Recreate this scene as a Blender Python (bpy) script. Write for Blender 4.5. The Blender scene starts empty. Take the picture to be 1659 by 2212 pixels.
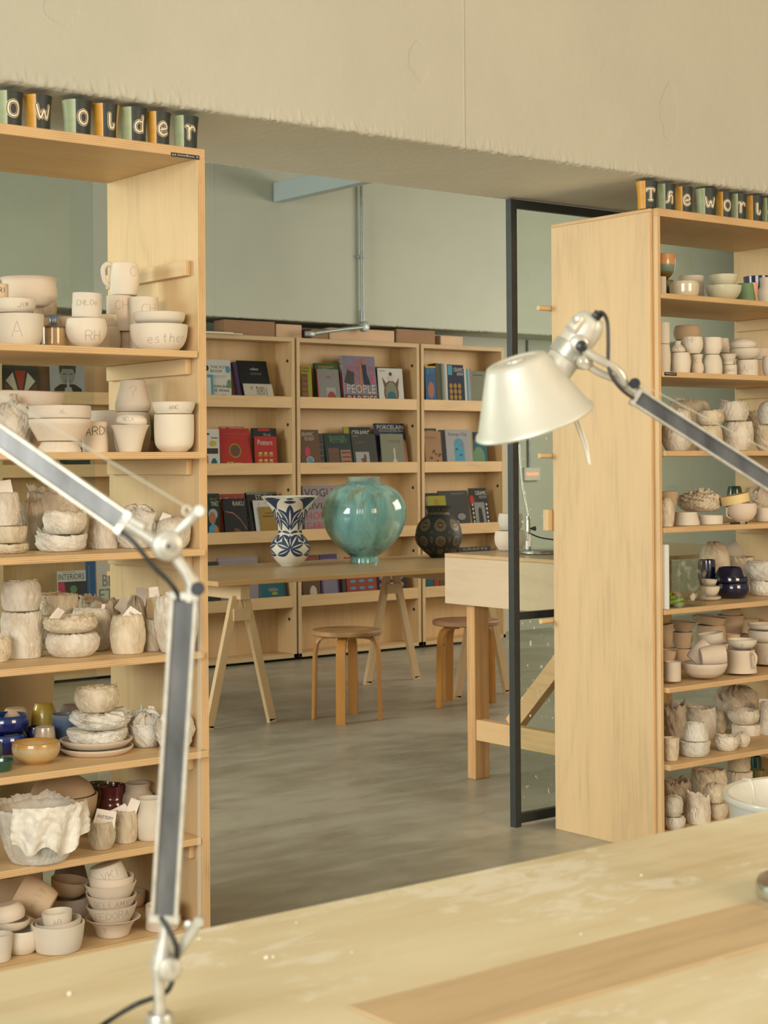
import bpy, bmesh, math, random
from mathutils import Vector, Matrix, noise as NZ
S = bpy.context.scene
COL = S.collection
PI = math.pi
# ---------------------------------------------------------------- camera
FPX, CX, CY, ROLL = 3600.0, 829.5, 998.0, 0.0075
EYE = Vector((0, 0, 1.3))
YAW = math.radians(38.17)
FW = Vector((math.sin(YAW), math.cos(YAW), 0))
RT0 = Vector((math.cos(YAW), -math.sin(YAW), 0))
RT = RT0*math.cos(ROLL) - Vector((0, 0, 1))*math.sin(ROLL)
UP = Vector((0, 0, 1))*math.cos(ROLL) + RT0*math.sin(ROLL)
cd = bpy.data.cameras.new('camera'); cam = bpy.data.objects.new('camera', cd); COL.objects.link(cam)
M = Matrix((RT, UP, -FW)).transposed().to_4x4(); M.translation = EYE
cam.matrix_world = M
cd.sensor_fit = 'VERTICAL'; cd.sensor_height = 36.0; cd.lens = FPX/2212*36.0
cd.shift_y = (CY-1106.0)/2212.0
cd.clip_start = 0.05
cd.dof.use_dof = True; cd.dof.focus_distance = 5.6; cd.dof.aperture_fstop = 9.0; cd.dof.aperture_blades = 9
S.camera = cam
def ray(px, py): return FW + RT*((px-CX)/FPX) - UP*((py-CY)/FPX)
def onY(px, py, Y): d = ray(px, py); return EYE + d*(Y/d.y)
def onX(px, py, X): d = ray(px, py); return EYE + d*(X/d.x)
def onZ(px, py, z): d = ray(px, py); return EYE + d*((z-EYE.z)/d.z)
def dep(p): return (Vector(p)-EYE).dot(FW)
def onD(px, py, D): return EYE + ray(px, py)*D
# ---------------------------------------------------------------- world, daylight and added area lights, exposure
S.view_settings.view_transform = 'Standard'; S.view_settings.look = 'None'
S.view_settings.gamma = 1.0; S.view_settings.use_curve_mapping = False
S.view_settings.exposure = -0.17
W = bpy.data.worlds.new('world'); S.world = W; W.use_nodes = True
bg = W.node_tree.nodes['Background']; bg.inputs[0].default_value = (.97, .92, .84, 1); bg.inputs[1].default_value = .44
def area(name, loc, target, sx, sy, power, col):
    l = bpy.data.lights.new(name, 'AREA'); l.shape = 'RECTANGLE'; l.size = sx; l.size_y = sy
    l.energy = power; l.color = col
    o = bpy.data.objects.new(name, l); COL.objects.link(o); o.location = loc
    o.rotation_euler = (Vector(target)-Vector(loc)).to_track_quat('-Z', 'Y').to_euler(); return o
area('daylight_front', (-3.4, -.6, 2.4), (3.4, 4.2, 1.2), 3.4, 2.2, 335, (.95, .93, .84))
area('warm_fill_right', (3.8, -2.6, 2.5), (4.6, 4.0, 1.6), 2.4, 1.8, 215, (1.0, .77, .50))  # added warm light, source unseen, that turns the beam's right end orange
area('daylight_rear_room', (-1.6, 6.9, 2.1), (5.0, 8.0, 1.3), 2.2, 1.8, 255, (.93, .97, .92))
area('area_rear_side', (9.6, 6.2, 2.2), (5.5, 8.4, .9), 2.2, 1.6, 105, (1.0, .92, .78))  # area light aimed across the rear room; no window is built beside it
# ---------------------------------------------------------------- materials
MATS = {}
def newmat(name):
    m = bpy.data.materials.new(name); m.use_nodes = True
    nt = m.node_tree; return m, nt, nt.nodes['Principled BSDF']
def noise_node(nt, scale, detail=4, stretch=(1, 1, 1), rough=.55, dist=0):
    tc = nt.nodes.new('ShaderNodeTexCoord'); mp = nt.nodes.new('ShaderNodeMapping'); mp.inputs['Scale'].default_value = stretch
    n = nt.nodes.new('ShaderNodeTexNoise'); n.inputs['Scale'].default_value = scale; n.inputs['Detail'].default_value = detail
    n.inputs['Roughness'].default_value = rough; n.inputs['Distortion'].default_value = dist
    nt.links.new(tc.outputs['Object'], mp.inputs[0]); nt.links.new(mp.outputs[0], n.inputs['Vector']); return n
def ramp(nt, src, stops):
    r = nt.nodes.new('ShaderNodeValToRGB'); e = r.color_ramp.elements
    while len(e) < len(stops): e.new(.5)
    for i, (p, c) in enumerate(stops): e[i].position = p; e[i].color = (*c[:3], 1)
    nt.links.new(src, r.inputs[0]); return r
def mul(c, k): return tuple(min(1, x*k) for x in c)
def bump(nt, bsdf, src, strength, dist):
    b = nt.nodes.new('ShaderNodeBump'); b.inputs['Strength'].default_value = strength; b.inputs['Distance'].default_value = dist
    nt.links.new(src, b.inputs['Height']); nt.links.new(b.outputs[0], bsdf.inputs['Normal']); return b
def mat(name, col, rough=.6, metal=0, var=.0, scale=20, stretch=(1, 1, 1), bmp=0, bdist=.002, spec=.5, emit=None, coat=0):
    if name in MATS: return MATS[name]
    m, nt, b = newmat(name); b.inputs['Base Color'].default_value = (*col, 1); b.inputs['Roughness'].default_value = rough
    b.inputs['Metallic'].default_value = metal; b.inputs['Specular IOR Level'].default_value = spec
    b.inputs['Coat Weight'].default_value = coat; b.inputs['Coat Roughness'].default_value = .08
    n = noise_node(nt, scale, 4, stretch)
    r = ramp(nt, n.outputs[0], [(.3, mul(col, 1-var)), (.7, mul(col, 1+var))]); nt.links.new(r.outputs[0], b.inputs['Base Color'])
    if bmp: bump(nt, b, n.outputs[0], bmp, bdist)
    if emit: b.inputs['Emission Color'].default_value = (*emit[0], 1); b.inputs['Emission Strength'].default_value = emit[1]
    MATS[name] = m; return m
def ply(name, col, axis, amt=.12, rough=.5):
    """birch veneer: fine grain running along an axis, broad cathedral figure over it"""
    m, nt, b = newmat(name)
    st = {'x': (.08, 1, 1), 'y': (1, .08, 1), 'z': (1, 1, .08)}[axis]
    st2 = {'x': (.25, 1, 1), 'y': (1, .25, 1), 'z': (1, 1, .25)}[axis]
    n = noise_node(nt, 60, 5, st, .6); n2 = noise_node(nt, 3.2, 3, st2, .5, .6)
    w = nt.nodes.new('ShaderNodeMath'); w.operation = 'MULTIPLY'; w.inputs[1].default_value = 9.0; nt.links.new(n2.outputs[0], w.inputs[0])
    f = nt.nodes.new('ShaderNodeMath'); f.operation = 'PINGPONG'; f.inputs[1].default_value = 1.0; nt.links.new(w.outputs[0], f.inputs[0])
    a = nt.nodes.new('ShaderNodeMath'); a.operation = 'MULTIPLY_ADD'; a.inputs[1].default_value = .35; nt.links.new(f.outputs[0], a.inputs[0]); nt.links.new(n.outputs[0], a.inputs[2])
    r = ramp(nt, a.outputs[0], [(.35, mul(col, 1-amt)), (.62, col), (.95, mul(col, 1+amt*.45))])
    nt.links.new(r.outputs[0], b.inputs['Base Color']); b.inputs['Roughness'].default_value = rough; b.inputs['Specular IOR Level'].default_value = .35
    bump(nt, b, n.outputs[0], .12, .001); MATS[name] = m; return m
def plyedge(name, col, axis, pitch=.0026):
    """stacked veneers seen on a cut plywood edge"""
    m, nt, b = newmat(name)
    tc = nt.nodes.new('ShaderNodeTexCoord'); sp = nt.nodes.new('ShaderNodeSeparateXYZ'); nt.links.new(tc.outputs['Object'], sp.inputs[0])
    mm = nt.nodes.new('ShaderNodeMath'); mm.operation = 'MULTIPLY'; mm.inputs[1].default_value = 1/pitch; nt.links.new(sp.outputs['xyz'.index(axis)], mm.inputs[0])
    pp = nt.nodes.new('ShaderNodeMath'); pp.operation = 'PINGPONG'; pp.inputs[1].default_value = 1; nt.links.new(mm.outputs[0], pp.inputs[0])
    st = {'x': (1, .3, .3), 'y': (.3, 1, .3), 'z': (.3, .3, 1)}[axis]
    n = noise_node(nt, 25, 4, st)
    ad = nt.nodes.new('ShaderNodeMath'); ad.operation = 'MULTIPLY_ADD'; ad.inputs[1].default_value = 1.1; nt.links.new(n.outputs[0], ad.inputs[0]); nt.links.new(pp.outputs[0], ad.inputs[2])
    r = ramp(nt, ad.outputs[0], [(.38, (.20, .10, .04)), (.52, mul(col, .72)), (.9, col), (1.0, mul(col, 1.1))])
    nt.links.new(r.outputs[0], b.inputs['Base Color']); b.inputs['Roughness'].default_value = .65
    MATS[name] = m; return m
BIRCH = (.69, .49, .265)
for a in 'xyz': ply('birch_'+a, BIRCH, a); plyedge('edge_'+a, (.64, .42, .21), a)
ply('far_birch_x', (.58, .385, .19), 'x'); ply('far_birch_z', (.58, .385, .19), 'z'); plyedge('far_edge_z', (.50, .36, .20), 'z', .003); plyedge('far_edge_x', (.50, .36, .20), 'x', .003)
def M_(n): return MATS[n]
# ---------------------------------------------------------------- object helpers
def link(o): COL.objects.link(o); return o
def tag(o, label=None, cat=None, group=None, kind=None):
    if label: o['label'] = label
    if cat: o['category'] = cat
    if group: o['group'] = group
    if kind: o['kind'] = kind
    return o
def thing(name, label, cat, loc=(0, 0, 0), group=None, rz=0):
    o = bpy.data.objects.new(name, None); o.empty_display_size = .05; link(o); o.location = loc; o.rotation_euler = (0, 0, rz)
    return tag(o, label, cat, group)
def obj(name, bm, mats, parent=None, smooth=False, world=True):
    """link a bmesh as one mesh object; its geometry is given in world space unless world=False"""
    me = bpy.data.meshes.new(name); bm.to_mesh(me); bm.free()
    for m in (mats if isinstance(mats, (list, tuple)) else [mats]): me.materials.append(MATS[m] if isinstance(m, str) else m)
    if smooth is True:
        for p in me.polygons: p.use_smooth = True
    elif smooth:
        for p in me.polygons: p.use_smooth = True
        me.set_sharp_from_angle(angle=math.radians(smooth))
    o = bpy.data.objects.new(name, me); link(o)
    if parent:
        o.parent = parent
        if world: o.matrix_parent_inverse = wm(parent).inverted()
    return o
def wm(o):
    m = Matrix.LocRotScale(o.location, o.rotation_euler, o.scale)
    return (wm(o.parent) @ o.matrix_parent_inverse @ m) if o.parent else m
def bx(bm, x0, x1, y0, y1, z0, z1, bev=.0015, mi=0, edge=None, rot=None, seg=1):
    """box with softened edges; edge = {'x': slot,'y': slot,'z': slot} gives the faces across an axis another slot"""
    t = bmesh.new(); bmesh.ops.create_cube(t, size=1)
    for v in t.verts: v.co = Vector((x0+(v.co.x+.5)*(x1-x0), y0+(v.co.y+.5)*(y1-y0), z0+(v.co.z+.5)*(z1-z0)))
    if bev: bmesh.ops.bevel(t, geom=t.edges[:], offset=bev, segments=seg, affect='EDGES', profile=.6)
    t.normal_update()
    for f in t.faces:
        f.material_index = mi
        if edge:
            n = f.normal; k = max(range(3), key=lambda i: abs(n[i])); a = 'xyz'[k]
            if a in edge: f.material_index = edge[a]
    if rot: bmesh.ops.transform(t, matrix=rot, verts=t.verts)
    merge(bm, t); return bm
def merge(bm, t):
    me = bpy.data.meshes.new('tmp'); t.to_mesh(me); t.free(); bm.from_mesh(me); bpy.data.meshes.remove(me)
def box(name, b, mats, parent=None, **k):
    bm = bmesh.new(); bx(bm, *b, **k); return obj(name, bm, mats, parent)
def frame_from(d):
    d = d.normalized(); a = Vector((0, 0, 1)) if abs(d.z) < .95 else Vector((1, 0, 0))
    u = d.cross(a).normalized(); return u, d.cross(u).normalized()
def tube(bm, pts, r, seg=12, mi=0, cap=True):
    pts = [Vector(p) for p in pts]; rr = r if isinstance(r, (list, tuple)) else [r]*len(pts)
    rings = []; u = None
    for i, p in enumerate(pts):
        d = (pts[min(i+1, len(pts)-1)]-pts[max(i-1, 0)]).normalized()
        if u is None: u, v = frame_from(d)
        else: u = (u-d*u.dot(d)).normalized(); v = d.cross(u)
        rings.append([bm.verts.new(p+(u*math.cos(2*PI*k/seg)+v*math.sin(2*PI*k/seg))*rr[i]) for k in range(seg)])
    for a, b in zip(rings, rings[1:]):
        for k in range(seg): f = bm.faces.new((a[k], a[(k+1) % seg], b[(k+1) % seg], b[k])); f.material_index = mi
    if cap:
        for rg, fl in ((rings[0], True), (rings[-1], False)):
            f = bm.faces.new(rg if fl else rg[::-1]); f.material_index = mi
    return bm
def bar(bm, a, b, w, h, up=None, mi=0, bev=.001):
    """rectangular bar from a to b; w across, h along 'up'"""
    a, b = Vector(a), Vector(b); d = (b-a); L = d.length; d.normalize()
    up = Vector(up) if up else Vector((0, 0, 1)); up = (up-d*up.dot(d)).normalized(); s = d.cross(up)
    Mx = Matrix((s, up, d)).transposed().to_4x4(); Mx.translation = a
    bx(bm, -w/2, w/2, -h/2, h/2, 0, L, bev, mi, rot=Mx); return bm
def catmull(pts, n):
    out = []; P = [pts[0]]+list(pts)+[pts[-1]]
    for i in range(1, len(P)-2):
        p0, p1, p2, p3 = [Vector(q) for q in P[i-1:i+3]]
        for k in range(n):
            t = k/n; out.append(.5*((2*p1)+(p2-p0)*t+(2*p0-5*p1+4*p2-p3)*t*t+(3*p1-p0-3*p2+p3)*t**3))
    out.append(Vector(P[-2])); return out
def lathe(bm, prof, seg=40, mi=0, mx=None):
    """prof: (r, z) list; a radius of zero closes to a point"""
    rings = []
    for r, z in prof:
        if r < 1e-6: rings.append([bm.verts.new((0, 0, z))])
        else: rings.append([bm.verts.new((r*math.cos(2*PI*k/seg), r*math.sin(2*PI*k/seg), z)) for k in range(seg)])
    nf = []
    for a, b in zip(rings, rings[1:]):
        for k in range(seg):
            k2 = (k+1) % seg
            q = [a[0]] if len(a) == 1 else [a[k], a[k2]]
            q += [b[0]] if len(b) == 1 else [b[k2], b[k]]
            if len(q) > 2: nf.append(bm.faces.new(q)); nf[-1].material_index = mi
    if mx is not None:
        vs = [v for rg in rings for v in rg]; bmesh.ops.transform(bm, matrix=mx, verts=vs)
    return bm
def rotz_to(d):
    return Vector(d).to_track_quat('Z', 'Y').to_matrix().to_4x4()
# ================================================================ the setting
def plaster(name, col, patches=(), seams=(), var=.05, rough=.85, bs=.5):
    m, nt, b = newmat(name); n = noise_node(nt, 1.4, 5); n2 = noise_node(nt, 38, 5); n3 = noise_node(nt, 7, 3, (1, 1, 1), .6)
    r = ramp(nt, n.outputs[0], [(.3, mul(col, 1-var)), (.7, mul(col, 1+var))]); nt.links.new(r.outputs[0], b.inputs['Base Color'])
    b.inputs['Roughness'].default_value = rough; b.inputs['Specular IOR Level'].default_value = .2
    def math_(op, a, bb=None, c=None):
        q = nt.nodes.new('ShaderNodeMath'); q.operation = op
        for i, v in enumerate((a, bb, c)):
            if v is None: continue
            if isinstance(v, (int, float)): q.inputs[i].default_value = v
            else: nt.links.new(v, q.inputs[i])
        return q.outputs[0]
    h = math_('MULTIPLY', n2.outputs[0], .25)
    h = math_('MULTIPLY_ADD', n3.outputs[0], .9, h)
    tc = nt.nodes.new('ShaderNodeTexCoord')
    wob = noise_node(nt, 22, 4); sub = nt.nodes.new('ShaderNodeVectorMath'); sub.operation = 'SCALE'; sub.inputs['Scale'].default_value = .06
    nt.links.new(wob.outputs['Color'], sub.inputs[0]); add = nt.nodes.new('ShaderNodeVectorMath'); add.operation = 'ADD'
    nt.links.new(tc.outputs['Object'], add.inputs[0]); nt.links.new(sub.outputs[0], add.inputs[1])
    for (c, rad, sx, sz) in patches:        # flaked skim coat: a shallow dished patch with a ragged rim
        d = nt.nodes.new('ShaderNodeVectorMath'); d.operation = 'SUBTRACT'; nt.links.new(add.outputs[0], d.inputs[0]); d.inputs[1].default_value = (c[0]+.03, c[1]+.03, c[2]+.03)
        s = nt.nodes.new('ShaderNodeVectorMath'); s.operation = 'MULTIPLY'; s.inputs[1].default_value = (sx, 0, sz); nt.links.new(d.outputs[0], s.inputs[0])
        l = nt.nodes.new('ShaderNodeVectorMath'); l.operation = 'LENGTH'; nt.links.new(s.outputs[0], l.inputs[0])
        mr = nt.nodes.new('ShaderNodeMapRange'); mr.inputs[1].default_value = rad*.9; mr.inputs[2].default_value = rad; mr.inputs[3].default_value = -.30; mr.inputs[4].default_value = 0
        nt.links.new(l.outputs['Value'], mr.inputs[0]); h = math_('ADD', h, mr.outputs[0])
    sp = nt.nodes.new('ShaderNodeSeparateXYZ'); nt.links.new(tc.outputs['Object'], sp.inputs[0])
    for x in seams:
        d = math_('ABSOLUTE', math_('SUBTRACT', sp.outputs[0], x)); mr = nt.nodes.new('ShaderNodeMapRange')
        mr.inputs[1].default_value = .0; mr.inputs[2].default_value = .006; mr.inputs[3].default_value = .5; mr.inputs[4].default_value = 0
        nt.links.new(d, mr.inputs[0]); h = math_('ADD', h, mr.outputs[0])
    bump(nt, b, h, bs, .008); MATS[name] = m; return m
YF, YB = 3.77, 4.26          # front and back planes of the rack line
ZB = 2.236                   # soffit of the concrete beam
p1 = onY(905, 130, YF); p2 = onY(1447, 240, YF); p3 = onY(135, 12, YF); sm = onY(1003, 200, YF).x
q1 = onY(645, 610, 9.0); q2 = onY(1075, 475, 9.0); q3 = onY(462, 500, 9.0).x
plaster('front_plaster', (.54, .525, .44), [(p1, .045, 1, .75), (p2, .05, 1.1, .5), (p3, .05, 1, 1)], [sm])
plaster('soffit_plaster', (.84, .84, .76))  # paler than the front: light bounced off the floor is put into the colour
plaster('rear_plaster', (.50, .52, .44), [(q1, .10, 1.1, .6), (q2, .09, 1.1, .7)], [q3], bs=.45)
plaster('room_plaster', (.66, .64, .54))
m, nt, b = newmat('concrete_floor')
n = noise_node(nt, .9, 6, (1, 1, 1), .6, .5); n2 = noise_node(nt, 9, 6, (.35, 1, 1), .65, .4); n3 = noise_node(nt, 70, 3)
mx = nt.nodes.new('ShaderNodeMath'); mx.operation = 'MULTIPLY_ADD'; mx.inputs[1].default_value = .55; nt.links.new(n2.outputs[0], mx.inputs[0]); nt.links.new(n.outputs[0], mx.inputs[2])
r = ramp(nt, mx.outputs[0], [(.54, (.20, .185, .145)), (.72, (.30, .28, .22)), (.9, (.42, .40, .33))]); nt.links.new(r.outputs[0], b.inputs['Base Color'])
rr = ramp(nt, n2.outputs[0], [(.3, (.26,)*3), (.75, (.44,)*3)]); nt.links.new(rr.outputs[0], b.inputs['Roughness']); b.inputs['Specular IOR Level'].default_value = .55
bump(nt, b, n2.outputs[0], .05, .002); MATS['concrete_floor'] = m
def struct(o): o['kind'] = 'structure'; return o
struct(box('floor', (-5, 13, -5, 9.6, -.1, 0), 'concrete_floor', bev=0))
struct(box('ceiling', (-5, 13, -1.5, 9.6, 3.7, 3.8), 'room_plaster', bev=0))
struct(box('wall_back', (-5, 13, 9.42, 9.6, 0, 3.7), 'rear_plaster', bev=0))
struct(box('wall_right', (12.9, 13, -1.5, 9.42, 0, 3.7), 'room_plaster', bev=0))
def ragged_beam(name, x0, x1, y0, y1, z0, z1, matn, step, amp, soff=None):
    """concrete downstand beam whose lower arrises are crumbled and rough"""
    bm = bmesh.new(); n = int((x1-x0)/step); rows = []
    w = .012
    sec = [(y0, z1), (y0, z0+.4), (y0, z0+.10), (y0, z0+.055), (y0, z0+.045), (y0, z0+.03), (y0, z0+.02), (y0, z0+.012), (y0, z0+.005), (y0+.006, z0), (y0+.02, z0), (y0+.06, z0), ((y0+y1)/2, z0), (y1-.02, z0), (y1-.006, z0), (y1, z0+.006), (y1, z0+.02), (y1, z0+.05), (y1, z1)]
    for i in range(n+1):
        x = x0+(x1-x0)*i/n; row = []
        for j, (y, z) in enumerate(sec):
            k = amp*{4: .12, 5: .45, 6: .8, 10: .3}.get(j, 1) if 4 <= j <= 10 else (amp*.55 if 14 <= j <= 15 else 0)
            v = NZ.noise_vector(Vector((x*60, y*70, z*80+j)))*.6 + NZ.noise_vector(Vector((x*150, y*120, z*190)))*.5
            lo = NZ.noise(Vector((x*4, j*.1, 3)))
            kk = k*(1.0 if lo > -.1 else .45)
            row.append(bm.verts.new((x, y-abs(v.y)*kk*(1 if j < 12 else -.4), z+v.z*kk*.7)))
        rows.append(row)
    for a, b_ in zip(rows, rows[1:]):
        for j in range(len(sec)-1):
            f = bm.faces.new((a[j], a[j+1], b_[j+1], b_[j])); f.material_index = 1 if (soff and 9 <= j <= 14) else 0
    o = struct(obj(name, bm, [matn]+([soff] if soff else [])))
    for p in o.data.polygons: p.use_smooth = (p.index % (len(sec)-1)) in (4, 5, 6, 7, 8, 9, 13, 14, 15)
    return o
ragged_beam('trim_1', -1.2, 8.5, YF, 4.42, ZB, 3.7, 'front_plaster', .0050, .0120, 'soffit_plaster')
ragged_beam('trim_2', -1.2, 12.9, 9.0, 9.42, 2.235, 3.7, 'rear_plaster', .014, .012)
# steel framed glass screen behind the racks
mat('black_steel', (.035, .040, .038), .45, .3, .1, 30)
m, nt, b = newmat('screen_glass'); b.inputs['Base Color'].default_value = (.93, .97, .94, 1); b.inputs['Roughness'].default_value = .02
b.inputs['Transmission Weight'].default_value = 1; b.inputs['IOR'].default_value = 1.01; b.inputs['Specular IOR Level'].default_value = .5
gl = nt.nodes.new('ShaderNodeBsdfGlossy'); gl.inputs['Roughness'].default_value = .02; tr = nt.nodes.new('ShaderNodeBsdfTransparent'); tr.inputs[0].default_value = (.90, .93, .90, 1)
fr = nt.nodes.new('ShaderNodeFresnel'); fr.inputs[0].default_value = 1.5; mxs = nt.nodes.new('ShaderNodeMixShader')
geo = nt.nodes.new('ShaderNodeNewGeometry'); inv = nt.nodes.new('ShaderNodeMath'); inv.operation = 'SUBTRACT'; inv.inputs[0].default_value = 1; nt.links.new(geo.outputs['Backfacing'], inv.inputs[1]); fm = nt.nodes.new('ShaderNodeMath'); fm.operation = 'MULTIPLY'; nt.links.new(fr.outputs[0], fm.inputs[0]); nt.links.new(inv.outputs[0], fm.inputs[1]); nt.links.new(fm.outputs[0], mxs.inputs[0]); nt.links.new(tr.outputs[0], mxs.inputs[1]); nt.links.new(gl.outputs[0], mxs.inputs[2])
nt.links.new(mxs.outputs[0], nt.nodes['Material Output'].inputs[0]); nt.nodes.remove(b); MATS['screen_glass'] = m
mat('splash', (.80, .78, .70), .7)
def screen(idx, x0, x1, rail=True, posts=True):
    root = thing('window_%d' % idx, None, None, (x0, 4.38, 0)); root['kind'] = 'structure'
    y0, y1 = 4.36, 4.40
    if posts:
        bm = bmesh.new(); bx(bm, x0, x0+.030, y0, y0+.028, .0, ZB-.006, .0015); obj('window_post', bm, 'black_steel', root)
    bm = bmesh.new(); bx(bm, x0+.0305, x1, y0+.002, y0+.026, .012, .046); bx(bm, x0+.0305, x1, y0+.002, y0+.026, ZB-.036, ZB-.006)
    if rail: bx(bm, x0+.0305, x1, y0+.002, y0+.026, .735, .761)
    obj('window_rail', bm, 'black_steel', root)
    bm = bmesh.new(); bx(bm, x0+.031, x1, y0+.011, y0+.017, .04, ZB-.03, 0); obj('window_pane', bm, 'screen_glass', root)
    return root
PX0 = onY(1107.5, 998, 4.36).x; x0_ = PX0+.035
sc = screen(1, PX0, 8.4)
bm = bmesh.new(); random.seed(5)          # dried slip splashes on the pane and post
for i in range(90):
    x = x0_+random.random()**1.4*.30; z = .1+random.random()*1.5*(random.random()*.6+.4)
    s = .0012+random.random()**4*.004; l = s*(1+random.random()**3*5)
    bx(bm, x-s, x+s, 4.369, 4.3708, z-l, z+l, 0)
obj('slip_splash', bm, 'splash', sc)
# left rack is backed by a pane that stops short of the rack's right end
root = thing('window_2', None, None, (-1, 4.38, 0)); root['kind'] = 'structure'
xr = onY(200, 500, 4.38).x
bm = bmesh.new(); bx(bm, -1.2, xr, 4.376, 4.384, .01, ZB-.008, 0); obj('window_pane', bm, 'screen_glass', root)
# ================================================================ open racks either side of the doorway
LEV = [1.597, 1.33, 1.075, .804, .546, .31, .075]
ZT = 2.134
PLY = ['birch_x', 'edge_z', 'birch_z', 'edge_x', 'birch_y']
def shelf_mesh(x0, x1, y0, y1, zt, th=.018):
    bm = bmesh.new(); bx(bm, x0, x1, y0, y1, zt-th, zt, .002, 0, {'y': 1, 'x': 1}); return bm
LX1 = onY(447.5, 998, YF).x; LX0 = LX1-1.0
RX0 = onY(1407, 998, YF+.022).x
RXI = onY(1432, 998, YF-.004).x; RX1 = onY(1588, 998, YB).x
mat('bolt_black', (.02, .02, .02), .5)
mat('white_slip', (.84, .80, .72), .8)
mat('label_black', (.015, .015, .015), .35)
mat('ink_white', (.8, .8, .76), .6)
def rack(name, label, xa, xb, th, zs, fronts, inset_r, yb=YB):
    t = thing(name, label, 'shelving', ((xa+xb)/2, YB, 0))
    for x in (xa, xb-th):
        bm = bmesh.new(); bx(bm, x, x+th, YF, yb, 0, ZT-.026, .001, 2, {'y': 3, 'z': 3}); obj('side_panel', bm, PLY, t)
    bm = bmesh.new(); bx(bm, xa, xb, YF, yb, ZT-.026, ZT, .001, 0, {'y': 1, 'x': 1}); obj('top_panel', bm, PLY, t)
    for z, yf, dr in zip(zs, fronts, inset_r):
        obj('shelf', shelf_mesh(xa+th+.002, xb-th-dr, yf, yb-.005, z), PLY, t)
        for x in (xa+th, xb-th-.018):
            bm = bmesh.new(); bx(bm, x, x+.018, YF+.035, yb-.02, z-.018-.042, z-.0185, .001, 4, {'y': 3}); obj('cleat', bm, PLY, t)
    return t
LFR = [YF-.004, YF-.042, YF-.035, YF-.025, YF-.044, YF-.004, YF-.002]
lr = rack('open_rack', 'tall birch plywood rack of unglazed pots on the left of the doorway', LX0, LX1, .024, LEV,
          LFR, [.004]*7)
bm = bmesh.new(); bx(bm, LX1-.042, LX1-.024, YF+.035, YB-.02, 1.80, 1.84, .001, 4, {'y': 3}); obj('cleat', bm, PLY, lr)
RLEV = [1.854, 1.593]+LEV[1:5]+[.29, .05]
rr_ = rack('open_rack', 'tall birch plywood rack of wrapped pots on the right of the doorway', RXI-.014, RX1+.014, .014, RLEV,
           [YF-.001, YF-.003, YF-.012, YF-.006, YF-.006, YF-.02, YF-.024, YF-.01], [.004]*8)
for z in (1.98, 1.63, 1.17, 1.42, 1.05, .60):
    bm = bmesh.new(); lathe(bm, [(0, 0), (.009, 0), (.009, .004), (.003, .005), (0, .005)], 14, mx=Matrix.Translation((RX1, 4.14 if z != 1.42 else 4.02, z)) @ Matrix.Rotation(-PI/2, 4, 'Y')); obj('bolt', bm, 'bolt_black', rr_)
# clay stained end panel cladding the right rack
t = thing('end_panel', 'large plain birch end panel closing the side of the right rack', 'panel', (RX0, YB, 0))
bm = bmesh.new(); bx(bm, RX0, RX0+.012, YF+.022, YB, 0, ZT-.012, .001, 2, {'y': 3, 'z': 3}); obj('panel_board', bm, PLY, t)
bm = bmesh.new(); bx(bm, RX0, RXI-.0145, YF+.022, YB, ZT-.0115, ZT, .001, 0, {'y': 1, 'x': 1}); obj('top_strip', bm, PLY, t)
for z in (1.838, 1.318, .735):   # wooden pegs sticking out behind the end panel
    bm = bmesh.new(); tube(bm, [(RX0-.055, YB+.0105, z), (RX0+.012, YB+.0105, z)], .009, 12)
    obj('peg', bm, 'birch_x', t, 50)
z0 = onY(1190, 1100, YB+.03).z; bm = bmesh.new(); bx(bm, RX0-.022, RX0+.05, YB+.004, YB+.03, z0-.075, z0, .002, 2); obj('block', bm, PLY, t)
# little embossed tape labels on shelf edges
for (o_, px0, px1, py, yy, txt) in ((lr, 369, 430, 333, YF, 'pj intoBox 3'), (rr_, 1435, 1461, 807, YF-.003, 'Waipooir')):
    a = onY(px0, py, yy); b_ = onY(px1, py, yy)
    bm = bmesh.new(); bx(bm, a.x, b_.x, yy-.0016, yy-.0004, a.z-.006, a.z+.005, 0)
    o = obj('label_tape', bm, 'label_black', o_)
    TXT_LATER = globals().setdefault('TXT_LATER', []); TXT_LATER.append((o, txt, a, b_, yy))
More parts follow.
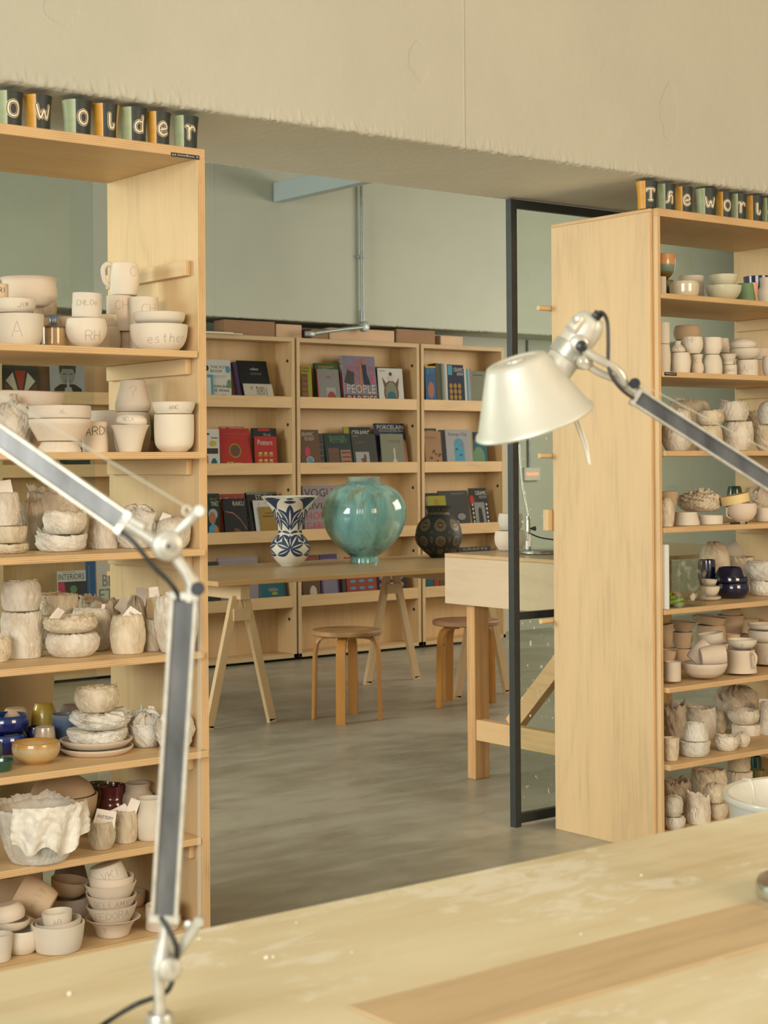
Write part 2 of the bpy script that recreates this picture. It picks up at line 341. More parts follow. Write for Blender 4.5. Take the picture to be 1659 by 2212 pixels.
# ================================================================ magazine shelving along the back wall
YK = 8.97; DK = .20
def bookcase(xa, xb, label):
    t = thing('magazine_shelf', label, 'bookcase', ((xa+xb)/2, YK+DK, 0), 'magazine shelving units along the back wall')
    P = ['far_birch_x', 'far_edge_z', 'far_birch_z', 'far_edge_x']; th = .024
    for x in (xa, xb-th):
        bm = bmesh.new(); bx(bm, x, x+th, YK, YK+DK, .02, 2.122-.028, .001, 2, {'y': 3}); obj('side_panel', bm, P, t)
    bm = bmesh.new(); bx(bm, xa, xb, YK, YK+DK, 2.094, 2.122, .001, 0, {'y': 1}); obj('top_panel', bm, P, t)
    bm = bmesh.new(); bx(bm, xa+th, xb-th, YK+DK-.012, YK+DK, .045, 2.094, 0, 2); obj('back_panel', bm, P, t)
    bm = bmesh.new(); bx(bm, xa, xb, YK, YK+DK, .02, .045, .001, 0, {'y': 1}); obj('bottom_panel', bm, P, t)
    for z in (1.661, 1.226, .786, .352):
        bm = bmesh.new(); bx(bm, xa+th, xb-th, YK+.02, YK+DK-.013, z, z+.018, .001, 0); obj('shelf', bm, P, t)
        bm = bmesh.new(); bx(bm, xa+th, xb-th, YK, YK+.0195, z-.002, z+.073, .0015, 0); obj('front_lip', bm, P, t)
    for z in (1.97, 1.55, 1.12, .68, .27):
        bm = bmesh.new(); lathe(bm, [(0, 0), (.011, 0), (.011, .003), (0, .003)], 12, mx=Matrix.Translation((xb-th, YK+.05, z)) @ Matrix.Rotation(-PI/2, 4, 'Y')); obj('bolt', bm, 'bolt_black', t)
    return t
kB0 = onY(643, 999, YK).x; kB1 = onY(907.5, 997, YK).x; kC0 = onY(911.5, 997, YK).x; kC1 = onY(1090, 996, YK).x
KW = kB1-kB0; kA1 = onY(638.5, 999, YK).x; kA0 = kA1-KW; kZ1 = kA0-.015; kZ0 = kZ1-KW; kY1 = kZ0-.015
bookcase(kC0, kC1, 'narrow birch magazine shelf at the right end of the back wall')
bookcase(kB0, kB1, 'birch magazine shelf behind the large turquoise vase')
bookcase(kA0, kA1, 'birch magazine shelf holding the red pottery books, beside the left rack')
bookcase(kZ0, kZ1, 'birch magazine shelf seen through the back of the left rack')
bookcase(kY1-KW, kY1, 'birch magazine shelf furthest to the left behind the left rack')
# things lying on top of the shelving
mat('card_brown', (.30, .17, .09), .8, 0, .06, 9); mat('card_pale', (.62, .42, .27), .8, 0, .05, 9); mat('paper_cream', (.78, .70, .55), .8)
for k, (pa, pb, h, y, mm, lb) in enumerate([(485, 594, .10, 9.02, 'card_brown', 'dark brown flat carton on the shelving left of the conduit'), (596, 652, .09, 9.03, 'card_pale', 'pale pink carton on the shelving between brown cartons'),
        (674, 710, .07, 9.04, 'card_brown', 'small reddish brown carton behind the conduit elbow'), (713, 852, .085, 9.03, 'card_pale', 'long pale carton on top of the middle magazine shelf'), (857, 940, .10, 9.02, 'card_brown', 'dark brown carton near the joint of the two right magazine shelves'), (952, 1000, .07, 9.03, 'card_pale', 'small pale box on top of the narrow right magazine shelf')]):
    a = onY(pa, 720, y).x; b_ = onY(pb, 720, y).x
    bm = bmesh.new(); bx(bm, a, b_, y, y+.13, 2.123, 2.123+h, .003); tag(obj('carton', bm, mm), lb, 'box', 'cartons on top of the magazine shelving')
a = onY(440, 712, 8.95).x; b_ = onY(523, 716, 8.95).x
for i in range(2):
    bm = bmesh.new(); bx(bm, a-.1, b_-i*.06, 8.94+i*.02, 9.12, 2.1225+i*.007, 2.128+i*.007, .001)
    tag(obj('flat_board', bm, 'paper_cream'), ['thin cream board lying on the shelving by the left rack', 'second thin cream board lying on top of the first'][i], 'board')
# leaning brown board behind the left rack
bm = bmesh.new(); a = onY(118, 1450, 4.75); b_ = onY(88, 2050, 4.55)
x0 = 1.2; vs = [bm.verts.new(v) for v in ((x0, 4.75, a.z+.12), (a.x+.01, 4.75, a.z+.12), (b_.x, 4.55, 0.004), (x0, 4.55, 0.004))]
f = bm.faces.new(vs); r_ = bmesh.ops.extrude_face_region(bm, geom=[f]); bmesh.ops.translate(bm, vec=(0, .02, .0), verts=[v for v in r_['geom'] if isinstance(v, bmesh.types.BMVert)])
bmesh.ops.recalc_face_normals(bm, faces=bm.faces); tag(obj('leaning_board', bm, mat('hardboard', (.36, .22, .11), .6, 0, .08, 6)), 'brown hardboard sheet leaning behind the lower shelves of the left rack', 'board')
# ================================================================ pipework and ceiling fitting in the rear room
mat('galvanised', (.34, .38, .37), .45, .55, .12, 30, bmp=.1); mat('pale_blue_grey', (.42, .50, .50), .5, 0, .03, 5)
px = onY(783, 600, 8.97).x; zt = 3.3; zj = onY(785, 705, 8.96).z
t = thing('conduit', 'vertical galvanised conduit with a round junction box on the rear beam', 'pipe', (px, 8.97, zj))
bm = bmesh.new(); tube(bm, [(px, 8.972, zt), (px, 8.972, zj+.07)], .0125, 12); tube(bm, [(px, 8.972, zj+.11), (px, 8.972, zj+.03)], .017, 12); obj('pipe', bm, 'galvanised', t, 50)
for z in (zj+.47, zt-.05):
    bm = bmesh.new(); bx(bm, px-.035, px+.035, 8.975, 8.992, z-.009, z+.009, .003); tube(bm, [(px, 8.972, z-.01), (px, 8.972, z+.01)], .018, 12); obj('pipe_clip', bm, 'galvanised', t)
bm = bmesh.new(); mxx = Matrix.Translation((px+.012, 8.99, zj)) @ Matrix.Rotation(PI/2, 4, 'X'); lathe(bm, [(0, 0), (.036, 0), (.036, .035), (.033, .038), (0, .038)], 28, mx=mxx)
for s in (-1, 1): lathe(bm, [(0, .038), (.004, .038), (.004, .041), (0, .041)], 8, mx=mxx @ Matrix.Translation((.018*s, .018*s, 0)))
obj('junction_box', bm, 'galvanised', t, 50)
e = onY(668, 722, 8.95); bm = bmesh.new(); tube(bm, [(px, 8.96, zj-.005), (px-.16, 8.955, zj-.025), (e.x, 8.95, e.z+.002)], .012, 12); bx(bm, e.x-.03, e.x+.04, 8.935, 8.965, e.z-.014, e.z+.02, .004); obj('conduit_branch', bm, 'galvanised', t, 50)
e = onY(600, 437, 8.98); bm = bmesh.new(); bx(bm, e.x-.03, e.x+.045, 5.2, 8.985, e.z, e.z+.125, .003)
tag(obj('ceiling_trunking', bm, 'pale_blue_grey'), 'pale blue grey rectangular trunking running from the beam to the rear wall', 'trunking')
# conduit and switch box seen through the screen
px = onY(1142, 700, 9.40).x; zc = onY(1150, 1024, 9.4).z
t = thing('wall_socket_panel', 'white wall box with four red lights seen through the glass', 'switch box', (px, 9.42, zc))
mat('white_plastic', (.62, .62, .56), .5); mat('red_lamp', (.9, .1, .02), .4, emit=((1.0, .10, .02), 7.0))
a = onY(1134, 1010, 9.38); b_ = onY(1169, 1038, 9.38)
bm = bmesh.new(); bx(bm, a.x, b_.x, 9.385, 9.419, b_.z, a.z, .004); obj('box_body', bm, 'white_plastic', t)
for k in range(4):
    q = onY(1141+k*6.7, 1024, 9.38); bm = bmesh.new(); bx(bm, q.x-.009, q.x+.009, 9.378, 9.3845, q.z-.006, q.z+.006, .002); obj('indicator_light', bm, 'red_lamp', t)
bm = bmesh.new(); tube(bm, [(px, 9.405, 2.23), (px, 9.405, a.z+.001)], .012, 12); obj('pipe', bm, 'galvanised', t, 50)
# ================================================================ trestle table in the rear room
TZ = .728; TY0, TY1 = 6.82, 7.92; TX0 = onZ(463, 1256, TZ).x; TX1 = 6.62
mat('table_wood', (.50, .33, .16), .38, 0, .1, 5, (.3, 2, 1)); ply('worn_top', (.50, .34, .18), 'x', .16, .32); mat('oak_edge', (.62, .38, .16), .5, 0, .1, 8, (.3, 1, 3))
ply('beech_z', (.68, .48, .27), 'z', .08)
t = thing('trestle_table', 'long plywood table on pale A-frame trestles displaying three vases', 'table', ((TX0+TX1)/2, 7.4, 0))
bm = bmesh.new(); bx(bm, TX0, TX1, TY0, TY1, TZ-.024, TZ, .002, 0, {'y': 1, 'x': 1}); obj('tabletop', bm, ['worn_top', 'oak_edge'], t)
def trestle(xc, hw=.185):
    zb = TZ-.025
    bm = bmesh.new(); q = zb-.052
    bx(bm, xc-.028, xc+.028, TY0+.05, TY1-.12, zb-.075, zb, .002); obj('trestle_beam', bm, 'beech_z', t)
    for y in (TY0+.10, TY1-.20):
        for s in (-1, 1):
            bm = bmesh.new(); a = Vector((xc+s*.030, y, zb-.06)); b2 = Vector((xc+s*hw, y, .012)); a = a+(a-b2).normalized()*.0
            bar(bm, b2, a, .028, .042, up=(1, 0, 0)); bx(bm, b2.x-.021, b2.x+.021, y-.014, y+.014, 0, .02, .001); obj('trestle_leg', bm, 'beech_z', t)
        bm = bmesh.new(); bx(bm, xc-.05, xc+.05, y-.024, y-.0145, zb-.18, zb-.12, .001); obj('trestle_brace', bm, 'beech_z', t)
f1 = onZ(462, 1580, 0); f2 = onZ(602, 1563, 0); xc1 = (f1.x+f2.x)/2; trestle(xc1)
f3 = onZ(1112, 1500, 0); trestle(f3.x-.185)
# ================================================================ workbench in the rear room
WZ = .922; wc = onZ(960, 1195, WZ); WX0, WY1 = wc.x, wc.y; WY0 = 4.46; WX1 = WX0+1.3
ply('pine_z', (.70, .42, .18), 'z', .14, .5); ply('pine_y', (.72, .46, .23), 'y', .14, .5); ply('bench_face', (.70, .53, .36), 'y', .08, .6)
m, nt, b = newmat('pine_knots'); n = noise_node(nt, 45, 5, (1, 1, .06)); 
tc = nt.nodes.new('ShaderNodeTexCoord'); mp = nt.nodes.new('ShaderNodeMapping'); mp.inputs['Scale'].default_value = (9, 9, 2.6); nt.links.new(tc.outputs['Object'], mp.inputs[0])
vo = nt.nodes.new('ShaderNodeTexVoronoi'); vo.inputs['Scale'].default_value = 1.0; nt.links.new(mp.outputs[0], vo.inputs['Vector'])
kr = ramp(nt, vo.outputs['Distance'], [(.0, (.10, .05, .02)), (.07, (.28, .13, .05)), (.16, (1, 1, 1))])
gr = ramp(nt, n.outputs[0], [(.3, (.56, .29, .11)), (.7, (.74, .44, .19))]); mi = nt.nodes.new('ShaderNodeMixRGB'); mi.blend_type = 'MULTIPLY'; mi.inputs[0].default_value = 1
nt.links.new(gr.outputs[0], mi.inputs[1]); nt.links.new(kr.outputs[0], mi.inputs[2]); nt.links.new(mi.outputs[0], b.inputs['Base Color']); b.inputs['Roughness'].default_value = .5; MATS['pine_knots'] = m
t = thing('workbench', 'sturdy pine workbench with a deep pale plywood apron behind the glass screen', 'workbench', (WX0+.6, 4.9, 0))
bm = bmesh.new(); bx(bm, WX0, WX1, WY0, WY1, WZ-.016, WZ, .002, 0, {'x': 1, 'y': 1}); obj('worktop', bm, ['worn_top', 'edge_z'], t)
ah = .19
bm = bmesh.new(); bx(bm, WX0+.001, WX0+.019, WY0, WY1, WZ-.016-ah, WZ-.0165, .001, 0); obj('apron', bm, 'bench_face', t)
bm = bmesh.new(); bx(bm, WX0+.0195, WX1, WY1-.019, WY1-.001, WZ-.016-ah, WZ-.0165, .001, 0); obj('apron', bm, 'birch_x', t)
lx = onZ(975, 1686, 0).x; ly0 = onZ(993, 1690, 0).y; lx1 = onZ(1022, 1687, 0).x
lw = .078
for (x, y) in ((WX0+.05, ly0), (WX1-.14, ly0), (WX0+.05, WY0+.08), (WX1-.14, WY0+.08)):
    bm = bmesh.new(); bx(bm, x, x+lw, y, y+.05, 0, WZ-.0165, .002); obj('leg', bm, 'pine_knots', t)
bm = bmesh.new(); zr = onX(997, 1549, WX0+.054).z; bx(bm, WX0+.054, WX0+.100, WY0+.13, ly0-.0005, zr-.085, zr, .002); obj('side_rail', bm, 'pine_y', t)
bm = bmesh.new(); bar(bm, onX(1110, 1566, WX0+.125), onX(1110, 1566, WX0+.125)+Vector((0, -.50, .50)), .045, .07, up=(0, 1, 1)); obj('diagonal_brace', bm, 'pine_y', t)
# ================================================================ bentwood stools
mat('stool_orange', (.55, .25, .055), .35, 0, .1, 14, (1, 1, .2)); mat('stool_seat', (.46, .26, .11), .5, 0, .32, 9, bmp=.15); mat('foot_worn', (.55, .42, .30), .7)
def stool(label, cx, cy, legs, seatm='stool_seat'):
    t = thing('round_stool', label, 'stool', (cx, cy, 0), 'bentwood stools by the trestle table'); H = .455; R = .178
    bm = bmesh.new(); lathe(bm, [(0, H-.026), (R-.006, H-.026), (R, H-.021), (R+.001, H-.006), (R-.004, H), (0, H)], 56, mx=Matrix.Translation((cx, cy, 0))); obj('seat', bm, seatm, t, 40)
    for (fx, fy) in legs:
        d = Vector((fx-cx, fy-cy, 0)); L = d.length; d.normalize(); s = Vector((-d.y, d.x, 0)); hw = .024; th = .017
        path = [(.055, H-.0355), (L-.075, H-.0355), (L-.045, H-.040), (L-.022, H-.055), (L-.009, H-.080), (L-.002, H-.12), (L, H-.2), (L+.006, .0)]
        bm = bmesh.new(); rows = []
        for i, (r, z) in enumerate(path):
            a = path[max(i-1, 0)]; b2 = path[min(i+1, len(path)-1)]; tg = Vector((b2[0]-a[0], b2[1]-a[1])).normalized(); nn = Vector((-tg.y, tg.x))
            k = th/2
            o1 = (r+nn.x*k, z+nn.y*k if i < len(path)-1 else z); o2 = (r-nn.x*k, z-nn.y*k if i < len(path)-1 else z)
            rows.append([bm.verts.new(Vector((cx, cy, 0))+d*q[0]+s*sg*hw+Vector((0, 0, q[1]))) for q, sg in ((o1, -1), (o1, 1), (o2, 1), (o2, -1))])
        for a, b2 in zip(rows, rows[1:]):
            for k in range(4):
                f = bm.faces.new((a[k], a[(k+1) % 4], b2[(k+1) % 4], b2[k]))
        for f in (bm.faces.new(rows[0][::-1]), bm.faces.new(rows[-1])): pass
        bmesh.ops.bevel(bm, geom=[e for e in bm.edges if abs((e.verts[0].co-e.verts[1].co).normalized().dot(s)) < .5 and len(e.link_faces) == 2], offset=.002, segments=1, affect='EDGES')
        bmesh.ops.recalc_face_normals(bm, faces=bm.faces); obj('leg', bm, 'stool_orange', t, 40)
def stool_at(label, pts, seatm='stool_seat'):
    P = [onZ(x, y, 0) for x, y in pts]; c = sum(P, Vector())/4
    a0 = sum([math.atan2(p.y-c.y, p.x-c.x)-k*PI/2 for k, p in [(round((math.atan2(p.y-c.y, p.x-c.x)-math.atan2(P[0].y-c.y, P[0].x-c.x))/(PI/2)), p) for p in P]])/4
    stool(label, c.x, c.y, [(c.x+.165*math.cos(a0+k*PI/2), c.y+.165*math.sin(a0+k*PI/2)) for k in range(4)], seatm)
stool_at('paint-spattered round birch stool standing alone in front of the trestle table', [(660, 1553), (732, 1568), (768, 1539), (841, 1556)])
mat('seat_red', (.40, .20, .11), .5, 0, .15, 9)
stool_at('round stool with a reddish seat standing behind the pine workbench leg', [(937, 1529), (1058, 1533), (1078, 1516), (957, 1513)], 'seat_red')
# ================================================================ big worktable in the foreground
FZ = .75; FY1 = onZ(830, 1923, FZ).y
m, nt, b = newmat('clay_dusted_ply'); n = noise_node(nt, 55, 5, (.08, 1, 1), .6); n2 = noise_node(nt, 4, 4, (.35, 1, 1), .5, .8); n3 = noise_node(nt, 20, 8, (.5, 1, 1), .75, .8); n4 = noise_node(nt, 3.0, 3)
ad = nt.nodes.new('ShaderNodeMath'); ad.operation = 'MULTIPLY_ADD'; ad.inputs[1].default_value = .3; nt.links.new(n.outputs[0], ad.inputs[0]); nt.links.new(n2.outputs[0], ad.inputs[2])
r = ramp(nt, ad.outputs[0], [(.45, (.54, .42, .24)), (.62, (.66, .56, .37)), (.85, (.74, .67, .47))])
mu = nt.nodes.new('ShaderNodeMath'); mu.operation = 'MULTIPLY'; nt.links.new(n3.outputs[0], mu.inputs[0]); nt.links.new(n4.outputs[0], mu.inputs[1])
sr = ramp(nt, mu.outputs[0], [(.29, (0, 0, 0)), (.335, (1, 1, 1))]); mi = nt.nodes.new('ShaderNodeMixRGB'); mi.inputs[2].default_value = (.82, .78, .68, 1)
sc_ = nt.nodes.new('ShaderNodeMath'); sc_.operation = 'MULTIPLY'; sc_.inputs[1].default_value = .6; nt.links.new(sr.outputs[0], sc_.inputs[0]); nt.links.new(sc_.outputs[0], mi.inputs[0])
nt.links.new(r.outputs[0], mi.inputs[1]); nt.links.new(mi.outputs[0], b.inputs['Base Color']); b.inputs['Roughness'].default_value = .55; bump(nt, b, n3.outputs[0], .1, .002); MATS['clay_dusted_ply'] = m
t = thing('worktable', 'wide plywood worktable dusted with dried clay in the foreground', 'table', (1.5, 1.1, 0))
bm = bmesh.new(); bx(bm, -.6, 3.4, .25, FY1, FZ-.024, FZ, .003, 0, {'y': 1, 'x': 1}); obj('tabletop', bm, ['clay_dusted_ply', 'edge_z'], t)
for x in (-.5, 3.3):
    for y in (.32, FY1-.12): bm = bmesh.new(); bx(bm, x-.035, x+.035, y-.035, y+.035, 0, FZ-.025, .003); obj('leg', bm, 'pine_z', t)
# inlaid darker strip
A = onZ(752, 2177, FZ); B = onZ(1659, 1942, FZ); dd = (B-A).normalized(); nn_ = Vector((dd.y, -dd.x, 0)); wv = (onZ(1659, 2042, FZ)-B).dot(nn_); wv = abs(wv)
ply('strip_wood', (.56, .41, .24), 'x', .16, .5)
bm = bmesh.new(); E = B+dd*.012; bar(bm, A+nn_*wv/2+Vector((0, 0, .0012)), E+nn_*wv/2+Vector((0, 0, .0012)), wv, .0022, bev=.0006); obj('inlay_strip', bm, 'strip_wood', t)
random.seed(11); bm = bmesh.new()
for (x, y, s) in [(575, 2072, 9), (590, 2070, 6), (430, 2030, 5), (1385, 1893, 6), (760, 2060, 4), (1210, 1960, 3), (150, 2150, 8), (980, 2120, 5), (1255, 2020, 4), (640, 1995, 4)]:
    p = onZ(x, y, FZ); lathe(bm, [(0, .004), (.6, .003), (.9, .001), (1, 0)], 9, mx=Matrix.Translation(p+Vector((0, 0, .0008))) @ Matrix.Diagonal((s*.00035, s*.00025, s*.10, 1)))
tag(obj('clay_crumbs', bm, 'white_slip', None, True), 'small dried clay crumbs scattered over the foreground worktable', 'clay', kind='stuff')
# ================================================================ pottery: shapes, glazes, writing
PR = {
 'bowl': [(.40, 0), (.50, .03), (.76, .26), (.93, .6), (1, 1)],
 'deep': [(.66, 0), (.78, .04), (.92, .28), (.98, .6), (1, 1)],
 'cyl': [(.93, 0), (.98, .04), (1, .3), (.99, .7), (.98, 1)],
 'cup': [(.74, 0), (.82, .05), (.92, .4), (.97, .75), (1, 1)],
 'flare': [(.56, 0), (.60, .06), (.68, .4), (.80, .72), (1, 1)],
 'round': [(.36, 0), (.42, .05), (.72, .2), (.94, .45), (1, .7), (.96, .93), (.94, 1)],
 'wround': [(.60, 0), (.72, .04), (.93, .3), (1, .6), (.97, .85), (.92, 1)],
 'barrel': [(.80, 0), (.88, .05), (.98, .35), (1, .55), (.93, .85), (.86, 1)],
 'taper': [(.97, 0), (1, .06), (.97, .3), (.86, .7), (.78, 1)],
 'dome': [(1, 0), (.97, .15), (.86, .5), (.62, .82), (.46, .97), (.44, 1)],
 'jar': [(.80, 0), (.90, .05), (1, .3), (.99, .55), (.90, .72), (.74, .80), (.70, .88), (.76, 1)],
 'neckjar': [(.72, 0), (.86, .08), (1, .35), (.96, .55), (.84, .68), (.82, .80), (.86, .95), (.88, 1)],
 'vase': [(.70, 0), (.88, .12), (1, .3), (.90, .5), (.74, .62), (.72, .75), (.84, .93), (.88, 1)],
 'bottle': [(.78, 0), (.96, .08), (1, .2), (1, .62), (.86, .68), (.46, .74), (.36, .82), (.38, .93), (.54, 1)],
 'cone': [(.52, 0), (.56, .03), (.78, .5), (1, 1)],
 'plate': [(.78, 0), (.86, .2), (.97, .7), (1, 1)],
 'flared': [(.70, 0), (.82, .08), (.95, .35), (.955, .6), (.92, .82), (.94, .92), (1, 1)],
 'bellcup': [(.95, 0), (1, .12), (1, .25), (.88, .5), (.72, .85), (.70, .97), (.66, 1)],
 'ring': [(.98, 0), (1, .1), (1, .9), (.98, 1)],
 'lean': [(.50, 0), (.58, .04), (.80, .45), (.92, .75), (1, 1)],
 'truncated': [(1, 0), (.99, .08), (.80, .72), (.72, .95), (.70, 1)],
}
def glaze(name, stops, rough=.3, coat=.0, lines=1.0, rnd=.10, spk=None, bs=.25):
    """stops: (height fraction, colour) going up the pot (generated coordinates follow the pot)"""
    m, nt, b = newmat(name); tc = nt.nodes.new('ShaderNodeTexCoord'); sp = nt.nodes.new('ShaderNodeSeparateXYZ'); nt.links.new(tc.outputs['Generated'], sp.inputs[0])
    n = noise_node(nt, 30, 4); ad = nt.nodes.new('ShaderNodeMath'); ad.operation = 'MULTIPLY_ADD'; ad.inputs[1].default_value = .10 if len(stops) > 1 else 0
    nt.links.new(n.outputs[0], ad.inputs[0]); nt.links.new(sp.outputs[2], ad.inputs[2])
    r = ramp(nt, ad.outputs[0], stops if len(stops) > 1 else [(0, stops[0][1]), (1, stops[0][1])])
    oi = nt.nodes.new('ShaderNodeObjectInfo'); mr = nt.nodes.new('ShaderNodeMapRange'); mr.inputs[3].default_value = 1-rnd; mr.inputs[4].default_value = 1+rnd*.5; nt.links.new(oi.outputs['Random'], mr.inputs[0])
    n5 = noise_node(nt, 9, 3); m5 = nt.nodes.new('ShaderNodeMapRange'); m5.inputs[3].default_value = .93; m5.inputs[4].default_value = 1.06; nt.links.new(n5.outputs[0], m5.inputs[0])
    mm = nt.nodes.new('ShaderNodeMath'); mm.operation = 'MULTIPLY'; nt.links.new(mr.outputs[0], mm.inputs[0]); nt.links.new(m5.outputs[0], mm.inputs[1])
    vm = nt.nodes.new('ShaderNodeVectorMath'); vm.operation = 'SCALE'; nt.links.new(r.outputs[0], vm.inputs[0]); nt.links.new(mm.outputs[0], vm.inputs['Scale'])
    out = vm.outputs[0]
    if spk:
        n6 = noise_node(nt, 260, 2); r6 = ramp(nt, n6.outputs[0], [(.66, (0, 0, 0)), (.72, (1, 1, 1))]); mi = nt.nodes.new('ShaderNodeMixRGB'); mi.inputs[2].default_value = (*spk, 1)
        nt.links.new(r6.outputs[0], mi.inputs[0]); nt.links.new(out, mi.inputs[1]); out = mi.outputs[0]
    nt.links.new(out, b.inputs['Base Color']); b.inputs['Roughness'].default_value = rough; b.inputs['Coat Weight'].default_value = coat; b.inputs['Coat Roughness'].default_value = .05
    sx = nt.nodes.new('ShaderNodeSeparateXYZ'); nt.links.new(tc.outputs['Object'], sx.inputs[0])
    nz = noise_node(nt, 1, 3, (2, 2, 240), .6); nt2 = noise_node(nt, 160, 3)
    ms = nt.nodes.new('ShaderNodeMath'); ms.operation = 'MULTIPLY_ADD'; ms.inputs[1].default_value = .25; nt.links.new(nt2.outputs[0], ms.inputs[0]); nt.links.new(nz.outputs[0], ms.inputs[2])
    bump(nt, b, ms.outputs[0], bs*lines, .0016); MATS[name] = m
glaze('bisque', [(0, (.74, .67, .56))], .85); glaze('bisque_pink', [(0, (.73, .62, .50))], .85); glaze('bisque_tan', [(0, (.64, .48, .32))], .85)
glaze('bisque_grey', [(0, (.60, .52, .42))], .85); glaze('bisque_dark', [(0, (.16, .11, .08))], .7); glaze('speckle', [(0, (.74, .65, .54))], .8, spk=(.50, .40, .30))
glaze('blue_top_brown', [(.35, (.36, .22, .09)), (.62, (.40, .25, .11)), (.66, (.10, .065, .03)), (.80, (.10, .065, .03)), (.86, (.10, .17, .24)), (1, (.13, .20, .27))], .2, .6, spk=(.12, .07, .03))
glaze('green_band', [(.0, (.42, .28, .14)), (.38, (.42, .28, .14)), (.43, (.05, .14, .05)), (1, (.04, .12, .07))], .2, .6)
glaze('cobalt', [(0, (.005, .012, .10)), (.7, (.008, .02, .16)), (1, (.02, .05, .20))], .12, .8); glaze('navy_black', [(0, (.008, .009, .03)), (1, (.010, .012, .05))], .12, .8)
glaze('yellow_glaze', [(0, (.40, .30, .05)), (1, (.52, .36, .06))], .25, .4); glaze('pink_mottle', [(0, (.55, .34, .25)), (.5, (.50, .36, .28)), (1, (.42, .36, .26))], .2, .6, spk=(.62, .5, .3))
glaze('denim_blue', [(0, (.06, .10, .18)), (.85, (.09, .14, .24)), (1, (.18, .20, .24))], .25, .5); glaze('ochre_glaze', [(0, (.50, .26, .06)), (.4, (.55, .38, .16)), (.75, (.52, .42, .24)), (.95, (.50, .26, .06))], .22, .5, spk=(.35, .2, .08))
glaze('emerald', [(0, (.02, .09, .05)), (1, (.015, .07, .055))], .15, .8); glaze('oxblood', [(0, (.10, .10, .04)), (.45, (.16, .10, .04)), (.55, (.12, .025, .025)), (1, (.09, .015, .02))], .15, .8)
glaze('sunset', [(0, (.10, .075, .025)), (.32, (.20, .14, .05)), (.38, (.20, .30, .22)), (.60, (.22, .34, .27)), (.66, (.70, .34, .14)), (1, (.72, .36, .15))], .3, .5, spk=(.5, .35, .2)); glaze('olive', [(0, (.12, .11, .03)), (1, (.16, .14, .04))], .25, .5)
glaze('gloss_cream', [(0, (.60, .50, .34)), (1, (.70, .64, .46))], .12, .8); glaze('gloss_pale', [(0, (.58, .53, .38)), (1, (.66, .66, .50))], .12, .8); glaze('leaf_green', [(0, (.17, .31, .15)), (1, (.20, .34, .18))], .7)
glaze('salmon', [(0, (.80, .40, .24)), (1, (.84, .46, .28))], .7); glaze('blue_over_brown', [(0, (.22, .14, .08)), (.45, (.22, .14, .08)), (.55, (.015, .02, .07)), (1, (.015, .02, .08))], .2, .6); glaze('pale_yellow', [(0, (.80, .62, .28))], .6); glaze('dark_teal', [(0, (.01, .05, .04))], .2, .5)
mat('pencil', (.36, .29, .23), .8); mat('ink_line', (.05, .04, .04), .7)
def film(name, c0, c1, rough=.5, tr=.12):
    """thin crumpled muslin / film: streaky colour, fine pulled strands, some light passing through"""
    m, nt, b = newmat(name); oi = nt.nodes.new('ShaderNodeObjectInfo')
    def mth(op, a, bb): 
        q = nt.nodes.new('ShaderNodeMath'); q.operation = op
        for i, v in enumerate((a, bb)):
            if isinstance(v, (int, float)): q.inputs[i].default_value = v
            else: nt.links.new(v, q.inputs[i])
        return q.outputs[0]
    n = noise_node(nt, 14, 5, (1, 1, .7), .65, 1.2); n2 = noise_node(nt, 30, 4, (1, 1, .32), .6, 1.6); n3 = noise_node(nt, 190, 3, (1, 1, .16), .6, .3)
    st = mth('MULTIPLY_ADD', n3.outputs[0], .16); nt.links.new(n.outputs[0], st.node.inputs[2])
    r = ramp(nt, st, [(.42, c0), (.62, c1)]); mr = nt.nodes.new('ShaderNodeMapRange'); mr.inputs[3].default_value = .90; mr.inputs[4].default_value = 1.06; nt.links.new(oi.outputs['Random'], mr.inputs[0])
    vm = nt.nodes.new('ShaderNodeVectorMath'); vm.operation = 'SCALE'; nt.links.new(r.outputs[0], vm.inputs[0]); nt.links.new(mr.outputs[0], vm.inputs['Scale'])
    nt.links.new(vm.outputs[0], b.inputs['Base Color']); b.inputs['Roughness'].default_value = rough; b.inputs['Specular IOR Level'].default_value = .3
    h = mth('ADD', mth('PINGPONG', n2.outputs[0], .10), mth('PINGPONG', n.outputs[0], .13)); h = mth('ADD', h, mth('MULTIPLY', n3.outputs[0], .05))
    bump(nt, b, h, .42, .018)
    tl = nt.nodes.new('ShaderNodeBsdfTranslucent'); nt.links.new(vm.outputs[0], tl.inputs[0]); mx = nt.nodes.new('ShaderNodeMixShader'); mx.inputs[0].default_value = tr
    nt.links.new(b.outputs[0], mx.inputs[1]); nt.links.new(tl.outputs[0], mx.inputs[2]); nt.links.new(mx.outputs[0], nt.nodes['Material Output'].inputs[0]); MATS[name] = m
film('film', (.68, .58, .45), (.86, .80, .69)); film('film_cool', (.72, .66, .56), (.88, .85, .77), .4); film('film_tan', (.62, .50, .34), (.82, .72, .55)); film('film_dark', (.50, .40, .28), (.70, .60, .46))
mat('tag_paper', (.86, .78, .70), .8)
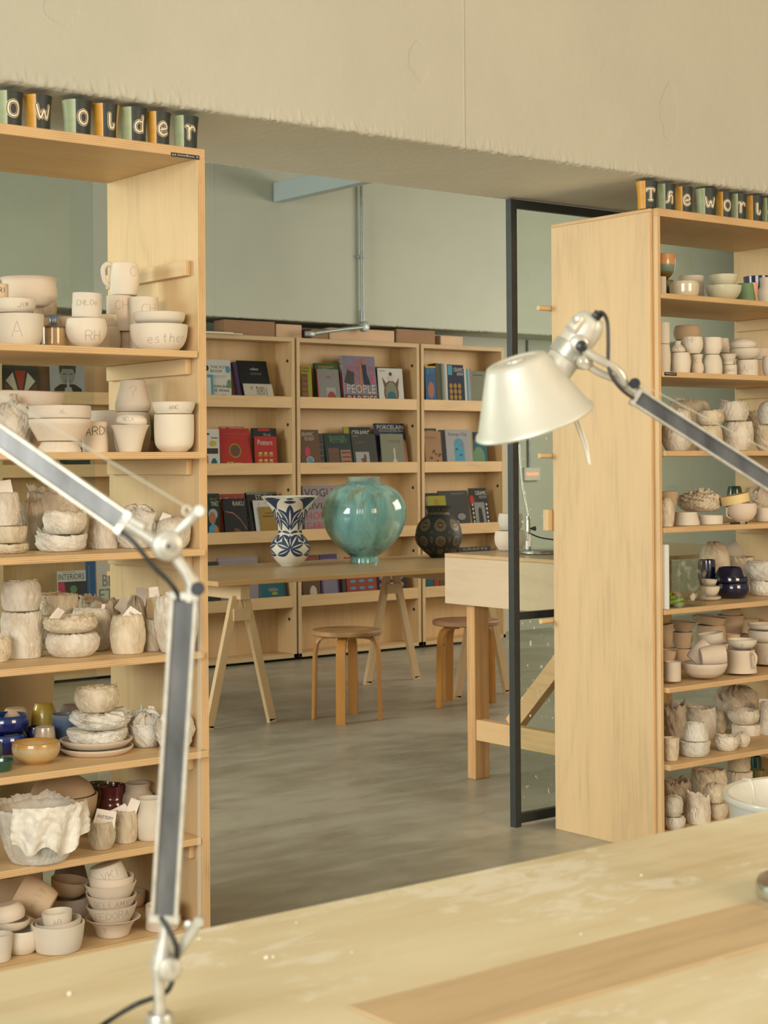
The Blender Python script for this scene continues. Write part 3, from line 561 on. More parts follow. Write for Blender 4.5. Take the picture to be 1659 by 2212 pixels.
# single-stroke letters on a 4 x 6 grid
SF = {'A': '0,0 2,6 4,0;1,2 3,2', 'B': '0,0 0,6 3,5.6 3.6,4.5 2.6,3.2 0,3;2.6,3.2 4,1.8 3,.3 0,0', 'C': '4,5 2.6,6 1,5.4 0,3 1,.6 2.6,0 4,1', 'D': '0,0 0,6 2,5.8 4,4 4,2 2,.2 0,0', 'E': '4,6 0,6 0,0 4,0;0,3 3,3',
 'F': '4,6 0,6 0,0;0,3 3,3', 'G': '4,5 2.6,6 1,5.4 0,3 1,.6 3,0 4,1.2 4,2.6 2.4,2.6', 'H': '0,0 0,6;4,0 4,6;0,3 4,3', 'I': '2,0 2,6', 'J': '4,6 4,1.4 2.6,0 1,.2 0,1.4', 'K': '0,0 0,6;4,6 0,2.6;1.4,3.6 4,0', 'L': '0,6 0,0 4,0',
 'M': '0,0 .4,6 2,2 3.6,6 4,0', 'N': '0,0 0,6 4,0 4,6', 'O': '2,0 .4,1.4 0,3 .4,4.8 2,6 3.6,4.8 4,3 3.6,1.4 2,0', 'P': '0,0 0,6 3,5.8 4,4.4 3,3 0,2.8', 'R': '0,0 0,6 3,5.8 3.8,4.4 3,3.2 0,3;2,3 4,0', 'S': '4,5 2.6,6 .8,5.6 .4,4 2,3.2 3.8,2.2 3.4,.6 1.6,0 0,1',
 'T': '0,6 4,6;2,6 2,0', 'U': '0,6 0,1.6 1.4,0 2.8,0 4,1.6 4,6', 'V': '0,6 2,0 4,6', 'W': '0,6 1,0 2,4 3,0 4,6', 'X': '0,0 4,6;0,6 4,0', 'Y': '0,6 2,3 4,6;2,3 2,0', 'Z': '0,6 4,6 0,0 4,0', '?': '.4,4.8 1.6,6 3.4,5.4 3.4,4 2,2.8 2,1.6;2,.4 2,0', '0': '2,0 0,2 0,4 2,6 4,4 4,2 2,0', '1': '1,5 2,6 2,0',
 'a': '3.6,3.6 1.4,4 0,2 1.4,0 3,.6 3.6,3.6;3.6,3.6 3.8,.4', 'c': '3.6,3.4 2,4 .4,3 .2,1.2 1.4,0 3.4,.6', 'e': '.2,2 3.4,2.4 2.8,3.8 1.2,3.8 .2,2 1,.2 2.6,0 3.6,.8', 'h': '0,0 .6,6;.3,2.6 1.8,4 3.2,3 3.2,0', 'l': '1.4,6 1.6,1 2.4,0 3,.4', 'o': '1.6,0 .2,1.4 .4,3.2 1.8,4 3.2,2.8 3.2,1.2 1.6,0', 't': '1.8,6 1.6,1 2.6,0;.4,4 3,4.2',
 'i': '1.6,3.6 1.6,0', 'm': '0,0 0,4;0,3 1,4 2,3 2,0;2,3 3,4 4,3 4,0', 'y': '0,4 1.8,.8;3.6,4 1.4,-1.6 .2,-1.8', 's': '3,3.6 1.4,4 .8,2.8 2.8,1.4 2,0 .2,.4', 'r': '.6,0 .6,4;.6,2.6 1.8,4 3,3.6', 'n': '0,0 0,4;0,2.8 1.8,4 3.2,2.8 3.2,0', ' ': ''}
def strokes(txt, h, adv=5.4):
    out = []; x = 0
    for ch in txt:
        for s in SF.get(ch, SF.get(ch.upper(), '')).split(';'):
            if s: out.append([((x+float(a.split(',')[0]))*h/6, float(a.split(',')[1])*h/6) for a in s.split()])
        x += adv
    return out, (x-adv+4)*h/6
def ribbon(bm, pts, w, mapf, mi=0, step=.004, smooth=False):
    """flat stroke of width w along a 2-D polyline, laid on a surface by mapf(u, v)"""
    if smooth: pts = [(p.x, p.y) for p in catmull([Vector((a, b, 0)) for a, b in pts], 6)]
    P = []
    for (a, b), (c, d) in zip(pts, pts[1:]):
        n = max(1, int(math.hypot(c-a, d-b)/step))
        P += [(a+(c-a)*k/n, b+(d-b)*k/n) for k in range(n)]
    P.append(pts[-1]); L = []
    closed = math.hypot(P[0][0]-P[-1][0], P[0][1]-P[-1][1]) < 1e-6
    for i, p in enumerate(P):
        a = P[i-1] if i else (P[-2] if closed else P[0]); b = P[i+1] if i < len(P)-1 else (P[1] if closed else P[-1])
        dx, dy = b[0]-a[0], b[1]-a[1]; l = math.hypot(dx, dy) or 1; ww = w/2
        L.append((bm.verts.new(mapf(p[0]-dy/l*ww, p[1]+dx/l*ww)), bm.verts.new(mapf(p[0]+dy/l*ww, p[1]-dx/l*ww))))
    for a, b in zip(L, L[1:]):
        f = bm.faces.new((a[0], a[1], b[1], b[0])); f.material_index = mi
    if not closed:
        for p in (P[0], P[-1]):
            vs = [bm.verts.new(mapf(p[0]+math.cos(k*PI/4)*w/2, p[1]+math.sin(k*PI/4)*w/2)) for k in range(8)]; f = bm.faces.new(vs); f.material_index = mi
def profile(kind, R, H, n=5):
    return [(p.x*R, p.y*H) for p in catmull([Vector((a, b, 0)) for a, b in (PR[kind] if isinstance(kind, str) else kind)], n)]
def rad(prof, z):
    for (r0, z0), (r1, z1) in zip(prof, prof[1:]):
        if z0 <= z <= z1: return r0+(r1-r0)*(z-z0)/max(1e-9, z1-z0)
    return prof[-1][0] if z > 0 else prof[0][0]
def pot_bm(kind, R, H, th=.004, seg=44, n=5, closed=False, warp=.006, seed=0):
    o = profile(kind, R, H, n); th = min(th, R*.2, H*.3)
    inner = [(max(.001, r-th), z) for r, z in o if z > th*1.6]; tr = o[-1][0]
    prof = [(0, 0)]+[(o[0][0]*.9, 0)]+o
    if closed: prof += [(tr*.9, H), (0, H)]
    else: prof += [(tr-th*.5, H+th*.25)]+inner[::-1]+[(inner[0][0]*.8, th*1.3), (0, th*1.2)]
    bm = bmesh.new(); lathe(bm, prof, seg)
    if warp:
        for v in bm.verts:
            a = math.atan2(v.co.y, v.co.x); k = 1+warp*math.sin(2*a+seed)*v.co.z/H+warp*.6*math.sin(3*a+seed*1.7); v.co.x *= k; v.co.y *= k
    return bm, o
def place(o, loc, rx=0, ry=0, rz=0):
    o.location = loc; o.rotation_euler = (rx, ry, rz)
def surfmap(prof, face, off=.0006):
    """surface of a lathe pot: u = arc length to the image right of the side facing the camera, v = height"""
    def f(u, v, off=off):
        r = rad(prof, v); a = face+u/max(r, .004)
        return Vector(((r+off)*math.cos(a), (r+off)*math.sin(a), v))
    return f
SEED = [0]; TOPS = []
def seat(X, Y, R, zb, top):
    """let a stacked pot rest exactly on the one below it"""
    for x, y, r, zt in TOPS:
        if abs(zb-zt) < .016 and math.hypot(X-x, Y-y) < max(r, R)*.8: return zt+.0012
    return zb
def span(cx, w, yt, yb, Y, z):
    """metres: X, base height, radius, top height; rims and seams are seen on the near side of the pot"""
    a = onY(cx, (yt+yb)/2, Y); X = a.x; R = w*dep((X, Y, a.z))/FPX/2
    zr_ = z if z is not None else onY(cx, yb, Y).z
    if X < LX1 and Y < YF+.16 and zr_ > .2 and X+R*1.03 > LX1-.026:     # pots by the rack side stand forward on the shelf nose
        yf = LFR[max((i for i in range(7)), key=lambda i: LEV[i] if LEV[i] <= zr_+.01 else -1)]
        for _ in range(12):
            if X+R*1.03 > LX1-.026 and Y > yf+.62*R: Y -= .008; X = onY(cx, (yt+yb)/2, Y).x
    if Y < YB:                              # keep clear of the rack sides, holding the edge that shows
        if X < LX1 and X+R*1.03 > LX1-.026: lo, hi = X-R, LX1-.028-.03*R; X, R = (lo+hi)/2, (hi-lo)/2
        if X > RX0 and X-R*1.03 < RXI+.002: lo, hi = RXI+.004+.03*R, X+R; X, R = (lo+hi)/2, (hi-lo)/2
        if X > RX0 and X+R > RX1-.002: X = RX1-.004-R*1.04
    k = .62*R
    zb = z+.0006 if z is not None else onY(cx, yb, Y-k).z
    return X, zb, R, onY(cx, yt, Y-k).z, Y
def pot(label, cx, w, yt, yb, kind, Y, m='bisque', z=None, rack='L', tilt=0, tdir=0, flip=False, txt=None, th=None, handle=None, group=None, name='pot', cat='pot', tx=0, ty=.5, tink='pencil', seg=44, closed=False, tzr=0):
    """a thrown pot: px centre, px width, px y of rim and base, plane Y of its axis; z = shelf height it stands on"""
    SEED[0] += 1
    X, zb, R, zt, Y = span(cx, w, yt, yb, Y, z)
    if z is None and not tilt: zb = seat(X, Y, R, zb, TOPS)
    H = max(.012, zt-zb); TOPS.append((X, Y, R, zb+H+min(.004, R*.07)*.25 if not flip else zb+H))
    bm, prof = pot_bm(kind, R, H, th or max(.0028, R*.07), seg, closed=closed, seed=SEED[0])
    if flip:
        for v in bm.verts: v.co.z = H-v.co.z
        for f in bm.faces: f.normal_flip()
    root = None
    parts = bool(handle or txt)
    if parts: root = thing(name, label, cat, (0, 0, 0), group)
    o = obj('body' if parts else name, bm, m, root, 60, world=False)
    tgt = root or o
    if not parts: tag(o, label, cat, group)
    d = Vector((X, Y, 0))-Vector((EYE.x, EYE.y, 0)); face = math.atan2(-d.y, -d.x)
    pf = prof if not flip else [(r, H-zz) for r, zz in prof][::-1]
    if txt:
        hh = min(H*.32, R*.62)*(1+tzr); st, tw = strokes(txt, hh); lim = R*1.5
        if tw > lim and len(txt) > 1: st = [[(x*lim/tw, y*lim/tw) for x, y in s] for s in st]; tw = lim
        b2 = bmesh.new(); sf = surfmap(pf, face, .0005); u0 = -tw/2+tx*R; v0 = H*ty-hh/2
        for s in st: ribbon(b2, [(x+u0, y*(1+.0)+v0+(x)*.06) for x, y in s], .0009 if tink == 'pencil' else .0015, lambda u, v: sf(u, v), smooth=len(s) > 3)
        obj('inscription', b2, tink, root, world=False)
    if handle:
        side, h0, h1, out_, hr = handle        # image angle of the handle, heights, reach, tube radius
        ang = face+side; dr = Vector((math.cos(ang), math.sin(ang), 0)); b2 = bmesh.new()
        p0 = dr*(rad(pf, h1*H)-hr*.6)+Vector((0, 0, h1*H)); p1 = dr*(rad(pf, h0*H)-hr*.6)+Vector((0, 0, h0*H))
        mid = catmull([p0, p0+dr*out_*.75+Vector((0, 0, H*.04)), dr*(R*.95+out_)+Vector((0, 0, (h1*.8+h0*.2)*H)), dr*(R*.95+out_*.7)+Vector((0, 0, (h1*.25+h0*.75)*H)), p1], 6)
        tube(b2, mid, [hr*(1.1-.35*i/len(mid)) for i in range(len(mid))], 10); obj('handle', b2, m, root, 60, world=False)
    if tilt:
        ax = RT0 if tdir else FW
        q = Matrix.Rotation(math.radians(tilt), 4, ax); tgt.rotation_euler = q.to_euler()
        low = min((q @ Vector((R*.9*math.cos(k), R*.9*math.sin(k), h_))).z for k in [i*PI/6 for i in range(12)] for h_ in (0, H))
        if z is not None: zb = z-low+.0005
        elif abs(tilt) > 40:
            mid_ = q @ Vector((0, 0, H/2)); zc = onY(cx, (yt+yb)/2, Y).z; X -= mid_.x; zb = zc-mid_.z
    tgt.location = (X, Y, zb)
    return tgt
def wrap(label, cx, w, yt, yb, kind, Y, m='film', z=None, fold=.07, twist=1.5, top='rim', tags=(), group=None, name='wrapped_pot', tilt=0, rough=1.0, ragged=.0, tdir=0):
    """a pot bound in thin crumpled cloth or film: pleats running down and twisting, gathered over the rim"""
    SEED[0] += 1; sd = SEED[0]*7.31
    X, zb, R, zt, Y = span(cx, w, yt, yb, Y, z); mpp = dep((X, Y, zb))/FPX
    if z is None and not tilt: zb = seat(X, Y, R, zb, TOPS)
    H = max(.02, zt-zb); TOPS.append((X, Y, R, zb+H*(1.02 if top == 'flat' else 1.03)+fold*H*.3))
    o = profile(kind, R*.96, H, 5)
    tr = o[-1][0]; o0 = list(o)
    if top == 'rim': o += [(tr*.97, H*1.03), (tr*.86, H*1.02), (tr*.76, H*.90), (tr*.6, H*.80), (tr*.35, H*.76), (0, H*.75)]
    elif top == 'flat': o += [(tr*.95, H*1.02), (tr*.8, H*1.03), (tr*.5, H*1.0), (tr*.25, H*1.01), (0, H*1.0)]
    elif top == 'knot': o += [(tr*.92, H*1.05), (tr*.7, H*1.12), (tr*.42, H*1.15), (tr*.22, H*1.22), (tr*.16, H*1.3), (tr*.24, H*1.36), (0, H*1.3)]
    elif top == 'dome': o += [(tr*.93, H*1.07), (tr*.75, H*1.17), (tr*.45, H*1.25), (0, H*1.27)]
    prof = [(0, 0), (o[0][0]*.8, 0)]+o
    P2 = [prof[0]]                          # denser rows so that creases have mesh to live in
    for (r0, z0), (r1, z1) in zip(prof, prof[1:]):
        n = max(1, int(math.hypot(r1-r0, z1-z0)/(R*.085)))
        P2 += [(r0+(r1-r0)*k/n, z0+(z1-z0)*k/n) for k in range(1, n+1)]
    def dsp(r, a_, z):
        zn = z/H; t = a_+twist*zn+NZ.noise(Vector((zn*2, sd, 0)))*.8; c, s = math.cos(t), math.sin(t); ca, sa = math.cos(a_), math.sin(a_)
        n1 = 1-2*abs(NZ.noise(Vector((c*3.2, s*3.2, zn*.9+sd)))); n2 = 1-2.6*abs(NZ.noise(Vector((c*6.5+5, s*6.5, zn*1.9+sd)))); n3 = NZ.noise(Vector((ca*1.6, sa*1.6, zn*2.2+sd)))
        n4 = 1-2.4*abs(NZ.noise(Vector((ca*4.5+zn*2, sa*4.5, zn*4.5+sd*2)))); n2 = max(n2, -.2); n4 = max(n4, -.2)
        k = 1+fold*(.30*n1+.50*n2+.50*n3+.26*n4*rough-.40)*(.35+.65*min(1, zn*5)); zz = z
        if zn > .5: zz += H*fold*(.6*n3+.7*n2-.3)*min(1, (zn-.5)*2)*min(1.2, R/H)
        x = r*k*ca; y = r*k*sa
        if ragged: x += .6*ragged*R*NZ.noise(Vector((c*2, s*2, zn*3+sd)))*zn; zz += .6*ragged*H*NZ.noise(Vector((c*3, s*3, zn*3+sd+9)))*zn
        return Vector((x, y, max(0, zz)))
    bm = bmesh.new(); lathe(bm, P2, 96)
    for v in bm.verts:
        r = math.hypot(v.co.x, v.co.y)
        if r > 1e-5: v.co = dsp(r, math.atan2(v.co.y, v.co.x), v.co.z)
    rg = random.Random(SEED[0]*17)
    if R > .016:
        for q in range(20):                  # pulled threads and fold ridges running across the cloth
            a0 = rg.random()*6.28; da = rg.uniform(-.9, .9)*(.4+abs(twist)*.4); z0 = rg.uniform(0, .35)*H; z1 = rg.uniform(.6, 1.0)*H; m_ = 12; L = []; wd = rg.uniform(.0009, .0026)
            for i in range(m_+1):
                t = i/m_; z_ = z0+(z1-z0)*t; aa = a0+da*t+.15*math.sin(t*5+q); rr_ = rad(o0, z_); e = dsp(rr_, aa, z_); h_ = wd*math.sin(PI*t)**.5+.0001; n_ = Vector((math.cos(aa), math.sin(aa), .15)); tg = Vector((-math.sin(aa), math.cos(aa), 0))
                L.append([bm.verts.new(e+tg*g*h_+n_*f_) for g, f_ in ((-1, -.0004), (0, wd*.75), (1, -.0004))])
            for x_, y_ in zip(L, L[1:]):
                for j in (0, 1): bm.faces.new((x_[j], x_[j+1], y_[j+1], y_[j]))
        if top != 'flat':                    # frayed lip of cloth standing up round part of the rim
            zt_ = P2[-1][1] if top in ('dome', 'knot') else H*1.02; rb = tr*(.88 if top == 'rim' else .55)
            a0 = rg.random()*6.28; span_ = rg.uniform(2.6, 5.2) if top == 'rim' else 6.28; m_ = 60; L = []; hh = R*rg.uniform(.06, .15)*(1.5 if ragged > .1 else 1)
            for i in range(m_+1):
                aa = a0+span_*i/m_; env = math.sin(PI*i/m_)**.6 if span_ < 6 else 1; w1 = NZ.noise(Vector((math.cos(aa)*6, math.sin(aa)*6, sd))); w2 = NZ.noise(Vector((math.cos(aa)*15, math.sin(aa)*15, sd+3)))
                base_ = dsp(rb, aa, min(zt_, H*1.02)) if top == 'rim' else dsp(rb, aa, H*1.08); n_ = Vector((math.cos(aa), math.sin(aa), 0)); row = []
                for j in range(4):
                    t = j/3; row.append(bm.verts.new(base_+n_*R*(.10*w1*t+.16*w2*t+(.06 if top == 'rim' else -.10)*t)+Vector((0, 0, -R*.06+(hh*(1+.9*w1+.25*w2)+R*.06)*t*env))))
                L.append(row)
            for x_, y_ in zip(L, L[1:]):
                for j in range(3): bm.faces.new((x_[j], x_[j+1], y_[j+1], y_[j]))
    root = thing(name, label, 'wrapped pot', (0, 0, 0), group) if tags else None
    ob = obj('wrapping' if tags else name, bm, m, root, True, world=False); tgt = root or ob
    if not tags: tag(ob, label, 'wrapped pot', group)
    d = Vector((X, Y, 0))-Vector((EYE.x, EYE.y, 0)); face = math.atan2(-d.y, -d.x)
    for (u, v, tw_, tht, ang, tx_) in tags:      # offsets in px from the rim centre, size in px
        b2 = bmesh.new(); n = 6; rows = []
        for i in range(n+1):
            row = []
            for j in range(2):
                y_ = i/n; x_ = j-.5
                cu = .16*math.sin(y_*2.4+sd)*tht*mpp
                row.append(Vector((x_*tw_*mpp*(1-.12*y_), 0, y_*tht*mpp)) + Vector((0, cu, 0)))
            rows.append(row)
        q = Matrix.Rotation(face+PI/2, 4, 'Z') @ Matrix.Rotation(math.radians(ang), 4, 'Y') @ Matrix.Rotation(math.radians(12), 4, 'X')
        base = Vector((-math.cos(face+PI/2), -math.sin(face+PI/2), 0))*0
        rt = Vector((math.cos(face+PI/2), math.sin(face+PI/2), 0)); fr_ = Vector((math.cos(face), math.sin(face), 0))
        off = rt*u*mpp+Vector((0, 0, H-v*mpp))+fr_*(tr*.25)
        V = [[b2.verts.new(off+q @ p) for p in row] for row in rows]
        for a1, b1 in zip(V, V[1:]): b2.faces.new((a1[0], a1[1], b1[1], b1[0]))
        if tx_:
            st, tw2 = strokes(tx_, tht*mpp*.16); sc = min(1, tw_*mpp*.8/tw2)
            for k_, s in enumerate(st): ribbon(b2, [(x*sc-tw2*sc/2, y*sc+tht*mpp*.5) for x, y in s], .0009, lambda uu, vv: off+q @ Vector((uu, -.0011+.16*math.sin(vv/(tht*mpp)*2.4+sd)*tht*mpp, vv)), 1)
        ot = obj('paper_tag', b2, ['tag_paper', 'ink_line'], root, world=False)
    if tilt:
        q = Matrix.Rotation(math.radians(tilt), 4, RT0 if tdir else FW); tgt.rotation_euler = q.to_euler()
        if z is not None: zb = z+R*.9*abs(math.sin(math.radians(tilt)))*.8
    tgt.location = (X, Y, zb); return tgt
# ---------------------------------------------------------------- lettered mugs along the tops of the racks
mat('mug_slate', (.028, .036, .032), .55, 0, .25, 60, (1, 1, .4)); mat('mug_amber', (.66, .33, .04), .4, 0, .08, 40, (.1, .1, 1)); mat('mug_sage', (.36, .43, .25), .4, 0, .10, 40, (.1, .1, 1)); mat('mug_cream', (.82, .70, .50), .7); mat('mug_rim', (.16, .12, .10), .5)
LET = {'O': [[(0, 1), (.26, .88), (.36, .5), (.26, .12), (0, 0), (-.26, .12), (-.36, .5), (-.26, .88), (0, 1)]],
 'o': [[(0, .95), (.25, .8), (.33, .48), (.22, .15), (0, .02), (-.22, .15), (-.33, .48), (-.25, .8), (0, .95)]],
 'W': [[(-.5, .98), (-.25, .08), (0, .62), (.2, .05), (.44, .95)]], 'w': [[(-.5, .95), (-.25, .08), (0, .6), (.2, .05), (.42, .9)]],
 'l': [[(-.08, 1), (-.08, .3), (.0, .06), (.18, .04), (.26, .3)]], 'd': [[(.14, .72), (-.08, .74), (-.3, .5), (-.26, .14), (-.02, .0), (.2, .14), (.24, .4)], [(.3, 1.1), (.24, .55), (.26, .05)]],
 'e': [[(-.2, .42), (.24, .54), (.14, .84), (-.1, .9), (-.34, .62), (-.32, .24), (-.06, .02), (.3, .2)]], 'r': [[(-.14, .95), (-.12, .5), (-.12, .02)], [(-.12, .58), (.06, .86), (.26, .84), (.36, .68)], [(-.3, .9), (-.14, .95)]],
 'T': [[(-.36, .86), (-.32, 1), (.36, 1), (.38, .84)], [(.02, 1), (.02, .0)], [(-.12, .0), (.16, .0)]], 'h': [[(.2, .96), (-.04, .98), (-.12, .7), (-.16, .2), (-.34, .06)], [(-.1, .5), (.1, .7), (.24, .5), (.22, .0)]]}
def mug(label, cx, w, yt, yb, col, letter, Y, lw, lx, split, flip_edge=False, prof=None):
    a = onY(cx, yb, Y); X = a.x; mpp = dep((X, Y, ZT))/FPX; R = w*mpp/2; H = onY(cx, yt, Y).z-ZT
    root = thing('lettered_mug', label, 'mug', (0, 0, 0), 'lettered mugs on top of the racks')
    bm, pf = pot_bm([(.80, 0), (.84, .05), (.86, .4), (.92, .75), (1, 1)], R, H, .003, 64, warp=.01, seed=cx)
    d = Vector((X, Y, 0)); face = math.atan2(-d.y, -d.x)
    for f in bm.faces:
        c = f.calc_center_median(); aa = (math.atan2(c.y, c.x)-face+PI) % (2*PI)-PI
        inside = math.hypot(c.x, c.y) < rad(pf, c.z)-.0018
        s_ = split
        f.material_index = 1 if (aa < s_ or aa > (1.05 if flip_edge else 1.9)) else 0
        if c.z > H*.985 and not inside: f.material_index = 2
    obj('body', bm, ['mug_slate', col, 'mug_rim'], root, 60, world=False)
    b2 = bmesh.new(); sf = surfmap(pf, face, .0004); h = lw
    for li, (ww, mi_, off) in enumerate(((h*.30, 0, .0004), (h*.235, 1, .0008), (h*.125, 0, .0012))):
        for s in LET[letter]: ribbon(b2, [(x*h+lx*R, y*h+H*.30) for x, y in s], ww, lambda u, v: sf(u, v, off), mi_, step=.003, smooth=len(s) > 2)
    obj('letter', b2, ['mug_cream', 'mug_slate'], root, world=False)
    root.location = (X, Y, ZT+.0006)
MY = YF+.05
for i, (cx, w, yt, yb, c, l, fe) in enumerate([(20, 62, 202, 268, 'mug_sage', 'O', 0), (82, 62, 210, 275, 'mug_amber', 'W', 0), (167, 66, 221, 287, 'mug_sage', 'o', 0), (228, 60, 229, 294, 'mug_amber', 'l', 1), (289, 61, 237, 302, 'mug_sage', 'd', 0), (342, 55, 246, 309, 'mug_amber', 'e', 0), (401, 58, 255, 317, 'mug_sage', 'r', 0)]):
    mug(['sage and slate mug lettered O at the left edge of the frame', 'amber and slate mug lettered W on top of the left rack', 'sage and slate mug lettered O after the gap on the left rack', 'amber and slate mug lettered L on the left rack', 'sage and slate mug lettered D between the L and E mugs', 'amber and slate mug lettered E on the left rack', 'sage and slate mug lettered R at the right end of the left rack'][i], cx, w, yt, yb, c, l, MY, .036, [.30, .42, .42, .38, .42, .45, .38][i], -.15, fe)
for i, (cx, w, yt, yb, c, l) in enumerate([(1398, 48, 394, 446, 'mug_amber', 'T'), (1440, 40, 400, 448, 'mug_sage', 'h'), (1477, 40, 406, 454, 'mug_amber', 'e'), (1526, 47, 410, 461, 'mug_sage', 'w'), (1564, 36, 417, 465, 'mug_amber', 'o'), (1596, 36, 421, 469, 'mug_sage', 'r'), (1630, 38, 425, 473, 'mug_amber', 'l'), (1661, 38, 430, 478, 'mug_sage', 'd')]):
    mug(['amber and slate mug lettered T at the left end of the right rack', 'sage and slate mug lettered H on the right rack', 'amber and slate mug lettered E on the right rack', 'sage and slate mug lettered W on the right rack', 'amber and slate mug lettered O on the right rack', 'sage and slate mug lettered R on the right rack', 'amber and slate mug lettered L on the right rack', 'sage and slate mug lettered D cut by the right frame edge'][i], cx, w, yt, yb, c, l, MY, .036, [.32, .40, .42, .40, .45, .38, .40, .4][i], -.15)
# ================================================================ pots on the left rack, shelf by shelf from the top
F_, M1, M2, B_ = YF+.085, YF+.17, YF+.26, YF+.36
def at(z, cx, yb, w, extra=0):
    """axis plane of a pot whose base front is seen at px y yb on a shelf well below the eye"""
    p = onZ(cx, yb, z); return min(max(p.y+w*.36*dep(p)/FPX+extra, YF+.05), YB-.06)
z = LEV[0]; G = 'unglazed pots on the upper shelf of the left rack'; s_ = 'on the upper shelf of the left rack'
pot('pale deep bowl marked A at the left end of the upper shelf', 42, 104, 677, 742, 'deep', F_+.01, z=z, txt='A', group=G, tx=-.1, tzr=.5)
pot('pale bowl with three pencilled capitals stacked on the bowl marked A', 28, 98, 644, 676, 'deep', F_+.01, txt='JIM', group=G, tx=.45)
pot('small tan pot with dark ink marks at the left frame edge, upper shelf', 1, 34, 613, 643.5, 'cyl', F_+.01, 'bisque_tan', txt='MRI', group=G, tink='ink_line')
pot('wide pale bowl with a flared rim, highest at the left end', 63, 124, 597, 661, 'flared', M2, 'bisque_pink', group=G)
pot('shallow tan bowl with faint writing under the wide flared bowl', 97, 52, 654, 686, 'deep', M2-.02, 'bisque_tan', txt='NEO', group=G)
pot('low tan bowl under the shallow tan bowl behind the brown bottle', 82, 96, 687, 745, 'deep', M2-.01, 'bisque_tan', z=z, group=G)
pot('squat glazed bottle with blue neck and speckled brown body', 116, 52, 680, 745, 'bottle', F_+.04, 'blue_top_brown', z=z, name='glazed_bottle', cat='bottle')
pot('plain beige cup half hidden behind the brown bottle', 143, 46, 684, 745, 'barrel', M2-.03, 'bisque_tan', z=z, group=G)
pot('round footed bowl marked RH '+s_, 186, 89, 687, 749, 'round', F_, z=z, txt='RH', group=G, tx=.35, ty=.4)
pot('straight cup with a long pencilled name standing on the RH bowl', 187, 64, 632, 685.5, 'cyl', F_, 'bisque', txt='CHLOe', group=G, name='cup', ty=.62, tilt=2)
pot('short cup on a barrel shaped cup behind the RH bowl', 232, 47, 679, 705, 'barrel', M2-.05, txt='CAIR', group=G, name='cup')
pot('barrel shaped cup on the shelf behind the RH bowl', 233, 57, 705, 750, 'barrel', M2-.05, 'bisque_pink', z=z, group=G, name='cup')
pot('low tan cup marked BC under the tall CH pot', 271, 42, 717, 752, 'barrel', M2-.045, 'bisque_tan', z=z, txt='BC', group=G, name='cup', tx=.2)
pot('tall straight pot marked CH under the jug', 259, 58, 638, 716.5, 'cyl', M2-.045, 'bisque_pink', txt='CH', group=G, ty=.72, tx=.15)
pot('unglazed jug with a looped handle on top of the CH pot', 268, 66, 567, 637.5, 'barrel', M2-.045, 'bisque', txt='C', group=G, name='jug', cat='jug', handle=(-1.35, .25, .93, .018, .007), tx=.62, ty=.72)
pot('second cup marked CH behind the two stacked bowls', 311, 63, 641, 752, 'cyl', YF+.165, 'bisque', z=z, txt='CH', group=G, name='cup', ty=.78, tx=.35)
pot('large rounded bowl with slanting writing at the right end of the upper shelf', 343, 124, 699, 755, [(.58, 0), (.66, .03), (.84, .22), (.96, .55), (1, .95), (.99, 1)], F_+.012, z=z, txt='esther', group=G, tx=.35, ty=.4)
pot('plain shallow bowl resting on the large bowl with slanting writing', 344, 112, 673, 699, 'deep', F_+.012, 'bisque', group=G)
# second shelf
z = LEV[1]; G = 'unglazed pots on the second shelf of the left rack'
pot('large pinkish bowl at the back of the second shelf', 58, 160, 845, 900, 'bowl', B_-.05, 'bisque_pink', group=G, tilt=2)
pot('tan pot holding up the large pinkish bowl at the back', 64, 62, 901, 976, 'cyl', B_-.05, 'bisque_tan', z=z, group=G)
wrap('crumpled cloth bundle left of the triple bowl stack', 30, 84, 885, 974, 'wround', M1+.03, 'film', z=z, fold=.17, top='knot', twist=2)
pot('thick walled foot cylinder at the bottom of the triple stack', 128, 96, 954, 977, 'taper', F_+.02, 'speckle', z=z, group=G)
pot('speckled tapering bowl in the middle of the triple stack', 129, 134, 905, 953.5, [(.70, 0), (.74, .1), (.93, .6), (1, .82), (1, 1)], F_+.02, 'speckle', group=G)
pot('upper bowl marked AL crowning the triple stack', 129, 136, 876, 904.5, 'cyl', F_+.02, 'speckle', txt='AL', group=G, tx=.1)
pot('straight cup marked ARD beside the triple stack', 206, 56, 911, 976, 'cyl', M1-.02, 'bisque_pink', z=z, txt='ARD', group=G, name='cup', tink='ink_line', ty=.68)
pot('wide greyish pot with a stained rim behind the ARD cup', 240, 94, 887, 976, 'cyl', B_-.04, 'bisque_grey', z=z, group=G)
pot('low pot under the question mark vase', 286, 80, 890, 976, 'barrel', YF+.195, 'bisque_pink', z=z+.001, group=G)
pot('bell shaped vase marked with a question mark', 287, 76, 820, 889, 'bellcup', YF+.195, 'bisque_grey', txt='?', group=G, name='vase', cat='vase', ty=.6, tzr=.2)
pot('flared cup with an upturned lid bowl in it', 281, 84, 918, 975, [(.50, 0), (.56, .05), (.66, .35), (.80, .7), (.90, .88), (1, 1)], F_, z=z, group=G, name='cup')
pot('small upturned bowl with faint writing, tilted on the flared cup', 284, 66, 895, 917, 'wround', F_, 'bisque', flip=True, txt='NELA', group=G, tx=-.25, tilt=5)
pot('green glazed jar hiding behind the flared cup', 322, 52, 907, 976, 'barrel', M2-.03, 'green_band', z=z, name='glazed_jar', cat='jar')
pot('tall rounded cup at the right end of the second shelf', 376, 85, 895, 977, [(.55, 0), (.66, .03), (.90, .16), (.98, .35), (1, .7), (.99, 1)], F_+.01, z=z, group=G, name='cup')
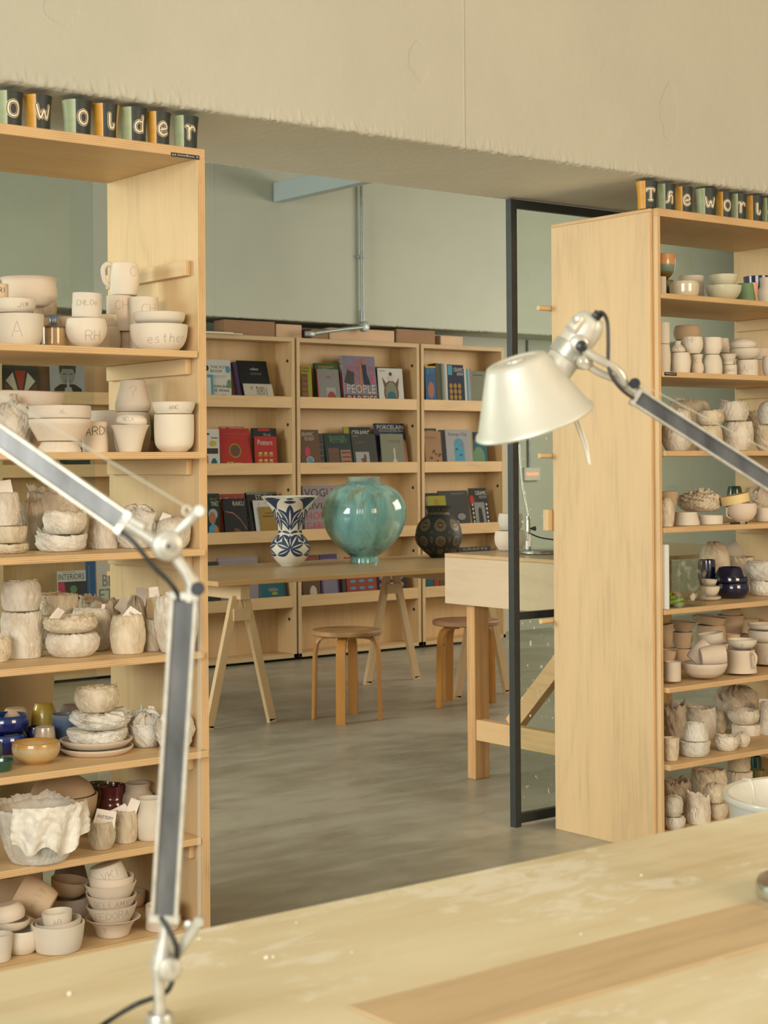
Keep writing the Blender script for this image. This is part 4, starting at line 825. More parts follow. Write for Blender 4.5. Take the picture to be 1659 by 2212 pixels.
pot('shallow bowl marked ANC on the tall rounded cup', 375, 92, 868, 894.5, [(.80, 0), (.84, .1), (.94, .5), (1, 1)], F_+.01, 'bisque', txt='ANC', group=G)
# third shelf: wrapped
z = LEV[2]; G = 'wrapped pots on the third shelf of the left rack'
wrap('flat wrapped dish at the bottom left of the third shelf', 20, 84, 1176, 1197, 'deep', at(z, 20, 1197, 84), 'film_tan', z=z, group=G, fold=.09, top='flat')
wrap('straight wrapped bowl stacked on the flat wrapped dish', 20, 80, 1138, 1175, 'deep', at(z, 20, 1197, 84), 'film_tan', group=G, fold=.03, top='flat')
wrap('tall wrapped pot with a paper slip at the left frame edge', 10, 66, 1066, 1137, 'barrel', at(z, 20, 1197, 84), 'film', group=G, top='flat', tags=[(4, 8, 32, 36, -8, '')])
wrap('shadowed wrapped pot behind the left wrapped stack', 68, 56, 1096, 1192, 'wround', M2, 'film_dark', z=z, group=G, top='knot', fold=.1)
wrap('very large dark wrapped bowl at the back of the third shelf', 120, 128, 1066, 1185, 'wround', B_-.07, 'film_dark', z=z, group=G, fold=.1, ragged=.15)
wrap('low wrapped bowl with a folded lip in front', 132, 114, 1158, 1194, 'deep', at(z, 132, 1193, 114), 'film_cool', z=z, group=G, fold=.08, ragged=.12)
wrap('round wrapped bowl sitting on the low wrapped bowl', 140, 96, 1108, 1157, 'wround', at(z, 132, 1193, 114), 'film', group=G, fold=.07)
wrap('wrapped cup in the middle of the third shelf', 222, 72, 1122, 1189, 'taper', M1+.02, 'film', z=z, group=G, tags=[(8, 6, 30, 28, 12, '')])
wrap('large pale wrapped bowl with a gathered hood behind the lamp joint', 298, 96, 1115, 1189, 'wround', F_+.05, 'film_cool', z=z, group=G, top='dome', fold=.13, ragged=.25, tags=[(-8, -6, 36, 12, -14, '')])
wrap('small wrapped pot tucked behind the hooded bowl', 362, 60, 1120, 1186, 'wround', M2+.02, 'film_dark', z=z, group=G, top='knot', tags=[(4, -4, 20, 22, 25, '')])
wrap('wrapped round pot at the right end of the third shelf', 385, 96, 1132, 1187, 'wround', F_+.06, 'film', z=z, group=G, top='dome', fold=.09, tags=[(-20, -4, 22, 20, 20, '')])
# fourth shelf
z = LEV[3]; G = 'wrapped pots on the fourth shelf of the left rack'; ya = at(z, 46, 1424, 88)
wrap('tall wrapped pot at the bottom of the left double stack', 47, 90, 1326, 1425, 'cyl', ya, 'film', z=z, group=G, top='flat', twist=.6)
wrap('rolled wrapped pot on top of the left double stack', 46, 88, 1258, 1325, 'barrel', ya, 'film', group=G, twist=.3, fold=.06, tags=[(-14, 8, 24, 12, 0, '')])
wrap('loosely knotted wrapped pot cut by the left frame edge', -2, 52, 1378, 1432, 'wround', at(z, 0, 1432, 52), 'film_tan', z=z, group=G, ragged=.3, fold=.12)
wrap('brown wrapped ring bowl behind the double stack', 128, 84, 1287, 1330, 'cyl', B_-.04, 'film_tan', group=G, fold=.06)
wrap('dark wrapped pot supporting the brown ring bowl', 122, 92, 1331, 1404, 'cyl', B_-.04, 'film_dark', z=z, group=G, top='flat')
wrap('lower wrapped bowl of the centre pair', 156, 120, 1372, 1424, 'wround', at(z, 156, 1423, 120), 'film', z=z, group=G, top='flat', twist=.8, fold=.05)
wrap('upper wrapped bowl with torn paper in its top', 151, 118, 1337, 1371, 'wround', at(z, 156, 1423, 120), 'film_tan', group=G, fold=.08, ragged=.1, tags=[(-22, 2, 40, 20, -50, ''), (18, 4, 34, 8, 5, '')])
wrap('wide wrapped pot behind the centre pair', 197, 92, 1320, 1412, 'barrel', M2-.045, 'film', z=z, group=G, tags=[(24, 4, 8, 18, 10, '')])
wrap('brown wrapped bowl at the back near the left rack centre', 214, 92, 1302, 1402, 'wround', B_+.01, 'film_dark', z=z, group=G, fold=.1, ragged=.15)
wrap('neatly pleated wrapped cup with a printed slip', 276, 78, 1334, 1416, 'barrel', at(z, 276, 1415, 78), 'film_tan', z=z, group=G, twist=.7, fold=.05, tags=[(2, 8, 34, 28, 35, 'COON')])
wrap('slim wrapped cup right of the pleated cup', 329, 44, 1340, 1410, 'barrel', at(z, 329, 1409, 44)+.01, 'film_tan', z=z, group=G, top='flat', twist=1)
wrap('crumpled wrapped bowl with two paper slips standing up', 305, 66, 1312, 1402, 'wround', M2+.03, 'film_dark', z=z, group=G, fold=.12, top='dome', ragged=.2, tags=[(-10, 6, 34, 34, -55, ''), (8, -2, 26, 42, 8, '')])
wrap('big wrapped pot at the right end of the fourth shelf', 388, 112, 1293, 1406, 'wround', at(z, 388, 1405, 112), 'film', z=z, group=G, twist=.9, tags=[(-46, -2, 22, 24, -6, ''), (-16, 4, 24, 16, 20, '')])
# fifth shelf: glazed ware and plates
z = LEV[4]; G = 'glazed pots on the fifth shelf of the left rack'; yb_ = at(z, 12, 1636, 96)+.02
pot('lower deep cobalt blue bowl at the left of the fifth shelf', 10, 98, 1590, 1636, 'wround', yb_, 'cobalt', z=z, group=G)
pot('cobalt blue pouring bowl stacked on the lower blue bowl', 12, 102, 1549, 1589, 'wround', yb_, 'cobalt', group=G, name='pouring_bowl', cat='bowl')
pot('green plate cut by the left frame edge', -4, 70, 1645, 1668, 'plate', at(z, -4, 1668, 70)-.01, 'emerald', z=z, group=G, name='plate', cat='plate')
pot('small dark green bowl on the green plate', -18, 46, 1606, 1640, 'wround', at(z, -4, 1668, 70)+.03, 'emerald', z=z+.022, group=G)
pot('upturned yellow glazed pot at the back of the fifth shelf', 95, 56, 1521, 1570, 'wround', B_-.05, 'yellow_glaze', z=z+.022, flip=True, group=G, closed=True)
pot('upturned tan bowl at the back above the blue bowls', 34, 62, 1532, 1560, 'wround', B_-.03, 'bisque_tan', z=z+.03, flip=True, group=G, closed=True)
pot('small gold and blue bowl peeping out behind the ochre bowl', 76, 36, 1571, 1610, 'wround', M2+.01, 'blue_over_brown', z=z, group=G)
pot('pink mottled cup standing behind the ochre bowl', 97, 46, 1572, 1614, 'barrel', M1+.02, 'pink_mottle', z=z, group=G, name='cup')
pot('little white cup between the yellow pot and the blue cup', 108, 18, 1550, 1590, 'cyl', M2+.06, 'bisque', z=z, group=G, name='cup')
pot('dusty blue glazed cup left of the wrapped stack', 142, 60, 1545, 1600, 'cup', M2-.02, 'denim_blue', z=z, group=G, name='cup')
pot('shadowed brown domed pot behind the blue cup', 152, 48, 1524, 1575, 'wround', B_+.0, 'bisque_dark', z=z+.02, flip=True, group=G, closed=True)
pot('ochre and cream glazed bowl in front on the fifth shelf', 78, 104, 1608, 1657, [(.50, 0), (.54, .04), (.80, .22), (.96, .5), (1, .75), (.97, 1)], at(z, 78, 1656, 104), 'ochre_glaze', z=z, group=G)
yp = at(z, 209, 1637, 150)
pot('pale stoneware plate, lower of the two under the wrapped stack', 209, 158, 1621, 1637, 'plate', yp, 'bisque_pink', z=z, name='plate', cat='plate', group='stacked plates')
pot('pale stoneware plate, upper of the two under the wrapped stack', 208, 156, 1604, 1622, 'plate', yp, 'bisque_pink', z=z+.018, name='plate', cat='plate', group='stacked plates')
G = 'wrapped pots on the fifth shelf of the left rack'
wrap('flattened wrapped bowl lying on the stacked plates', 210, 132, 1583, 1610, 'deep', yp, 'film_cool', z=z+.026, group=G, fold=.1, top='flat', ragged=.1)
wrap('crumpled wrapped bowl in the middle of the plate stack', 217, 130, 1545, 1582, 'wround', yp, 'film_cool', group=G, fold=.14, top='flat', ragged=.3)
wrap('round wrapped pot crowning the plate stack', 209, 98, 1489, 1544, 'wround', yp, 'film_tan', group=G, twist=.5, fold=.06, tags=[(6, 6, 40, 5, 0, '')])
wrap('loose crumpled bundle right of the plate stack', 316, 80, 1560, 1624, 'wround', at(z, 316, 1622, 80)+.03, 'film_cool', z=z, group=G, fold=.2, ragged=.5, top='dome')
wrap('rough wrapped bundle at the right end of the fifth shelf', 378, 80, 1560, 1614, 'wround', at(z, 378, 1614, 80)+.02, 'film', z=z, group=G, fold=.14, ragged=.3, top='dome')
# sixth shelf
z = LEV[5]; G = 'pots on the sixth shelf of the left rack'; yc = M2+.03
pot('wide tan bowl holding an upturned bowl', 135, 152, 1726, 1790, 'bowl', yc, 'bisque_tan', z=z, group=G, th=.006)
pot('upturned tan bowl resting in the wide tan bowl', 135, 138, 1684, 1728, 'dome', yc, 'bisque_tan', group=G, closed=True)
wrap('huge bowl draped in white cloth in front on the sixth shelf', 84, 192, 1757, 1877, [(.56, 0), (.66, .03), (.84, .4), (.94, .8), (1, 1)], at(z, 84, 1876, 150), 'film_cool', z=z, fold=.045, twist=.4, ragged=.04)
pot('oxblood and green glazed jar at the back of the sixth shelf', 242, 70, 1700, 1764, 'neckjar', M2+.04, 'oxblood', z=z, name='glazed_jar', cat='jar')
pot('dark green bowl behind the oxblood jar', 212, 66, 1697, 1755, 'bowl', B_+.01, 'olive', z=z, group=G)
pot('bisque jar with a wide neck behind the front jar', 303, 82, 1695, 1778, 'jar', M1+.08, 'bisque_grey', z=z, group=G, name='jar', cat='jar')
pot('straight sided bisque jar with a collar behind the lamp arm', 324, 66, 1728, 1820, 'neckjar', at(z, 324, 1819, 62), 'bisque', z=z, group=G, name='jar', cat='jar')
wrap('small wrapped cup with a curled printed slip', 220, 60, 1780, 1840, 'wround', at(z, 220, 1839, 60), 'film_tan', z=z, twist=.3, fold=.04, group='wrapped cups on the sixth shelf', tags=[(4, 6, 48, 34, 12, 'POTTERY')])
wrap('wrapped cup with paper slips in front of the bisque jars', 271, 54, 1756, 1828, 'barrel', at(z, 271, 1827, 54)+.015, 'film_tan', z=z, twist=.8, fold=.05, group='wrapped cups on the sixth shelf', tags=[(-10, 4, 40, 16, -25, ''), (10, 6, 24, 34, 22, '')])
# bottom shelf
z = LEV[6]; G = 'unglazed pots on the bottom shelf of the left rack'; yd = at(z, 244, 2046, 80)+.03
pot('flaring pot marked with a question mark at the foot of the bowl tower', 244, 120, 1992, 2046, [(.54, 0), (.58, .08), (.66, .45), (.82, .8), (1, 1)], yd, 'bisque_pink', z=z, group=G, txt='?', tx=-.3, th=.006)
for k, (cx, w, yt, yb, lb, tx_) in enumerate([(243, 110, 1963, 2010, 'nested bowl with six pencilled capitals, second from the bottom of the tower', 'FEDORA'), (240, 109, 1940, 1985, 'nested bowl with seven pencilled capitals, third from the bottom of the tower', 'BELLAMY'), (241, 111, 1916, 1962, 'plain nested bowl, third from the top of the tower', None), (240, 95, 1898, 1940, 'nested bowl directly under the tilted top bowl', None)]):
    pot(lb, cx, w, yt, yb, 'lean' if k < 3 else 'deep', yd, 'bisque_pink', group=G, txt=tx_, ty=.66, tilt=-2 if k % 2 == 0 else 1.5)
pot('upturned tilted bowl marked VKI on top of the tower', 239, 84, 1872, 1922, 'cup', yd, 'bisque', flip=True, group=G, txt='VKI', tilt=-14, ty=.6, tx=.2)
yq = at(z, 125, 2072, 100)
pot('deep bucket shaped pot left of the tower', 125, 116, 2003, 2072, 'cup', yq, 'bisque', z=z, group=G, th=.006)
pot('tilted bowl nested in the bucket shaped pot', 130, 100, 1996, 2040, 'bowl', yq, 'bisque', group=G, tilt=-6)
pot('small cup marked AB standing in the bucket shaped pot', 125, 66, 1974, 2010, 'cup', yq, 'bisque', group=G, txt='AB', tilt=-4, name='cup')
pot('straight cylinder pot right of the tower behind the lamp', 350, 72, 1960, 2022, 'cyl', at(z, 350, 2021, 72), 'bisque_pink', z=z, group=G)
pot('wide shadowed bowl behind the tower of bowls', 300, 92, 1928, 1998, 'deep', M2+.04, 'bisque_tan', z=z, group=G)
pot('cut off pot at the left frame edge holding nested cups', 0, 54, 2022, 2092, 'cup', YF+.06, 'bisque', z=z, group=G)
pot('wide bowl between the left edge pot and the bucket pot', 46, 80, 2014, 2078, 'wround', at(z, 46, 2077, 78)+.04, 'bisque', z=z, group=G)
pot('shallow bowl resting on the wide bowl at left', 28, 74, 1992, 2012, 'bowl', at(z, 46, 2077, 78)+.04, 'bisque_pink', group=G)
pot('tilted upturned bowl near the left frame edge', 20, 72, 1958, 1992, 'wround', at(z, 46, 2077, 78)+.04, 'bisque_pink', flip=True, group=G, tilt=-10)
pot('large bowl with big handwriting lying on its side', 86, 82, 1905, 1985, 'deep', YF+.15, 'bisque_tan', group=G, txt='Emily', tilt=-62, ty=.5)
pot('dark shadowed bowl leaning behind the bowl lying on its side', 42, 112, 1893, 1950, 'deep', B_-.03, 'bisque_tan', group=G, tilt=-8)
pot('supporting tan bowl at the back under the leaning bowl', 40, 96, 1951, 2005, 'wround', B_-.03, 'bisque_tan', z=z, group=G)
pot('tilted wide rimmed bowl behind the bucket pot', 146, 82, 1906, 1945, 'bowl', B_-.09, 'bisque_tan', group=G, tilt=9)
pot('low bowl pair member behind the bucket pot', 150, 88, 1945, 2005, 'wround', B_-.09, 'bisque_grey', z=z, group=G)
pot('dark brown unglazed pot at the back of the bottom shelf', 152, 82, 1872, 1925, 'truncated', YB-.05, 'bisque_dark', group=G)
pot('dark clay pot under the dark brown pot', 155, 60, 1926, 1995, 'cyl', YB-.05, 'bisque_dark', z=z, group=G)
# loose cloth falling from the rim of the huge draped bowl
hb_ = [o for o in COL.objects if o.get('label', '').startswith('huge bowl draped')][0]
c0_ = hb_.location; dd_ = Vector((c0_.x, c0_.y, 0)); fc_ = math.atan2(-dd_.y, -dd_.x); Rb = max(math.hypot(v.co.x, v.co.y) for v in hb_.data.vertices); Hb = max(v.co.z for v in hb_.data.vertices)
bm = bmesh.new(); rows = []; nA, nZ = 46, 26
for i in range(nA+1):
    u = i/nA; aa = fc_-.55+2.0*u; row = []; drop = Hb*(.50+.42*math.sin(PI*u*.95+.4)**2-.30*math.exp(-((u-.36)/.13)**2)); wv = NZ.noise(Vector((u*7, 3, 1)))
    for j in range(nZ+1):
        t = j/nZ; z_ = Hb*.975-drop*t; r_ = Rb*(1.0-.20*(1-z_/Hb))+.004+.016*t+.012*t*math.sin(u*26+t*3)+.010*t*wv+.006*NZ.noise(Vector((u*16, t*7, 5)))
        row.append(bm.verts.new((r_*math.cos(aa), r_*math.sin(aa), max(z_, .006)+.004*NZ.noise(Vector((u*20, t*4, 8))))))
    rows.append(row)
for a_, b2_ in zip(rows, rows[1:]):
    for j in range(nZ): bm.faces.new((a_[j], a_[j+1], b2_[j+1], b2_[j]))
obj('loose_cloth', bm, 'film_cool', hb_, True, world=False)
# ================================================================ pots on the right rack, shelf by shelf from the top
z = 1.854; G = 'glazed pots on the top shelf of the right rack'; R_F = YF+.09
pot('small dark pot under the orange and teal cup', 1440, 34, 604, 634, 'barrel', M1+.02, 'olive', z=z, group=G)
pot('orange and teal banded cup with a dark foot', 1434, 50, 547, 603.5, 'round', M1+.02, 'sunset', group=G, name='cup', cat='cup')
pot('white unglazed cup against the left side of the top shelf', 1428, 22, 597, 633, 'cyl', R_F-.02, 'bisque', z=z, group=G, name='cup')
pot('glossy cream bowl with a thick rim on the top shelf', 1478, 64, 606, 637, [(.80, 0), (.9, .06), (.98, .3), (1, .8), (.97, .9), (.93, 1)], R_F, 'gloss_cream', z=z, group=G)
pot('plain white cylinder behind the glossy cream bowl', 1493, 55, 594, 638, 'cyl', M2, 'bisque', z=z, group=G)
pot('wide cream glazed bowl under a paler cup', 1563, 78, 614, 645, 'bowl', R_F+.01, 'gloss_pale', z=z, group=G)
pot('pale glazed cup sitting in the wide cream bowl', 1563, 60, 591, 614, 'cup', R_F+.01, 'gloss_pale', group=G, name='cup', cat='cup')
pot('tapered cup half green and half salmon pink', 1610, 44, 611, 649, 'taper', M1-.01, 'leaf_green', z=z, group=G, name='cup', cat='cup')
pot('salmon pink tapered cup beside the green one', 1628, 22, 610, 649, 'taper', M1+.10, 'salmon', z=z, group=G, name='cup', cat='cup')
pot('blue over brown glazed bowl at the back right', 1638, 64, 595, 640, 'bowl', B_-.07, 'blue_over_brown', z=z, group=G)
pot('white unglazed pitcher at the right frame edge', 1664, 54, 598, 652, 'neckjar', R_F, 'bisque', z=z, group=G, name='pitcher', cat='pitcher')
z = 1.593; G = 'unglazed pots on the second shelf of the right rack'
pot('tall cylinder against the left side of the second shelf', 1430, 38, 743, 801, 'barrel', R_F-.01, 'bisque', z=z, group=G)
pot('straight cup on the tall cylinder at left', 1430, 34, 696, 742.5, 'cyl', R_F-.01, 'bisque', group=G, name='cup')
pot('rounded cup carrying the small bottle', 1470, 44, 761, 803, 'barrel', R_F-.01, 'bisque', z=z, group=G, name='cup')
pot('small narrow necked bottle on the rounded cup', 1464, 33, 736, 760.5, [(.9, 0), (1, .1), (.92, .35), (.6, .6), (.42, .72), (.42, .88), (.5, 1)], R_F-.01, 'bisque', txt='DL', group=G, name='bottle', cat='bottle', ty=.25)
pot('hidden tan pot holding up the brown bowl', 1484, 46, 734, 803, 'cyl', M2+.03, 'bisque_tan', z=z, group=G)
pot('brownish bowl highest on the second shelf', 1484, 58, 702, 733.5, 'barrel', M2+.03, 'bisque_tan', group=G)
pot('small waisted vase marked C', 1505.5, 30, 765, 804, 'vase', R_F+.01, 'bisque_pink', z=z, txt='C', group=G, name='vase', cat='vase', ty=.7)
pot('round bowl marked HF on the waisted vase', 1495, 48, 727, 764, 'wround', R_F+.01, 'bisque', txt='HF', group=G, ty=.78)
pot('upturned barrel cup right of the waisted vase', 1539, 43, 765, 805, 'wround', R_F, 'bisque', z=z, flip=True, closed=True, group=G, name='cup')
pot('round bowl on the upturned barrel cup', 1538, 44, 728, 764, 'wround', R_F, 'bisque', group=G)
pot('small cup at the bottom of the two small stacked cups', 1576, 32, 788, 806, 'cyl', R_F+.005, 'bisque', z=z, txt='SONIC', group=G, name='cup')
pot('waisted cup with writing on top of the small cup', 1573, 40, 764, 787.5, 'flare', R_F+.005, 'bisque', txt='NOAH', group=G, name='cup', ty=.4)
pot('tan cup standing behind the waisted cup', 1562, 30, 730, 762, 'taper', M2-.01, 'bisque_pink', group=G, name='cup')
pot('tall cup beneath the tan cup at the back', 1562, 34, 763, 805, 'cyl', M2-.01, 'bisque_tan', z=z, group=G, name='cup')
pot('straight cup with pencil marks under two bowls', 1614, 47, 777, 809, 'cyl', R_F+.015, 'bisque', z=z, txt='JUI', group=G, name='cup')
pot('shallow bowl on the straight cup with pencil marks', 1610, 68, 752, 776.5, 'bowl', R_F+.015, 'bisque', group=G)
pot('closed dome shaped vessel with an oval opening', 1605, 58, 729, 751.5, [(.9, 0), (1, .3), (.92, .6), (.68, .85), (.42, .98), (.40, 1)], R_F+.015, 'bisque', group=G)
pot('cup behind the shallow bowl near the right edge', 1648, 36, 752, 776, 'cup', M2-.01, 'bisque_pink', group=G, name='cup')
pot('tan pot under the rear right cup', 1646, 40, 777, 808, 'cyl', M2-.01, 'bisque_tan', z=z, group=G)
pot('rounded pot at the right frame edge of the second shelf', 1667, 40, 769, 810, 'wround', R_F-.01, 'bisque', z=z, group=G)
z = LEV[1]; G = 'wrapped pots on the third shelf of the right rack'
wrap('wide cloth wrapped bowl at the back left', 1489, 96, 868, 925, 'barrel', M2+.06, 'film_tan', group=G, fold=.05, tags=[(-20, 0, 20, 10, 10, '')])
wrap('dark wrapped pot under the wide wrapped bowl', 1486, 70, 926, 975, 'cyl', M2+.06, 'film_dark', z=z, group=G, top='flat')
wrap('wrapped bowl in the left corner behind the lamp arm', 1462, 68, 920, 975, 'wround', R_F+.0, 'film', z=z, group=G, top='flat', twist=-1.4)
wrap('loose film bundle on the left corner bowl', 1466, 54, 890, 919, 'wround', R_F+.01, 'film', group=G, fold=.12, ragged=.2)
wrap('lower wrapped cup at the centre of the third shelf', 1532, 58, 921, 975, 'barrel', R_F+.0, 'film_tan', z=z, group=G, top='flat', fold=.05)
wrap('round wrapped cup on the lower centre cup', 1534, 60, 888, 920, 'wround', R_F+.0, 'film_tan', group=G, fold=.06)
wrap('large wrapped pot under the tallest wrapped cup', 1594, 68, 912, 975, 'wround', R_F+.01, 'film', z=z, group=G, top='flat', twist=-1.2)
wrap('tallest wrapped cup on the third shelf', 1585, 64, 868, 911, 'barrel', R_F+.01, 'film', group=G, twist=.3)
wrap('scrunched dark bundle behind the tallest cup', 1628, 34, 892, 932, 'wround', M2, 'film_dark', group=G, fold=.16, ragged=.4)
wrap('lower wrapped pot at the right frame edge', 1664, 74, 919, 975, 'wround', R_F+.0, 'film_tan', z=z, group=G, top='flat')
wrap('upper wrapped pot at the right frame edge', 1666, 60, 876, 918, 'barrel', R_F+.0, 'film_cool', group=G, top='dome')
z = LEV[2]; G = 'pots on the fourth shelf of the right rack'
pot('tan flaring beaker at the left of the fourth shelf', 1440, 50, 1062, 1132, 'cone', M1, 'bisque_tan', z=z, group=G)
wrap('slim wrapped cup in front of the tan beaker', 1438, 38, 1088, 1138, 'barrel', R_F-.04, 'film_tan', z=z, group='wrapped pots on the fourth shelf of the right rack', top='dome')
pot('upturned pale bowl on the fourth shelf', 1482, 59, 1107, 1135, 'taper', R_F+.0, 'bisque', z=z, closed=True, group=G)
pot('shallow pale dish right of the upturned bowl', 1534, 54, 1114, 1134, 'ring', R_F+.01, 'bisque', z=z, group=G)
wrap('big brown plastic bundle on the pale dish and bowl', 1512, 92, 1074, 1106, 'wround', M1+.05, 'film_tan', group='wrapped pots on the fourth shelf of the right rack', fold=.18, ragged=.35, top='dome', twist=3)
pot('rounded cup with a small handle under the yellow ring', 1603, 63, 1088, 1130, 'round', R_F+.01, 'bisque_pink', z=z, handle=(-1.3, .2, .7, .006, .004), group=G, name='cup', cat='cup')
pot('pale yellow dish tilted on the rounded cup', 1590, 62, 1069, 1088, 'ring', R_F+.03, 'pale_yellow', flip=True, tilt=-11, group=G)
pot('low bowl right of the rounded cup', 1655, 54, 1098, 1128, 'deep', R_F+.01, 'bisque', z=z, group=G)
wrap('grey film bundle at the back right of the fourth shelf', 1646, 56, 1064, 1110, 'wround', M2, 'film_dark', group='wrapped pots on the fourth shelf of the right rack', fold=.15, ragged=.3, top='dome')
pot('dark teal bowl at the back behind the yellow dish', 1587, 36, 1050, 1120, 'deep', YB-.05, 'dark_teal', z=z, group=G, flip=True, closed=True)
p = onZ(1562, 1130, z+.004); q = onZ(1611, 1129, z+.004); p.y = q.y = YF+.018; bm = bmesh.new(); tube(bm, [p, p.lerp(q, .55)], .0035, 10, 1); tube(bm, [p.lerp(q, .55), p.lerp(q, .88)], .0032, 10, 2); tube(bm, [p.lerp(q, .88), q], .0038, 10, 0)
mat('dark_plastic', (.02, .025, .03), .35); mat('clear_grey', (.45, .42, .40), .3); tag(obj('marker_pen', bm, ['bolt_black', 'dark_plastic', 'clear_grey'], None, 40), 'black and clear pen lying on the fourth shelf edge of the right rack', 'pen')
z = .804; G = 'pots on the fifth shelf of the right rack'
a = onY(1432.5, 1176, YF+.0); b_ = onY(1443, 1318, YF-.022); b_.z = max(b_.z, .8045); bm = bmesh.new(); bx(bm, RXI+.001, RXI+.010, YF-.022, YF+.033, b_.z, a.z, .003); tag(obj('white_tile', bm, 'white_plastic'), 'white plastic board standing upright against the rack side', 'board')
# clear acrylic box of clothes pegs
m, nt, b = newmat('acrylic'); tr = nt.nodes.new('ShaderNodeBsdfTransparent'); tr.inputs[0].default_value = (.90, .90, .86, 1); nz = noise_node(nt, 40, 5); rz = ramp(nt, nz.outputs[0], [(.52, (.03,)*3), (.70, (.30,)*3)])
mxs = nt.nodes.new('ShaderNodeMixShader'); b.inputs['Base Color'].default_value = (.62, .58, .50, 1); b.inputs['Roughness'].default_value = .15; nt.links.new(rz.outputs[0], mxs.inputs[0]); nt.links.new(tr.outputs[0], mxs.inputs[1]); nt.links.new(b.outputs[0], mxs.inputs[2]); nt.links.new(mxs.outputs[0], nt.nodes['Material Output'].inputs[0]); MATS['acrylic'] = m
BX0 = onY(1465, 1310, YF+.0).x; BX1 = onY(1526, 1310, YF+.0).x; BH = onY(1527, 1208, YF).z-z; BY0, BY1 = YF-.001, YF+.115
t = thing('acrylic_box', 'clear scuffed acrylic box holding pegs and scraps', 'box', ((BX0+BX1)/2, YF+.05, z))
for nm_, q in (('front_wall', (BX0, BX1, BY0, BY0+.003, z+.0035, z+BH)), ('rear_wall', (BX0, BX1, BY1-.003, BY1, z+.0035, z+BH)), ('side_wall', (BX0, BX0+.003, BY0+.003, BY1-.003, z+.0035, z+BH)), ('side_wall', (BX1-.003, BX1, BY0+.003, BY1-.003, z+.0035, z+BH)), ('base', (BX0, BX1, BY0, BY1, z+.0005, z+.0035))):
    bm = bmesh.new(); bx(bm, *q, .0005); obj(nm_, bm, 'acrylic', t)
mat('lime', (.30, .62, .04), .4); mat('orange_scrap', (.85, .25, .05), .6); mat('grey_scrap', (.42, .38, .33), .7)
random.seed(3)
for i in range(4):
    bm = bmesh.new(); c = Vector((BX0+.035+i*.008, BY0+.03+i*.018, z+.010+i*.010)); d = Vector((.058, .015*(-1)**i, .012*(i % 2))); bar(bm, c-d*.45, c+d*.45, .007, .010); tag(obj('clothes_peg', bm, 'lime'), ['lime green plastic peg lowest in the acrylic box', 'lime green peg second from the bottom in the acrylic box', 'lime green peg slanting across the acrylic box', 'lime green peg at the back of the acrylic box'][i], 'peg', 'green pegs in the acrylic box')
for i, (fx, fy, fz, s, mm_, lb, ct) in enumerate([(.78, .25, .030, .013, 'tag_paper', 'torn white paper scrap in the acrylic box', 'paper'), (.22, .4, .050, .007, 'orange_scrap', 'small orange scrap in the acrylic box', 'scrap'), (.45, .6, .040, .011, 'grey_scrap', 'grey crumpled lump in the acrylic box', 'scrap'), (.30, .7, .022, .012, 'grey_scrap', 'flattened grey lump at the back of the acrylic box', 'scrap')]):
    bm = bmesh.new(); bmesh.ops.create_icosphere(bm, subdivisions=2, radius=s)
    for v in bm.verts: v.co *= 1+.35*NZ.noise(v.co*160+Vector((i*3, 0, 0))); v.co.y *= .5
    bmesh.ops.translate(bm, vec=(BX0+(BX1-BX0)*fx, BY0+.012+(BY1-BY0-.03)*fy, z+fz), verts=bm.verts); tag(obj('paper_scrap' if ct == 'paper' else 'clay_scrap', bm, mm_), lb, ct)
pot('dark navy round pot behind the acrylic box', 1527, 38, 1210, 1300, 'wround', M2-.03, 'navy_black', z=z+.03, group=G)
ys = R_F+.045
for k, (w_, yt_, yb2, lb) in enumerate([(52, 1291, 1307, 'lowest pale dish of the small stack beside the acrylic box'), (46, 1268, 1290.5, 'middle pale dish of the small stack beside the acrylic box'), (34, 1253, 1267.5, 'smallest pale dish on the stack beside the acrylic box')]):
    pot(lb, 1532, w_, yt_, yb2, 'bowl', ys, 'bisque', z=z if k == 0 else None, group='small stacked dishes')
yn = M1-.02
pot('large navy glazed bowl at the bottom of the navy stack', 1583, 74, 1260, 1303, 'wround', yn, 'navy_black', z=z, group=G)
pot('navy bowl nested on the large navy bowl', 1580, 76, 1249, 1259.5, 'cyl', yn, 'navy_black', group=G)
pot('upturned navy bowl crowning the navy stack', 1577, 66, 1227, 1248.5, 'truncated', yn, 'navy_black', group=G)
wrap('lower white wrapped bowl right of the navy stack', 1655, 78, 1258, 1300, 'wround', R_F+.05, 'film_cool', z=z, group='white wrapped bowls beside the navy stack', top='flat', fold=.08)
wrap('upper white wrapped bowl right of the navy stack', 1652, 84, 1216, 1257, 'wround', R_F+.05, 'film_cool', group='white wrapped bowls beside the navy stack', fold=.08)
wrap('brown wrapped bowl at the back behind the navy stack', 1544, 66, 1196, 1290, 'wround', B_-.04, 'film_tan', z=z, group='brown wrapped pots at the back of the fifth shelf', fold=.12, top='dome')
wrap('second brown wrapped bowl at the back right', 1602, 60, 1206, 1288, 'wround', B_-.04, 'film_tan', z=z, group='brown wrapped pots at the back of the fifth shelf', fold=.12, tags=[(-24, -2, 28, 10, -12, '')])
pot('pinkish beaker lying tilted on the brown bundles', 1580, 44, 1178, 1205, 'cup', B_-.0, 'bisque_grey', tilt=60, group=G)
z = .554; G = 'unglazed pots on the sixth shelf of the right rack'
pot('straight cup in the front left corner of the sixth shelf', 1453, 36, 1431, 1478, 'cyl', at(z, 1453, 1477, 36), 'bisque_pink', z=z, group=G, name='cup')
pot('tilted cup behind the front left corner cup', 1440, 36, 1406, 1432, 'cup', M1, 'bisque_tan', group=G, tilt=8, name='cup')
pot('cup under the tilted cup near the rack side', 1446, 40, 1433, 1462, 'deep', M1, 'bisque_tan', z=z, group=G, name='cup')
